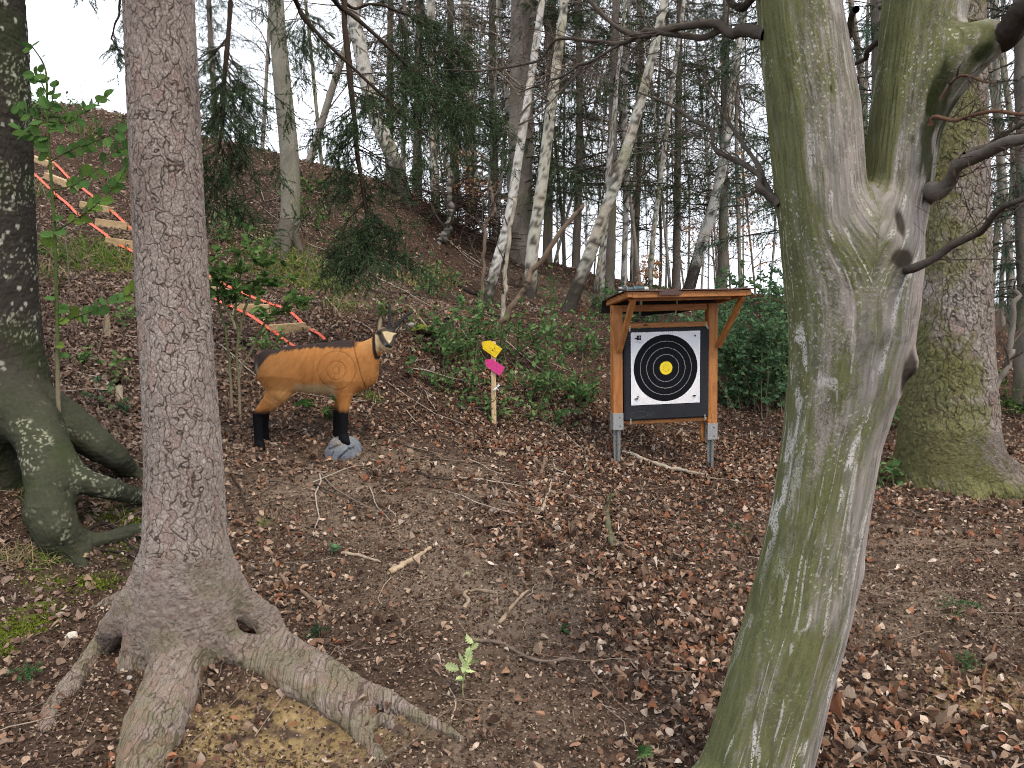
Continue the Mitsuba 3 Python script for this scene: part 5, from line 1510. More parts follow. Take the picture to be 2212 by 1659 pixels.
CROWNS = 6
for q_ in range(CROWNS):
    r_ = np.random.default_rng(1500 + q_)
    mb = bare_crown([[0, 0, 0], [.1 * (-1) ** q_, .05, 4.5], [0, 0, 9]], [.07, .05, .02], .10, 34, 2.0, r_, droop=.01 if q_ % 2 else .05, up=.75 if q_ % 2 else .4, n2=6, n3=4, rmin=.0026)
    nv_ = len(mb.mesh()[0])
    share(f'bare_crown_shape_{q_}', branches=mikit.ply(mb.mesh(), 'twig_bark', color=np.tile([.14, .115, .098] if q_ % 3 else [.19, .155, .13], (nv_, 1))))

def birch_color(v, s, th, rad, seed, L, rough_h, white=(.60, .58, .54), green=.3):
    q = np.stack([np.cos(th) * rad, np.sin(th) * rad, s], 1)
    k = rad.mean()
    lent = vnoise(q * [1 / k * .6, 1 / k * .6, 1 / k * 2.6], 1.0, 3, seed)
    pat = vnoise(q * [1 / k, 1 / k, 1 / k * .7], 1.0, 3, seed + 1)
    fine = vnoise(q, 60, 2, seed + 2)
    c = lerp(np.array(white) * .75, np.array(white) * 1.12, fine)
    c = lerp(c, np.array([.42, .33, .25]), sstep(.5, .7, vnoise(q, 3.2, 3, seed + 5)) * .45)
    c = lerp(c, np.array([.27, .27, .16]), sstep(.5, .68, vnoise(q, 2.1, 3, seed + 4)) * green * 1.8)
    c = lerp(c, np.array([.055, .048, .042]), np.maximum(sstep(.585, .64, lent), sstep(.62, .66, vnoise(q * [1 / k, 1 / k, 1 / k * 9], 1.0, 2, seed + 7)) * .8) * .92)
    low = sstep(rough_h, rough_h * .15, s + (pat - .5) * rough_h * .9)
    c = lerp(c, np.array([.05, .042, .036]), np.clip(low * 1.3 * sstep(.30, .55, vnoise(q * [1, 1, .25], 1.5 / k, 3, seed + 3) + low * .25), 0, 1) * .95)
    return c

def trunk_axis(pts, lift=5.0, lean=0.0, d=None):
    p0 = hit(*pts[0]) if d is None else at(*pts[0], d)
    dd = p0[1]
    a = [p0 - [0, 0, .15]] + [at(u, v, dd + lean * (i + 1) / len(pts)) for i, (u, v) in enumerate(pts[1:])]
    if d is None:
        a.insert(1, p0)
    e = unit(a[-1] - a[-2])
    a.append(a[-1] + e * lift * .5 + np.array([0, 0, 0])); a.append(a[-1] + e * lift * .5)
    return np.array(a), dd

def wood_tree(name, kind, pts, w0, w1, label, cat, seed, lift=5.0, lean=0.0, d=None, group=None, crown=None, tone=(.13, .115, .095), rough_h=.9, bump=0.0, white=(.60, .58, .54), green=.3, step=.05):
    a, dd = trunk_axis(pts, lift, lean, d)
    r0, r1 = w0 * px(dd) / 2, w1 * px(dd) / 2
    n = len(a)
    z = (a[:, 2] - a[0, 2]); vis = max(z[-3], .5)
    radii = np.clip(r0 + (r1 - r0) * z / vis, r1 * .35, None); radii[0] *= 1.25
    sides = int(np.clip(r0 / .006, 10, 26))
    V_, F_, s, th, rad = round_trunk(a, radii, step if dd < 14 else step * 2, sides, seed)
    if kind == 'birch':
        C_ = birch_color(V_, s, th, rad, seed, 1, rough_h, white, green)
    else:
        q = np.stack([np.cos(th) * rad, np.sin(th) * rad, s * .22], 1)
        f1, f2 = vnoise(q, 5.5 / r0 ** .5, 3, seed), vnoise(V_, 50, 2, seed + 1)
        C_ = lerp(np.array(tone) * .5, np.array(tone) * 1.5, np.clip(f1 * .9 + f2 * .6 - .25, 0, 1))
        if green:
            C_ = lerp(C_, np.array([.13, .145, .05]), sstep(.5, .7, vnoise(V_, 2.2, 3, seed + 2)) * green)
        if bump:
            V_ = V_ + (V_ - np.stack([np.interp(V_[:, 2], a[:, 2], a[:, k]) for k in range(3)], 1)) * ((f1 - .5) * bump)[:, None] * [1, 1, 0]
    t = thing(name, label, cat, group)
    add('trunk', (V_, F_), 'bark', t, True, C_)
    if crown:
        put(f'bare_crown_shape_{seed % CROWNS}', 'crown', t, placed(a[0] + (a[-1] - a[0]) * crown.get('from_', .18), .8, seed * 1.7, along(a)), True)
    return t, a, radii

CRB = dict(t0=.35, n1=16, len1=2.2, droop=.05, up=.45)
# the birches one can tell apart
wood_tree('birch_tree', 'birch', [(1052, 655), (1075, 560), (1100, 470), (1120, 340), (1140, 215), (1160, 80), (1172, -10)], 24, 14, 'slim bright white birch leaning right with a dark cracked foot, above the signpost', 'tree', 201, crown=CRB, white=(.66, .64, .60), green=.05, rough_h=.75)
wood_tree('birch_tree', 'birch', [(1145, 640), (1150, 540), (1165, 440), (1180, 320), (1195, 200), (1213, 60), (1220, -10)], 29, 18, 'yellowish white birch close behind and right of the bright slim one', 'tree', 202, crown=CRB, white=(.58, .56, .48), green=.3, rough_h=.7)
wood_tree('birch_tree', 'birch', [(1228, 672), (1270, 560), (1310, 450), (1345, 350), (1375, 250), (1405, 140), (1430, 30), (1440, -20)], 31, 16, 'birch leaning strongly to the right with a black furrowed foot', 'tree', 203, crown=CRB, white=(.56, .54, .47), green=.35, rough_h=1.3)
wood_tree('birch_tree', 'birch', [(1346, 640), (1350, 520), (1354, 400), (1350, 280), (1352, 150), (1360, 0)], 13, 9, 'thin upright birch seen just above the left end of the felt roof', 'tree', 204, crown=CRB, rough_h=.3)
wood_tree('birch_tree', 'birch', [(1488, 628), (1515, 530), (1545, 430), (1565, 330), (1580, 200), (1600, 60), (1610, -20)], 26, 14, 'leaning white birch behind the right half of the felt roof', 'tree', 205, crown=CRB, white=(.68, .67, .64), green=.2, rough_h=1.2)
wood_tree('birch_tree', 'birch', [(872, 425), (848, 340), (815, 260), (795, 190), (775, 90), (760, 20), (752, -30)], 34, 27, 'thick mottled birch on the crest leaning left, behind the drooping spruce limb', 'tree', 206, crown=CRB, white=(.52, .50, .46), green=.2, rough_h=1.4)
wood_tree('birch_tree', 'birch', [(1018, 480), (1018, 400), (1014, 300), (1012, 180), (1008, 60), (1006, -20)], 27, 22, 'stout pale birch on the crest above the brush pile', 'tree', 207, crown=CRB, white=(.56, .53, .45), green=.4, rough_h=.6)
wood_tree('birch_tree', 'birch', [(942, 455), (938, 360), (935, 250), (932, 120), (930, -10)], 20, 17, 'pale birch on the crest just left of the stout one', 'tree', 208, crown=CRB, white=(.50, .48, .42), green=.3, rough_h=.7)
wood_tree('birch_tree', 'birch', [(1404, 640), (1410, 520), (1425, 400), (1440, 280), (1456, 160), (1475, 20)], 12, 8, 'slender birch between the upright birch and the leaning one behind the roof', 'tree', 209, crown=CRB, rough_h=.5)
wood_tree('birch_tree', 'birch', [(1300, 655), (1303, 560), (1310, 470), (1312, 380), (1320, 300)], 12, 8, 'thin birch crossing behind the strongly leaning birch', 'tree', 210, crown=CRB, rough_h=.5)
wood_tree('birch_tree', 'birch', [(1282, 668), (1290, 600), (1298, 545), (1306, 480), (1314, 400)], 11, 7, 'thin grey birch foot standing just right of the black furrowed one', 'tree', 211, crown=None, rough_h=.9)
# grey trunk on the slope
g_ax = [(625, 520), (628, 420), (624, 320), (612, 200), (602, 90), (594, -20)]
gt, ga, gr = wood_tree('hornbeam_tree', 'grey', g_ax, 43, 32, 'smooth grey trunk with a skirted foot standing on the slope', 'tree', 212, crown=dict(from_=.5), tone=(.21, .20, .165), green=.45)
for (du, dv, w_) in ((-45, 18, .05), (28, 22, .06), (-15, 40, .05)):
    e = hit(625 + du, 520 + dv); e[2] -= .03
    vv, ff = tube(spline([ga[1] + [0, 0, .28], ga[1] * .45 + e * .55 + [0, 0, .06], e], 10), np.linspace(.10, .03, 10), 10)
    add('root', (vv, ff), 'bark', gt, True, np.array([.10, .09, .075]) * (.7 + .6 * vnoise(vv, 30, 3, 5))[:, None])
# the dark spruce in the middle and others behind it
def needle_batch(starts, dirs, lengths, per, nl, nw, rng, spread=.85):
    """needles along twigs: one thin triangle each"""
    N = len(starts)
    d = unit(dirs)
    t = (np.arange(per) + rng.random((N, per))) / per
    base_ = starts[:, None] + d[:, None] * (lengths[:, None] * t)[..., None]
    side = unit(np.cross(d[:, None], rng.normal(0, 1, (N, per, 3))))
    nd = unit(d[:, None] * (1 - spread * .45) + side * spread + np.array([0, 0, -.12]))
    w = unit(np.cross(nd, rng.normal(0, 1, nd.shape))) * nw * .5
    L_ = nl * rng.uniform(.7, 1.15, (N, per, 1))
    V_ = np.stack([base_ - w, base_ + w, base_ + nd * L_ + w * .3], 2).reshape(-1, 3)
    return V_, np.arange(len(V_)).reshape(-1, 3)

def spruce_sprays(P_, R_, per, tl, needles, nl, nw, rng, droop=.25, tone=(.030, .052, .024), var=.5, ang=1.0):
    """hanging twigs and needles along branch polylines: needles mesh and its colours, twig mesh"""
    s, d, L, r = sprout(P_, R_, per, .12, 1.0, ang, -.15, rng, (.5, 1.0), .4)
    L = tl * rng.uniform(.4, 1.2, len(L))
    P2, R2 = grow(s, d, L, np.maximum(r, .0016), 4, .13, droop, rng)
    mbn, mbt = MB(), MB()
    mbt.put(*tubes_batch(P2[:, [0, 1, 3]], np.maximum(R2[:, [0, 1, 3]], .0011), 3), [.060, .045, .035])
    seg = P2[:, 1:] - P2[:, :-1]
    st = P2[:, :-1].reshape(-1, 3); sl = np.linalg.norm(seg, axis=2).ravel(); sd_ = seg.reshape(-1, 3)
    V_, F_ = needle_batch(st, sd_, sl, needles, nl, nw, rng)
    twig_t = np.repeat(rng.uniform(1 - var, 1 + var, len(P2)), 3 * needles * 3)
    C_ = np.array(tone)[None] * twig_t[:, None] + np.array([.012, .012, 0]) * rng.random(len(V_))[:, None]
    mbn.put(V_, F_, np.clip(C_, .004, 1))
    # end tufts
    return mbn, mbt, P2, R2

SPR = 3
for q_ in range(SPR + 1):
    r_ = np.random.default_rng(1700 + q_); nb = 84 if q_ < SPR else 110
    an, zz = r_.uniform(0, 2 * np.pi, nb), r_.uniform(0, 6.5, nb)
    fine_ = q_ == SPR
    P1, R1 = grow(np.stack([zz * 0, zz * 0, zz], 1), np.stack([np.cos(an), np.sin(an), r_.uniform(-.1, .25, nb)], 1), (2.1 if not fine_ else 1.8) * r_.uniform(.45, 1.1, nb) * (1 - .04 * zz), np.full(nb, .011), 8, .08, .07, r_)
    mbn, mbt, _, _ = spruce_sprays(P1, R1, 18 if not fine_ else 24, .34, 9 if not fine_ else 12, .042 if not fine_ else .032, .0125 if not fine_ else .009, r_, droop=.3, tone=(.056, .088, .050) if not fine_ else (.066, .115, .080))
    mbt.put(*tubes_batch(P1, R1, 4), [.055, .043, .035])
    share(f'spruce_crown_shape_{q_}', needles=mikit.ply(mbn.mesh(), 'needle_leaf', color=np.clip(mbn.color(), 0, 1)), twigs=mikit.ply(mbt.mesh(), 'twig_bark', color=mbt.color()))

def dark_spruce(pts, w0, w1, label, seed, z0, z1, nb, reach, per=16, tl=.28, needles=9, nl=.030, nw=.0085, lift=4, d=None, tone=None, group=None, sector=None):
    t, a, radii = wood_tree('spruce_tree', 'dark', pts, w0, w1, label, 'tree', seed, lift=lift, tone=(.20, .172, .148), green=.3, d=d, group=group, bump=.5)  # trunk tone lightened, slight distance haze painted into the bark colour
    x0, y0 = np.interp(z0, a[:, 2], a[:, 0]), np.interp(z0, a[:, 2], a[:, 1])
    put('spruce_crown_shape_%d' % (SPR if tone else seed % SPR), 'crown', t, placed([x0, y0, z0], reach / 2.1, seed * 2.3, along(a), (z1 - z0) / 6.5), True)
    return t
dark_spruce([(1118, 565), (1122, 450), (1126, 300), (1128, 150), (1130, 0), (1131, -30)], 58, 44, 'big dark brown spruce trunk behind the bright slim birch', 220, 2.9, 9.5, 48, 2.4)
dark_spruce([(1316, 640), (1320, 500), (1322, 350), (1326, 200), (1330, 40)], 22, 16, 'dark spruce trunk standing behind the strongly leaning birch', 221, 3.2, 9.5, 40, 2.0)
dark_spruce([(1240, 640), (1246, 520), (1250, 400), (1252, 250), (1250, 80)], 18, 13, 'dark slim spruce right of the yellowish birch', 222, 3.4, 10, 34, 1.9, d=16)
dark_spruce([(1460, 650), (1462, 500), (1464, 350), (1466, 200), (1468, 40)], 17, 12, 'dark slim spruce far behind the felt roof', 223, 3.2, 10, 34, 2.2, d=17)
dark_spruce([(1372, 640), (1374, 500), (1380, 350), (1384, 180), (1386, 30)], 15, 11, 'narrow dark spruce behind the upright thin birch', 224, 4.2, 11, 30, 2.1, d=19)
dark_spruce([(900, 420), (902, 300), (904, 150), (906, 0)], 19, 15, 'dark spruce beyond the crest left of the pale birches', 225, 4.8, 9.5, 46, 2.3, d=17)
dark_spruce([(985, 440), (980, 300), (975, 150), (972, 0)], 17, 13, 'dark spruce behind the stout pale birch on the crest', 226, 5.5, 10.5, 40, 2.3, d=18)
dark_spruce([(470, 330), (462, 200), (455, 80), (450, -30)], 13, 10, 'dark spruce beyond the crest just right of the scaly trunk', 227, 4.6, 8.0, 26, 1.7, d=15)
dark_spruce([(1182, 610), (1184, 450), (1186, 300), (1188, 150), (1190, 0)], 20, 14, 'dark spruce between the two slender birches', 228, 3.6, 10, 30, 2.3, d=16.5)
dark_spruce([(1075, 560), (1070, 420), (1066, 280), (1064, 130), (1062, 0)], 18, 13, 'dark spruce just left of the bright slim birch', 229, 3.4, 9.5, 30, 2.2, d=17)
dark_spruce([(1560, 660), (1562, 500), (1564, 350), (1566, 180), (1568, 20)], 20, 15, 'dark spruce left of the blue green conifer', 233, 3.2, 10, 30, 2.3, d=15)
dark_spruce([(840, 400), (842, 280), (842, 150), (844, 0)], 16, 12, 'dark spruce beyond the crest behind the thick mottled birch', 234, 4.8, 10, 30, 2.4, d=18)
# blue green drooping conifer behind the forked tree
dark_spruce([(1752, 900), (1752, 700), (1752, 500), (1752, 300), (1752, 100), (1752, -60)], 34, 28, 'blue green drooping conifer mostly hidden behind the forked tree', 230, 2.3, 7.2, 64, 2.1, per=22, tl=.26, needles=12, nl=.022, nw=.006, d=9.6, tone=(.034, .066, .045))
dark_spruce([(1905, 820), (1903, 600), (1900, 400), (1898, 150), (1896, -40)], 30, 26, 'drooping conifer showing through the fork of the forked tree', 231, 2.4, 8, 40, 1.9, per=20, tl=.26, needles=10, nl=.024, nw=.007, d=11.5, tone=(.032, .062, .040))
dark_spruce([(2215, 860), (2215, 600), (2213, 400), (2210, 150), (2206, -40)], 36, 30, 'dark conifer at the right edge beyond the thick mossy spruce', 232, 1.5, 7, 40, 1.7, per=20, tl=.24, needles=10, nl=.024, nw=.007, d=9.5, tone=(.036, .066, .030))

# drooping limbs of the scaly spruce, hanging in from above
def limb_with_needles(parent, pts, r0, r1, seed, n_side, side_len, per, tl, needles=36, nl=.017, nw=.0042, t0=.15, droop=.06, tone=(.056, .094, .050), sidedrop=-.12, ang=.95, name='limb', kgap=0):
    k, p = limb(parent, pts, [r0, (r0 + r1) / 2, r1], 14, seed, name, (.050, .038, .030), 8, .004)
    r_ = np.random.default_rng(seed)
    P0 = p[None]; R0 = np.interp(np.linspace(0, 1, len(p)), [0, 1], [r0, r1])[None]
    s, d, L, r = sprout(P0, R0, n_side, t0, 1.0, ang, sidedrop, r_, (.5, 1), .35)
    d = unit(d * [1, .75, 1])
    L = side_len * r_.uniform(.4, 1.1, n_side) * np.clip(.45 + .7 * L / np.percentile(L, 92), .3, 1)
    P1, R1 = grow(s, d, L, np.clip(r, .003, .008), 9, .08, droop, r_)
    P1b, R1b = grow(*sprout(P1, R1, 3, .2, .9, .9, -.15, r_, (.3, .65), .5), 6, .08, droop, r_)
    mbn, mbt, P2, R2 = spruce_sprays(P1, R1, per, tl, needles // 3, nl, nw, r_, droop=.16, tone=tone, var=.45)
    mbn2, mbt2, _, _ = spruce_sprays(P1b, R1b, max(per // 3, 3), tl * .85, needles // 3, nl, nw, r_, droop=.16, tone=tone, var=.45)
    mbt.put(*mbt2.mesh(), mbt2.color()); mbn.put(*mbn2.mesh(), mbn2.color())
    mbt.put(*tubes_batch(P1, R1, 5), [.05, .039, .032]); mbt.put(*tubes_batch(P1b, R1b, 3), [.05, .039, .032])
    stuff(add('needles', mbn.mesh(), 'needle_leaf', k, False, mbn.color()))
    stuff(add('side_twigs', mbt.mesh(), 'twig_bark', k, False, mbt.color()))
    return p
TR = axis_top + up * 1.9
LD = 6.2
limb_with_needles(SPRUCE, [axis_top + unit([.0, .1, 1]) * 1.6, at(470, -330, 4.6), at(503, -60, LD), at(490, 100, LD), at(484, 186, LD), at(478, 289, LD), at(467, 351, LD), at(452, 440, LD)], .030, .008, 301, 46, .66, 18, .15, t0=.40, needles=54, droop=.03)
limb_with_needles(SPRUCE, [axis_top + unit([.05, .1, 1]) * 2.1, at(640, -330, 4.8), at(735, -60, LD + .3), at(747, 83, LD + .3), at(757, 174, LD + .3), at(767, 281, LD + .3), at(778, 372, LD + .3), at(790, 455, LD + .3), at(798, 510, LD + .3), at(802, 545, LD + .3)], .032, .006, 302, 60, .66, 18, .13, t0=.45, needles=54, sidedrop=.12, droop=.02)
limb_with_needles(SPRUCE, [axis_top + unit([.05, .1, 1]) * 2.4, at(560, -260, 4.4), at(637, -5, 5.6), at(670, 54, 5.7), at(740, 128, 5.8), at(811, 190, 5.9), at(873, 252, 6.0), at(938, 306, 6.1)], .024, .006, 303, 16, .5, 9, .12, t0=.6, sidedrop=-.1)
limb_with_needles(SPRUCE, [axis_top + unit([.05, .1, 1]) * 2.6, at(620, -260, 4.6), at(724, 0, 6.4), at(770, 37, 6.5), at(836, 99, 6.6), at(898, 157, 6.7), at(976, 215, 6.9), at(1046, 231, 7.1)], .026, .006, 304, 40, .75, 16, .15, t0=.6, sidedrop=-.5, droop=.12, needles=48)
limb_with_needles(SPRUCE, [axis_top + unit([.06, .1, 1]) * 2.9, at(650, -240, 4.8), at(745, 6, 7.0), at(811, 10, 7.2), at(873, 30, 7.4), at(940, 72, 7.6), at(1000, 130, 7.8)], .022, .006, 305, 40, .80, 16, .15, t0=.6, sidedrop=-.6, droop=.12, needles=48)
limb_with_needles(SPRUCE, [axis_top + unit([-.3, .4, 1]) * 1.3, at(330, -160, 5.2), at(268, -40, 5.6), at(255, 30, 5.7), at(240, 85, 5.8)], .016, .005, 306, 9, .35, 9, .11, t0=.5)
limb_with_needles(SPRUCE, [axis_top + unit([.3, .6, 1]) * 1.5, at(520, -200, 5.4), at(600, -70, 7.0), at(640, 10, 7.6), at(690, 90, 8)], .018, .005, 307, 26, .7, 14, .15, t0=.45, sidedrop=-.5, needles=48)

# thin bare trees that fill the forest behind
FTR = 9
for q_ in range(FTR):
    r_ = np.random.default_rng(1900 + q_); birch_ = q_ >= 6
    a_ = np.array([[0, 0, 0], [.15, 0, 1.5], [.25, .1, 4], [.1, .1, 7], [0, 0, 10.]]) + np.vstack([np.zeros((1, 3)), r_.normal(0, .12, (4, 3)) * [1, 1, 0]])
    V_, F_, s_, th, rad = round_trunk(a_, [.10, .085, .075, .06, .035], .12, 8, 1900 + q_)
    if birch_:
        C_ = birch_color(V_, s_, th, rad, 1900 + q_, 10, .7, (.58, .565, .53), .25)
    else:
        tone_ = np.array([(.24, .21, .175), (.30, .27, .235), (.25, .24, .18)][q_ % 3])  # bark tones lightened: distance haze and light lost among crowns, put into colour
        C_ = lerp(tone_ * .55, tone_ * 1.4, vnoise(V_ * [1, 1, .3], 14, 3, q_))
    share(f'far_trunk_shape_{q_}', trunk=mikit.ply((V_, F_), 'twig_bark', smooth=True, color=C_))

def far_tree(u, vb, d, w, lean, seed, kind='grey', group=None, label=None):
    b_ = at(u, vb, d); tp = at(u + lean, -30, d)
    ax_ = np.array([b_, tp]); m_ = along(ax_)
    r0 = w * px(d) / 2
    t = thing('bare_tree' if kind != 'birch' else 'birch_tree', label, 'tree', group)
    v_ = 6 + seed % 3 if kind == 'birch' else seed % 6
    put(f'far_trunk_shape_{v_}', 'trunk', t, placed(b_ - [0, 0, .2], r0 / .10, seed * 1.1, m_, 1.0))
    put(f'bare_crown_shape_{seed % CROWNS}', 'crown', t, placed(b_ + (tp - b_) * .08, .95, seed * 2.9, m_, 1.0), True)
    return t
r_ = np.random.default_rng(77)
FARL = 'thin bare tree in the thicket of the far bank, between and behind the birches'
def base_v(u, d):
    """where a tree d metres off meets the ground, as direction v"""
    x = (u - 1106) / F * d
    z = float(gz(np.array([x]), np.array([d]))[0]) - .15
    w = np.array([x, d, z]) - EYE
    yc = w[1] * math.cos(PITCH) - w[2] * math.sin(PITCH); zc = w[1] * math.sin(PITCH) + w[2] * math.cos(PITCH)
    return 829.5 - F * zc / yc
for k in range(40):
    u = 960 + 700 * (k + r_.random()) / 40
    d = r_.uniform(14.5, 25)
    far_tree(u, base_v(u, d), d, r_.uniform(4.5, 9.5) * 15 / d, r_.normal(0, 40), 400 + k, 'birch' if r_.random() < .5 else 'grey', 'thin bare trees of the far thicket', FARL)
for k in range(7):
    u = 2070 + 150 * (k + r_.random()) / 7
    d = r_.uniform(12, 22)
    far_tree(u, base_v(u, d), d, r_.uniform(12, 24) * 14 / d, r_.normal(0, 25), 470 + k, 'grey', 'bare trees beyond the mossy spruce', 'bare tree beyond the thick mossy spruce at the right edge')
for k in range(4):
    u = 1850 + 80 * (k + r_.random()) / 4
    d = r_.uniform(13, 20)
    far_tree(u, base_v(u, d), d, r_.uniform(10, 18) * 14 / d, r_.normal(0, 20), 480 + k, 'grey', 'bare trees seen through the fork', 'bare tree seen through the fork of the forked tree')
far_tree(655, base_v(655, 14.5), 14.5, 17, 95, 490, 'grey', None, 'thin crooked bare tree leaning right on the crest beside the smooth grey trunk')
far_tree(700, base_v(700, 16), 16, 9, -60, 491, 'grey', None, 'thin bare tree leaning left beyond the crest')
far_tree(880, base_v(880, 16.5), 16.5, 11, -20, 492, 'grey', None, 'thin bare tree beside the thick mottled birch')
far_tree(560, base_v(560, 17), 17, 9, 30, 493, 'grey', None, 'thin bare tree beyond the crest left of the smooth grey trunk')
# fine bare twigs on the forked tree's limbs, and its spreading upper branches
r_ = np.random.default_rng(321)
mb = MB()
for p_ in LIMBS[1:]:
    L_ = np.linalg.norm(np.diff(p_, axis=0), axis=1).sum()
    P1, R1 = grow(*sprout(p_[None], np.linspace(.006, .002, len(p_))[None], 12, .2, 1, .75, .15, r_, (.22, .5), .45), 8, .13, .015, r_)
    P2, R2 = grow(*sprout(P1, R1, 5, .2, 1, .8, .05, r_, (.3, .6), .6), 6, .13, .015, r_)
    mb.put(*tubes_batch(P1, np.maximum(R1, .0009), 4), [.085, .066, .055]); mb.put(*tubes_batch(P2, np.maximum(R2, .0007), 3), [.085, .064, .052])
stuff(add('twigs', mb.mesh(), 'twig_bark', HORN, False, mb.color()))
# single stems on the bank
def stem(pts, w0, w1, tone, label, name, seed, cat='tree', twigs_=0, lean=0.0):
    a, dd = trunk_axis(pts, .2, lean)
    r0, r1 = w0 * px(dd) / 2, w1 * px(dd) / 2
    n = len(pts) * 6
    c = wander(a[:-1], n, r0 * .35, seed); r = np.linspace(r0, r1, n)
    c2 = spline(c, n * 2); r2 = np.interp(np.linspace(0, 1, n * 2), np.linspace(0, 1, n), r)
    vv, ff = tube(c2, r2, 9)
    k = thing(name, label, cat)
    add('trunk', (vv, ff), 'twig_bark', k, True, lerp(np.array(tone) * .65, np.array(tone) * 1.3, vnoise(vv * [1, 1, .4], 30, 3, seed)))
    if twigs_:
        rg_ = np.random.default_rng(seed)
        P1, R1 = grow(*sprout(c2[None], r2[None], twigs_, .3, 1, .7, .3, rg_, (.15, .4), .5), 7, .12, -.02, rg_)
        P2, R2 = grow(*sprout(P1, R1, 4, .3, 1, .7, .1, rg_, (.3, .5), .6), 5, .12, 0, rg_)
        mb = MB(); mb.put(*tubes_batch(P1, R1, 4)); mb.put(*tubes_batch(P2, np.maximum(R2, .0016), 3))
        stuff(add('twigs', mb.mesh(), 'twig_bark', k, False, np.array([.10, .08, .065])))
    return k
stem([(1068, 727), (1086, 698), (1125, 632), (1160, 579), (1205, 513), (1249, 458)], 17, 8, (.17, .125, .095), 'dead brown stem leaning far to the right above the signpost', 'dead_stem', 601)
stem([(1083, 692), (1089, 629), (1094, 570), (1101, 500), (1112, 440)], 11, 7, (.40, .36, .30), 'thin pale dead stem in front of the bright slim birch', 'dead_stem', 602, twigs_=5)
stem([(1040, 668), (1044, 590), (1047, 513), (1052, 480), (1068, 454), (1062, 420)], 9, 6, (.19, .14, .11), 'thin brown sapling left of the bright slim birch', 'sapling', 603, twigs_=10)
stem([(950, 525), (965, 500), (972, 470), (972, 420), (962, 340), (950, 250)], 17, 8, (.24, .22, .19), 'grey curved young trunk at the left of the brush pile', 'sapling', 604, twigs_=14)
stem([(2140, 905), (2146, 850), (2172, 790), (2185, 740), (2190, 640)], 17, 9, (.22, .195, .165), 'grey forked young trunk at the right edge beyond the mossy spruce', 'sapling', 605, twigs_=10)
stem([(1693, 870), (1692, 800), (1690, 740)], 4, 2, (.25, .2, .15), 'thin dead stalk beside the left side of the forked tree', 'dead_stem', 606)
# copper leaved beech saplings
def copper(u, vb, vt, d, spread, n, seed, label):
    b = at(u, vb, d); b = on_ground(b[0], b[1], -.05); tpt = at(u + 10, vt, d)
    r_ = np.random.default_rng(seed)
    k = thing('beech_sapling', label, 'tree')
    c = wander([b, b * .5 + tpt * .5, tpt], 16, .02, seed)
    vv, ff = tube(c, np.linspace(.018, .005, 16), 6); add('trunk', (vv, ff), 'bark', k, True, [.16, .14, .12])
    P1, R1 = grow(*sprout(c[None], np.linspace(.018, .005, 16)[None], 22, .25, 1, 1.2, .1, r_, (.3, .6), .4), 7, .1, .0, r_)
    P2, R2 = grow(*sprout(P1, R1, 5, .3, 1, .8, 0, r_, (.3, .6), .6), 5, .1, .02, r_)
    mb = MB(); mb.put(*tubes_batch(P1, R1, 4)); mb.put(*tubes_batch(P2, np.maximum(R2, .002), 3))
    stuff(add('twigs', mb.mesh(), 'twig_bark', k, False, np.array([.12, .095, .08])))
    q = P2.reshape(-1, 3); q = q[r_.integers(0, len(q), n)] + r_.normal(0, .03, (n, 3))
    a = unit(r_.normal(0, 1, (n, 3)) + [0, 0, -.8]); nn = unit(np.cross(a, r_.normal(0, 1, (n, 3))))
    col = np.array([[.62, .36, .20], [.54, .29, .15], [.66, .45, .29], [.46, .22, .11]])[r_.integers(0, 4, n)] * r_.uniform(.8, 1.15, (n, 1))
    V_, F_, C_ = leaves(COARSE, q, a, nn, r_.uniform(.05, .085, n), r_.uniform(.45, .7, n), r_.uniform(-.4, .7, n), r_.uniform(-.6, .6, n), col, rng=r_)
    stuff(add('withered_leaves', (V_, F_), 'dry_leaf', k, False, C_))
copper(990, 470, 330, 14.5, 1, 420, 701, 'young beech with copper leaves above the brush pile')
copper(1040, 520, 380, 15.5, 1, 360, 702, 'young beech with copper leaves behind the bright slim birch foot')
copper(1395, 640, 560, 13.5, 1, 200, 703, 'low young beech with pale copper leaves behind the felt roof')
copper(1545, 640, 360, 19, 1, 500, 704, 'far beech with copper leaves right of the leaning birch behind the roof')
copper(830, 420, 240, 17.5, 1, 260, 705, 'far young beech with few copper leaves near the thick mottled birch')
copper(1640, 640, 420, 20, 1, 300, 706, 'far beech with copper leaves beside the blue green conifer')
# brush pile on the crest
bp = hit(1000, 545)
n = 420
r_ = np.random.default_rng(55)
cc_ = np.stack([bp[0] + r_.normal(-.1, .42, n), bp[1] + .55 + r_.normal(0, .30, n), np.zeros(n)], 1)
hgt = 1.05 * np.exp(-((cc_[:, 0] - bp[0] + .05) / .75) ** 2)
cc_[:, 2] = gz(cc_[:, 0], cc_[:, 1]) + r_.uniform(0, 1, n) * hgt
dd = unit(np.stack([r_.normal(0, 1, n), r_.normal(0, .6, n), r_.normal(0, .45, n)], 1))
P1, R1 = grow(cc_ - dd * .4, dd, r_.uniform(.4, 1.1, n), r_.uniform(.003, .011, n), 6, .12, .02, r_)
V_, F_ = tubes_batch(P1, R1, 4)
bk = thing('brush_pile', 'dark pile of brushwood heaped on the crest under the pale birches', 'brush pile')
stuff(add('branches', (V_, F_), 'twig_bark', bk, True, np.repeat(np.array([.050, .036, .030]) * r_.uniform(.6, 1.7, (n, 1)), 24, 0)))
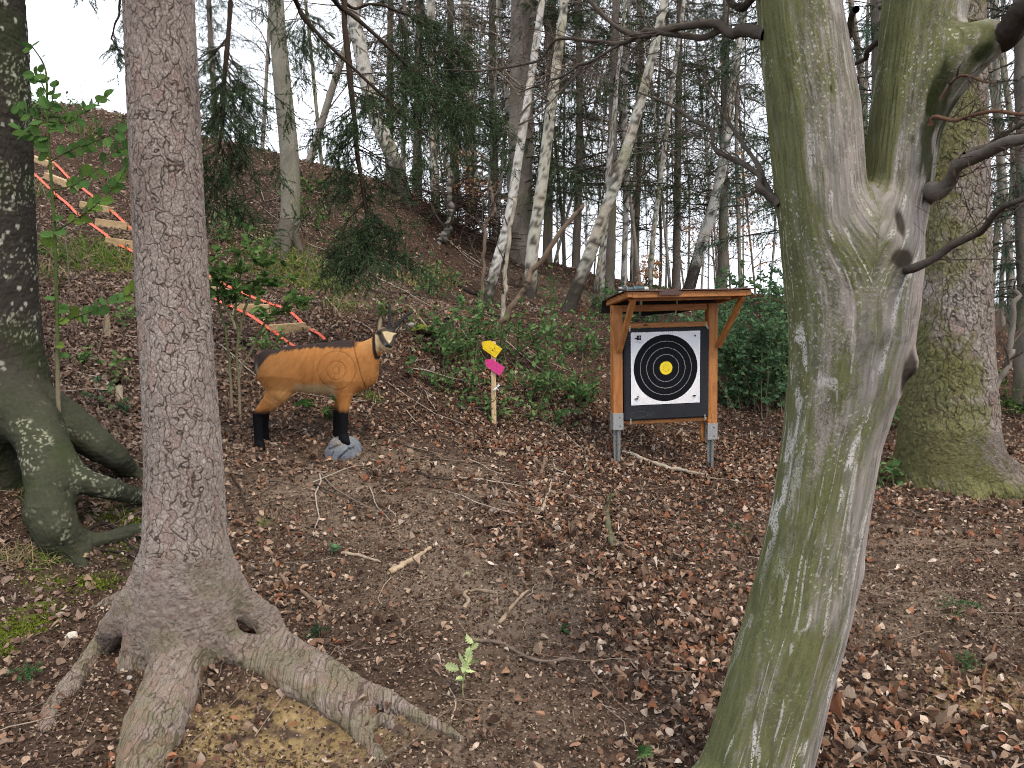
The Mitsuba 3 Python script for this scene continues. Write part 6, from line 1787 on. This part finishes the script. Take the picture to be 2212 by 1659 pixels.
# ---------------------------------------------------------------- holly, grass, small plants
def holly_bush(label, stems, seed, n_leaf, leaf, tone, name='holly_bush', cat='shrub', group=None, spread=.25, own_leaves=False, tmpl=None, stem_r=.006, low=.12, stem_tone=(.10, .12, .055), n_side=8, side_len=.3, light=.35, kpull=0.0):
    """stems: polylines in metres; leaves stand out from side twigs"""
    tmpl = (HOLLY if n_leaf <= 100 or label.startswith('upright') else PLAIN) if tmpl is None else tmpl
    r_ = np.random.default_rng(seed)
    k = thing(name, label, cat, group)
    allP = []
    for j, p in enumerate(stems):
        c = wander(p, 14, stem_r * .8, seed + j)
        vv, ff = tube(c, np.linspace(stem_r * 1.25, stem_r * .45, 14), 7)
        add('stem', (vv, ff), 'bark', k, True, lerp(np.array([.20, .16, .12]), np.array(stem_tone), sstep(.0, .35, np.repeat(np.linspace(0, 1, 14), 7).tolist() + [0, 1])) * (.8 + .4 * vnoise(vv, 40, 2, seed))[:, None])
        allP.append(c)
    P0 = np.array(allP); R0 = np.tile(np.linspace(stem_r, stem_r * .4, 14), (len(P0), 1))
    P1, R1 = grow(*[x for x in sprout(P0, R0, n_side, low, .98, 1.15, .25, r_, (.5, 1), .5)[:2]], side_len * r_.uniform(.4, 1.15, len(P0) * n_side), np.full(len(P0) * n_side, stem_r * .35), 6, .12, .03, r_)
    mb = MB(); mb.put(*tubes_batch(P1, R1, 4)); stuff(add('twigs', mb.mesh(), 'twig_bark', k, False, np.array(stem_tone) * .9))
    per = max(1, n_leaf // max(len(P1) + 2 * len(P0), 1))
    s1, d1, _, _ = sprout(P1, R1, per, .12, 1, .85, .1, r_, (1, 1), 1)
    s0, d0, _, _ = sprout(P0, R0, per * 2, low, 1, .9, .1, r_, (1, 1), 1)
    s, d = np.vstack([s1, s0]), np.vstack([d1, d0]); n = len(s)
    nrm = unit(np.array([0, -.25, 1.0]) + r_.normal(0, .55, (n, 3)))
    d = unit(d - nrm * (d * nrm).sum(1, keepdims=True) * .8)
    L = np.clip(r_.normal(leaf, leaf * .2, n), leaf * .5, leaf * 1.5)
    bright = r_.random(n)
    col = np.array(tone)[None] * r_.uniform(.6, 1.3, (n, 1)) + np.array([.10, .13, .05])[None] * (bright[:, None] > 1 - light) * r_.uniform(.3, 1, (n, 1))
    args = (s, d, nrm, L, r_.uniform(.48, .62, n), r_.uniform(-.1, .45, n), r_.uniform(-.2, .8, n), col)
    if own_leaves:
        for i in range(n):
            V_, F_, C_ = leaves(tmpl, *[a[i:i + 1] for a in args], wave=1.0)
            add('leaf', (V_, F_), 'green_leaf', k, False, C_)
    else:
        V_, F_, C_ = leaves(tmpl, *args, wave=1.0)
        stuff(add('foliage', (V_, F_), 'green_leaf', k, False, C_))
    return k

def px_stem(pts, d=None, dz=0):
    p0 = hit(*pts[0]) if d is None else at(*pts[0], d)
    return [p0 - [0, 0, .03]] + [at(u, v, p0[1] + dz * (i + 1)) for i, (u, v) in enumerate(pts[1:])]

# tall young holly at the left: each big leaf is a part
def holly_sapling():
    r_ = np.random.default_rng(31)
    d0 = 4.35
    k = thing('holly_sapling', 'tall slender young holly with round glossy leaves beside the dark beech trunk', 'tree')
    main = [at(126, 868, d0), at(124, 700, d0), at(118, 500, d0), at(108, 350, d0), at(102, 240, d0), at(98, 150, d0), at(66, 95, d0)]
    g_ = on_ground(main[0][0], main[0][1], -.05); main.insert(0, g_)
    c = spline(main, 40)
    vv, ff = tube(c, np.linspace(.0135, .003, 40), 9)
    add('stem', (vv, ff), 'bark', k, True, lerp(np.array([.22, .18, .13]), np.array([.075, .105, .035]), sstep(.12, .3, np.append(np.repeat(np.linspace(0, 1, 40), 9), [0, 1]))) * (.8 + .4 * vnoise(vv, 40, 2, 3))[:, None])
    twigs_ = [[(108, 350), (150, 325), (195, 310), (255, 285)], [(104, 262), (150, 265), (185, 235), (225, 210)], [(112, 410), (160, 400), (205, 370), (248, 330), (275, 320)], [(118, 500), (170, 470), (210, 440), (250, 400), (280, 350)],
              [(104, 262), (80, 255), (50, 240), (35, 232)], [(106, 300), (70, 290), (40, 275)], [(126, 700), (165, 685), (200, 672), (245, 650), (290, 632)], [(100, 200), (90, 180), (75, 160)], [(102, 240), (112, 225), (115, 190)]]
    pos, dr_ = [], []
    for j, tw in enumerate(twigs_):
        p = np.array([at(u, v, d0 + r_.normal(0, .04) * i) for i, (u, v) in enumerate(tw)])
        cc = spline(p, 14); vv, ff = tube(cc, np.linspace(.0045, .0015, 14), 6)
        add('twig', (vv, ff), 'bark', k, True, [.07, .09, .035])
        L_ = np.linalg.norm(np.diff(cc, axis=0), axis=1).sum()
        for i in range(int(L_ / .034) + 2):
            t = min(.15 + .85 * (i + .5 * r_.random()) / (L_ / .034), 1) * 12.99
            q = cc[int(t)] * (1 - t % 1) + cc[int(t) + 1] * (t % 1)
            a = unit(cc[int(t) + 1] - cc[int(t)]); sd_ = np.array([a[2], 0, -a[0]]) * (1 if i % 2 else -1)
            pos.append(q); dr_.append(unit(a * .6 + sd_ * .8 + r_.normal(0, .25, 3)))
    for i in range(34):
        t = r_.uniform(.22, 1) * 38.99; q = c[int(t)] * (1 - t % 1) + c[int(t) + 1] * (t % 1)
        pos.append(q); dr_.append(unit([(-1) ** i * 1.0, r_.normal(0, .4), r_.normal(.05, .3)]))
    pos, dr_ = np.array(pos), np.array(dr_); n = len(pos)
    nrm = unit(np.array([0, -.95, .4]) + r_.normal(0, .36, (n, 3)))
    L = np.clip(r_.normal(.068, .010, n), .04, .085)
    yel = (r_.random(n) < .45)[:, None] * np.clip((2.6 - pos[:, 2:3]) * 1.2, .2, 1)
    col = np.array([.075, .150, .045]) * r_.uniform(.75, 1.3, (n, 1)) * (1 - yel * .6) + np.array([.17, .23, .035]) * yel * .65
    for i in range(n):
        V_, F_, C_ = leaves(FINE if r_.random() < .6 else HOLLY, pos[i:i + 1], dr_[i:i + 1], nrm[i:i + 1], L[i:i + 1], np.array([r_.uniform(.62, .74)]), np.array([r_.uniform(0, .3)]), np.array([r_.uniform(-.2, .5)]), col[i:i + 1], wave=.5)
        add('leaf', (V_, F_), 'green_leaf', k, False, C_)
holly_sapling()
HT = [.085, .165, .062]
holly_bush('upright holly bush between the scaly spruce trunk and the chamois', [px_stem([(518, 885), (514, 760), (508, 670), (520, 590), (545, 530)], 5.2), px_stem([(500, 870), (494, 760), (470, 640), (452, 560)], 5.2), px_stem([(518, 800), (560, 720), (600, 670), (640, 640)], 5.2), px_stem([(514, 720), (540, 640), (575, 600)], 5.25), px_stem([(508, 700), (480, 640), (470, 590)], 5.15)], 41, 480, .066, [.060, .120, .034], stem_r=.0085, low=.45, n_side=7, side_len=.24, light=.5)
holly_bush('broad leaved evergreen seedling under the belly of the chamois', [px_stem([(700, 902), (690, 880), (672, 866), (655, 858)]), px_stem([(705, 902), (712, 880), (722, 864)]), px_stem([(698, 905), (715, 895), (735, 885)])], 42, 34, .075, [.032, .075, .022], name='evergreen_seedling', cat='plant', stem_r=.003, n_side=3, side_len=.08, light=.5)
holly_bush('sprawling holly twig with pale glossy leaves above the beech roots', [px_stem([(300, 905), (255, 880), (215, 862), (165, 852)]), px_stem([(305, 915), (250, 910), (205, 930), (170, 945)]), px_stem([(290, 900), (262, 860), (235, 835), (205, 820)])], 43, 64, .058, [.055, .105, .06], name='holly_twig', cat='plant', stem_r=.003, n_side=4, side_len=.09, low=.2, light=.5)
holly_bush('pale yellow green holly sprig lying on the bare foreground soil', [px_stem([(1003, 1512), (1000, 1480), (1008, 1440), (1018, 1400), (1034, 1375)], None)], 44, 14, .046, [.44, .52, .26], name='holly_sprig', cat='plant', stem_r=.0022, n_side=2, side_len=.03, low=.3, stem_tone=(.35, .42, .15), light=.2)
holly_bush('small ivy patch at the bottom edge between the roots and the forked tree', [px_stem([(1320, 1625), (1360, 1640), (1400, 1650)]), px_stem([(1340, 1660), (1370, 1645), (1385, 1625)])], 45, 16, .042, [.035, .085, .03], name='ivy_plant', cat='plant', stem_r=.0015, n_side=2, side_len=.05)
holly_bush('small ivy sprig in the leaf drift below the target stand', [px_stem([(1285, 1170), (1300, 1180), (1318, 1185)])], 46, 8, .045, [.03, .09, .028], name='ivy_plant', cat='plant', stem_r=.0015, n_side=1, side_len=.03)
holly_bush('small ivy sprig right of the curved branch by the holly sprig', [px_stem([(1195, 1440), (1215, 1455), (1240, 1460)])], 47, 9, .036, [.035, .08, .03], name='ivy_plant', cat='plant', stem_r=.0015, n_side=1, side_len=.03)
holly_bush('small ivy sprig above the curved branch', [px_stem([(1195, 1365), (1212, 1362), (1228, 1375)])], 48, 8, .036, [.035, .08, .03], name='ivy_plant', cat='plant', stem_r=.0015, n_side=1, side_len=.03)
holly_bush('single pair of holly leaves on the ground left of the splintered wood', [px_stem([(712, 1205), (716, 1190), (722, 1180)])], 49, 5, .06, [.10, .19, .10], name='holly_seedling', cat='plant', stem_r=.002, n_side=1, side_len=.02)
# bushes behind the signpost
def bush_at(u, vb, vt, d_lean, n_st, width, r_):
    b = hit(u, vb); out_ = []
    for j in range(n_st):
        o = r_.normal(0, width * .35)
        e = at(u + o / px(b[1]) * 1.6 + d_lean, vt + r_.uniform(0, .45) * (vb - vt), b[1] + r_.normal(0, .15))
        g_ = on_ground(b[0] + o * .5, b[1] + r_.normal(0, .12), -.03)
        out_.append([g_, g_ * .5 + e * .5 + [r_.normal(0, .04), 0, .02], e])
    return out_
r_ = np.random.default_rng(66)
for (u, vb, vt, ln, ns, w, nl, lab) in ((955, 790, 690, 0, 5, .4, 260, 'low holly bush right of the chamois head'), (1020, 790, 600, 8, 6, .45, 420, 'holly bush with a tall shoot left behind the signpost'), (1010, 860, 770, 0, 5, .4, 240, 'low straggly holly left of the pink board'),
                                  (1110, 800, 670, 0, 6, .45, 380, 'holly bush right behind the yellow board'), (1200, 830, 640, -6, 6, .4, 420, 'tall holly bush half way between signpost and target stand'), (1130, 870, 800, 0, 6, .5, 300, 'low holly at the right of the stake'),
                                  (1240, 760, 665, 0, 5, .45, 300, 'holly at the black furrowed foot of the leaning birch'), (1270, 880, 810, 0, 5, .35, 260, 'low holly next to the left post of the target stand'), (1180, 740, 540, 2, 3, .12, 90, 'single tall thin holly shoot in front of the yellowish birch'),
                                  (935, 640, 560, 0, 5, .6, 240, 'low holly on the bank under the drooping spruce limb'), (1290, 690, 610, 0, 5, .4, 260, 'holly behind the left edge of the felt roof'), (1040, 900, 850, 0, 3, .3, 90, 'small holly at the left foot of the stake'), (1170, 920, 865, 0, 4, .4, 120, 'small holly sprigs in the leaves right of the stake')):
    holly_bush(lab, bush_at(u, vb, vt, ln, ns, w, r_), 800 + u, nl, .056, HT, stem_r=.006, n_side=6, side_len=.26, light=.45)
# big evergreen thicket behind the target
for (u, vb, vt, ns, w, nl, lab) in ((1575, 880, 640, 9, .7, 1000, 'dense evergreen bush just right of the target stand'), (1630, 895, 610, 10, .7, 1300, 'tall dense evergreen bush between target stand and forked tree'), (1690, 880, 620, 10, .7, 1200, 'dense evergreen bush touching the left side of the forked tree'), (1745, 870, 640, 8, .7, 700, 'evergreen bush behind the forked trunk'),
                                    (1545, 800, 630, 7, .7, 700, 'evergreen bush behind the roof brace of the target stand'), (1610, 780, 560, 8, .8, 900, 'taller evergreen bush further behind the target stand'), (1680, 770, 560, 8, .8, 900, 'further evergreen bush left of the forked tree, rising above the others'), (1410, 700, 625, 6, .9, 420, 'low evergreens behind the butt of the target stand')):
    holly_bush(lab, bush_at(u, vb, vt, 0, ns, w, r_), 900 + u, int(nl * 1.5), .060, [.105, .190, .100], stem_r=.006, n_side=9, side_len=.30, low=.05, light=.3, name='evergreen_bush')
for (u, vb, vt, ns, w, nl, lab) in ((1930, 930, 820, 6, .5, 360, 'evergreen bush seen between the forked tree and the mossy spruce'), (2180, 900, 780, 7, .7, 420, 'sparse yellowish green bush at the right edge beyond the mossy spruce'), (1915, 1045, 990, 5, .22, 130, 'small green shrub at the left foot of the mossy spruce'), (690, 420, 370, 5, .6, 220, 'pale green holly on the crest right of the smooth grey trunk'), (640, 470, 420, 4, .4, 140, 'small holly at the foot of the smooth grey trunk'),
                                    (90, 260, 205, 6, 1.0, 300, 'dark low evergreen on the crest behind the tall young holly'), (260, 290, 250, 6, 1.0, 260, 'low evergreen on the crest left of the scaly spruce trunk'), (470, 520, 440, 5, .6, 240, 'holly at the right edge of the scaly trunk higher on the bank'), (760, 545, 505, 4, .6, 70, 'low holly on the bank behind the drooping limb')):
    holly_bush(lab, bush_at(u, vb, vt, 0, ns, w, r_), 1000 + u, nl, .056, [.045, .085, .025] if u in (2180, 690, 640) else HT, stem_r=.005, n_side=6, side_len=.24, light=.45, name='evergreen_bush')

# twiggy young stems and low greenery on the left bank
for q_, (u, v) in enumerate(((70, 500), (150, 640), (250, 420), (210, 760), (80, 700), (560, 420), (480, 700), (600, 480), (720, 470), (820, 560), (660, 690), (180, 350))):
    b_ = hit(u, v); r2 = np.random.default_rng(2200 + q_); h_ = r2.uniform(.5, 1.3)
    k = thing('bare_sapling', 'thin bare twiggy sapling standing on the left bank', 'sapling', 'bare saplings on the bank')
    c = spline([b_ - [0, 0, .05], b_ + [r2.normal(0, .06), 0, h_ * .5], b_ + [r2.normal(0, .15), r2.normal(0, .1), h_]], 12)
    vv, ff = tube(c, np.linspace(.007, .002, 12), 6); add('trunk', (vv, ff), 'twig_bark', k, True, [.19, .16, .13])
    P1, R1 = grow(*sprout(c[None], np.linspace(.006, .002, 12)[None], 9, .2, 1, .7, .3, r2, (.25, .5), .5), 7, .12, -.02, r2)
    P2, R2 = grow(*sprout(P1, R1, 4, .2, 1, .8, .1, r2, (.3, .5), .6), 5, .12, 0, r2)
    mb = MB(); mb.put(*tubes_batch(P1, np.maximum(R1, .0014), 3)); mb.put(*tubes_batch(P2, np.maximum(R2, .0011), 3)); stuff(add('twigs', mb.mesh(), 'twig_bark', k, False, np.array([.17, .14, .115])))
r_ = np.random.default_rng(67)
for (u, vb, vt, lab) in ((110, 560, 520, 'low leafy plant on the bank under the large grass tuft at the left'), (70, 830, 790, 'small leafy plant on the bank by the beech trunk'), (290, 700, 660, 'small holly at the left edge of the scaly trunk on the bank'), (560, 760, 720, 'small leafy plant behind the back of the chamois'), (620, 440, 380, 'bright green holly beside the upper grey trunk'),
                         (210, 800, 770, 'small bramble on the bank left of the scaly trunk'), (830, 690, 660, 'small green plant on the bank above the chamois withers'), (560, 560, 500, 'holly on the bank above the upright holly bush'), (700, 500, 440, 'loose green holly on the bank behind the drooping limb')):
    holly_bush(lab, bush_at(u, vb, vt, 0, 4, .35, r_), 1300 + u, 80, .052, [.10, .185, .06], stem_r=.004, n_side=4, side_len=.16, light=.5, name='leafy_plant', cat='plant')

# grass tufts
def grass_tuft(u, v, n, h, wid, label, seed, tone=(.10, .17, .03), dry=.3, group=None, lean=(0, -.1)):
    r_ = np.random.default_rng(seed); p = hit(u, v)
    k = thing('grass_tuft', label, 'grass', group)
    b = p + np.stack([r_.normal(0, wid * .5, n), r_.normal(0, wid * .4, n), np.zeros(n)], 1); b[:, 2] = gz(b[:, 0], b[:, 1]) - .005
    d = unit(np.stack([r_.normal(lean[0], .45, n), r_.normal(lean[1], .4, n), np.ones(n)], 1))
    P_, _ = grow(b, d, h * r_.uniform(.5, 1.2, n), np.full(n, .001), 5, .06, .30, r_)
    w = unit(np.cross(d, r_.normal(0, 1, (n, 3))))[:, None] * (np.array([1, .95, .8, .5, .05]) * .0022 * (p[1] / 3.8) ** .9)[None, :, None]
    V_ = np.stack([P_ - w, P_ + w], 2).reshape(-1, 3)
    i = np.arange(4)[None] * 2 + np.arange(n)[:, None] * 10
    F_ = np.concatenate([np.stack([i, i + 1, i + 3], -1).reshape(-1, 3), np.stack([i, i + 3, i + 2], -1).reshape(-1, 3)])
    isdry = r_.random(n) < dry
    c = np.where(isdry[:, None], np.array([.42, .33, .19]), np.array(tone)) * r_.uniform(.65, 1.35, (n, 1))
    stuff(add('blades', (V_, F_), 'green_leaf', k, False, np.repeat(c, 10, 0)))
for a_ in (
           (655, 610, 220, .17, .35, 'moss green grass tuft on the bank between the orange straps and the grey trunk', 19, (.17, .24, .04), .15), (600, 575, 160, .16, .35, 'yellowish green grass tuft left of the grey trunk foot', 20, (.19, .25, .04), .15), (880, 610, 120, .16, .25, 'grass tuft on the bare bank below the drooping limb', 21, (.15, .2, .06), .4), (30, 330, 60, .2, .2, 'grass tuft near the crest beside the beech trunk', 22, (.11, .18, .04), .3),
           (110, 1215, 90, .13, .10, 'grass tuft with dry blades in front of the large beech root', 1, (.13, .20, .04), .45), (35, 1210, 90, .14, .10, 'drooping dry grass tuft at the left edge below the beech', 2, (.11, .15, .05), .7), (15, 1040, 80, .16, .10, 'green grass at the left edge beside the beech root', 3, (.10, .17, .035), .3),
           (258, 1115, 26, .13, .05, 'small grass tuft between the beech roots and the spruce trunk', 4, (.12, .2, .04), .2), (568, 1135, 22, .09, .04, 'small green grass sprout right of the spruce trunk', 5, (.14, .24, .05), .1), (800, 860, 60, .09, .10, 'bright green grass tuft behind the chamois forelegs', 6, (.17, .27, .05), .2),
           (185, 560, 260, .24, .40, 'large bright grass tuft on the bank left of the scaly spruce trunk', 7, (.12, .21, .04), .25), (240, 560, 150, .20, .22, 'grass tuft just left of the scaly spruce trunk on the bank', 8, (.13, .22, .045), .3), (70, 420, 90, .22, .2, 'grass tuft on the bank near the tall young holly', 9, (.10, .18, .04), .3), (195, 290, 80, .25, .3, 'grass tuft near the crest at the left', 10, (.12, .19, .05), .3),
           (690, 585, 220, .20, .35, 'grass tuft hanging over the bank under the smooth grey trunk', 11, (.13, .22, .05), .35), (720, 620, 190, .20, .28, 'light green grass tuft on the bank above the chamois', 12, (.15, .24, .07), .35), (735, 665, 110, .16, .18, 'small light green grass tuft above the chamois back', 13, (.16, .24, .07), .35), (650, 560, 120, .18, .3, 'grass tuft at the roots of the smooth grey trunk', 14, (.12, .21, .045), .3),
           (950, 600, 160, .22, .3, 'dry grass tuft on the bank under the brush pile', 15, (.16, .18, .07), .6), (80, 590, 100, .2, .25, 'thin grass on the bank at the left', 16, (.11, .17, .04), .4), (60, 1080, 40, .12, .07, 'small grass tuft beside the beech root at the left', 17, (.11, .18, .04), .35), (2060, 1330, 20, .07, .05, 'tiny green tuft on the soil at the right', 18, (.09, .17, .045), .1)):
    grass_tuft(*a_)
# moss on the soil
n = 9000
mp = [hit(u, v) for u, v in ((340, 1200), (300, 1125), (60, 1335), (180, 1262), (610, 560), (690, 610), (230, 545), (25, 1390))]
ms = [(.20, .10), (.20, .08), (.10, .16), (.18, .06), (.7, .5), (.5, .4), (.4, .4), (.08, .12)]
r_ = np.random.default_rng(12)
ix = r_.integers(0, len(mp), n)
x = np.array([p[0] for p in mp])[ix] + r_.normal(0, 1, n) * np.array([m[0] for m in ms])[ix] * .6
y = np.array([p[1] for p in mp])[ix] + r_.normal(0, 1, n) * np.array([m[1] for m in ms])[ix] * .6
k = vnoise(np.stack([x, y, x * 0], 1), 9, 3, 14) > .47; x, y = x[k], y[k]; n = len(x)
b = np.stack([x, y, gz(x, y) - .002], 1)
d = unit(r_.normal(0, .6, (n, 3)) + [0, 0, 1]); w = unit(np.cross(d, r_.normal(0, 1, (n, 3)))) * .006
h = r_.uniform(.008, .022, n)[:, None]
V_ = np.stack([b - w, b + w, b + d * h], 1).reshape(-1, 3)
tag(add('moss', (V_, np.arange(3 * n).reshape(-1, 3)), 'needle_leaf', None, False, np.repeat(np.array([.14, .18, .025]) * r_.uniform(.5, 1.4, (n, 1)), 3, 0)), 'bright green moss cushions on the soil and the bank', 'moss', None, 'stuff')
# hemlock like seedlings: flat feathery green sprays
def seedling(u, v, h, label, seed, tone=(.055, .11, .045)):
    r_ = np.random.default_rng(seed); p = hit(u, v)
    k = thing('conifer_seedling', label, 'plant')
    c = np.array([p - [0, 0, .02], p + [0, 0, h * .5], p + [.01, 0, h]])
    vv, ff = tube(spline(c, 6), [.002] * 6, 5); add('stem', (vv, ff), 'bark', k, True, [.15, .12, .07])
    m = 7; a = r_.uniform(0, 6.28, m)
    P1, R1 = grow(p + np.array([0, 0, 1]) * (h * r_.uniform(.4, 1, m))[:, None], np.stack([np.cos(a), np.sin(a), np.full(m, .25)], 1), np.full(m, h * 1.1), np.full(m, .001), 5, .08, .1, r_)
    seg = P1[:, 1:] - P1[:, :-1]
    V_, F_ = needle_batch(P1[:, :-1].reshape(-1, 3), seg.reshape(-1, 3), np.linalg.norm(seg, axis=2).ravel(), 14, .020, .003, r_)
    stuff(add('needles', (V_, F_), 'needle_leaf', k, False, np.array(tone) * np.repeat(r_.uniform(.7, 1.4, (len(F_), 1)), 3, 0)))
seedling(2070, 1330, .09, 'feathery conifer seedling on the soil right of the forked tree', 1)
seedling(2085, 1450, .07, 'smaller conifer seedling near the right edge', 2)
seedling(30, 985, .16, 'feathery conifer seedling at the left edge above the beech root', 3)
seedling(205, 1085, .08, 'feathery seedling between two beech roots', 4)
seedling(1600, 1160, .08, 'feathery green spray on the soil left of the forked tree', 5, (.06, .085, .045))
seedling(690, 1380, .05, 'dark green needle spray on the soil right of the spruce roots', 6, (.03, .055, .03))
seedling(60, 1470, .06, 'small seedling left of the spruce roots', 7)
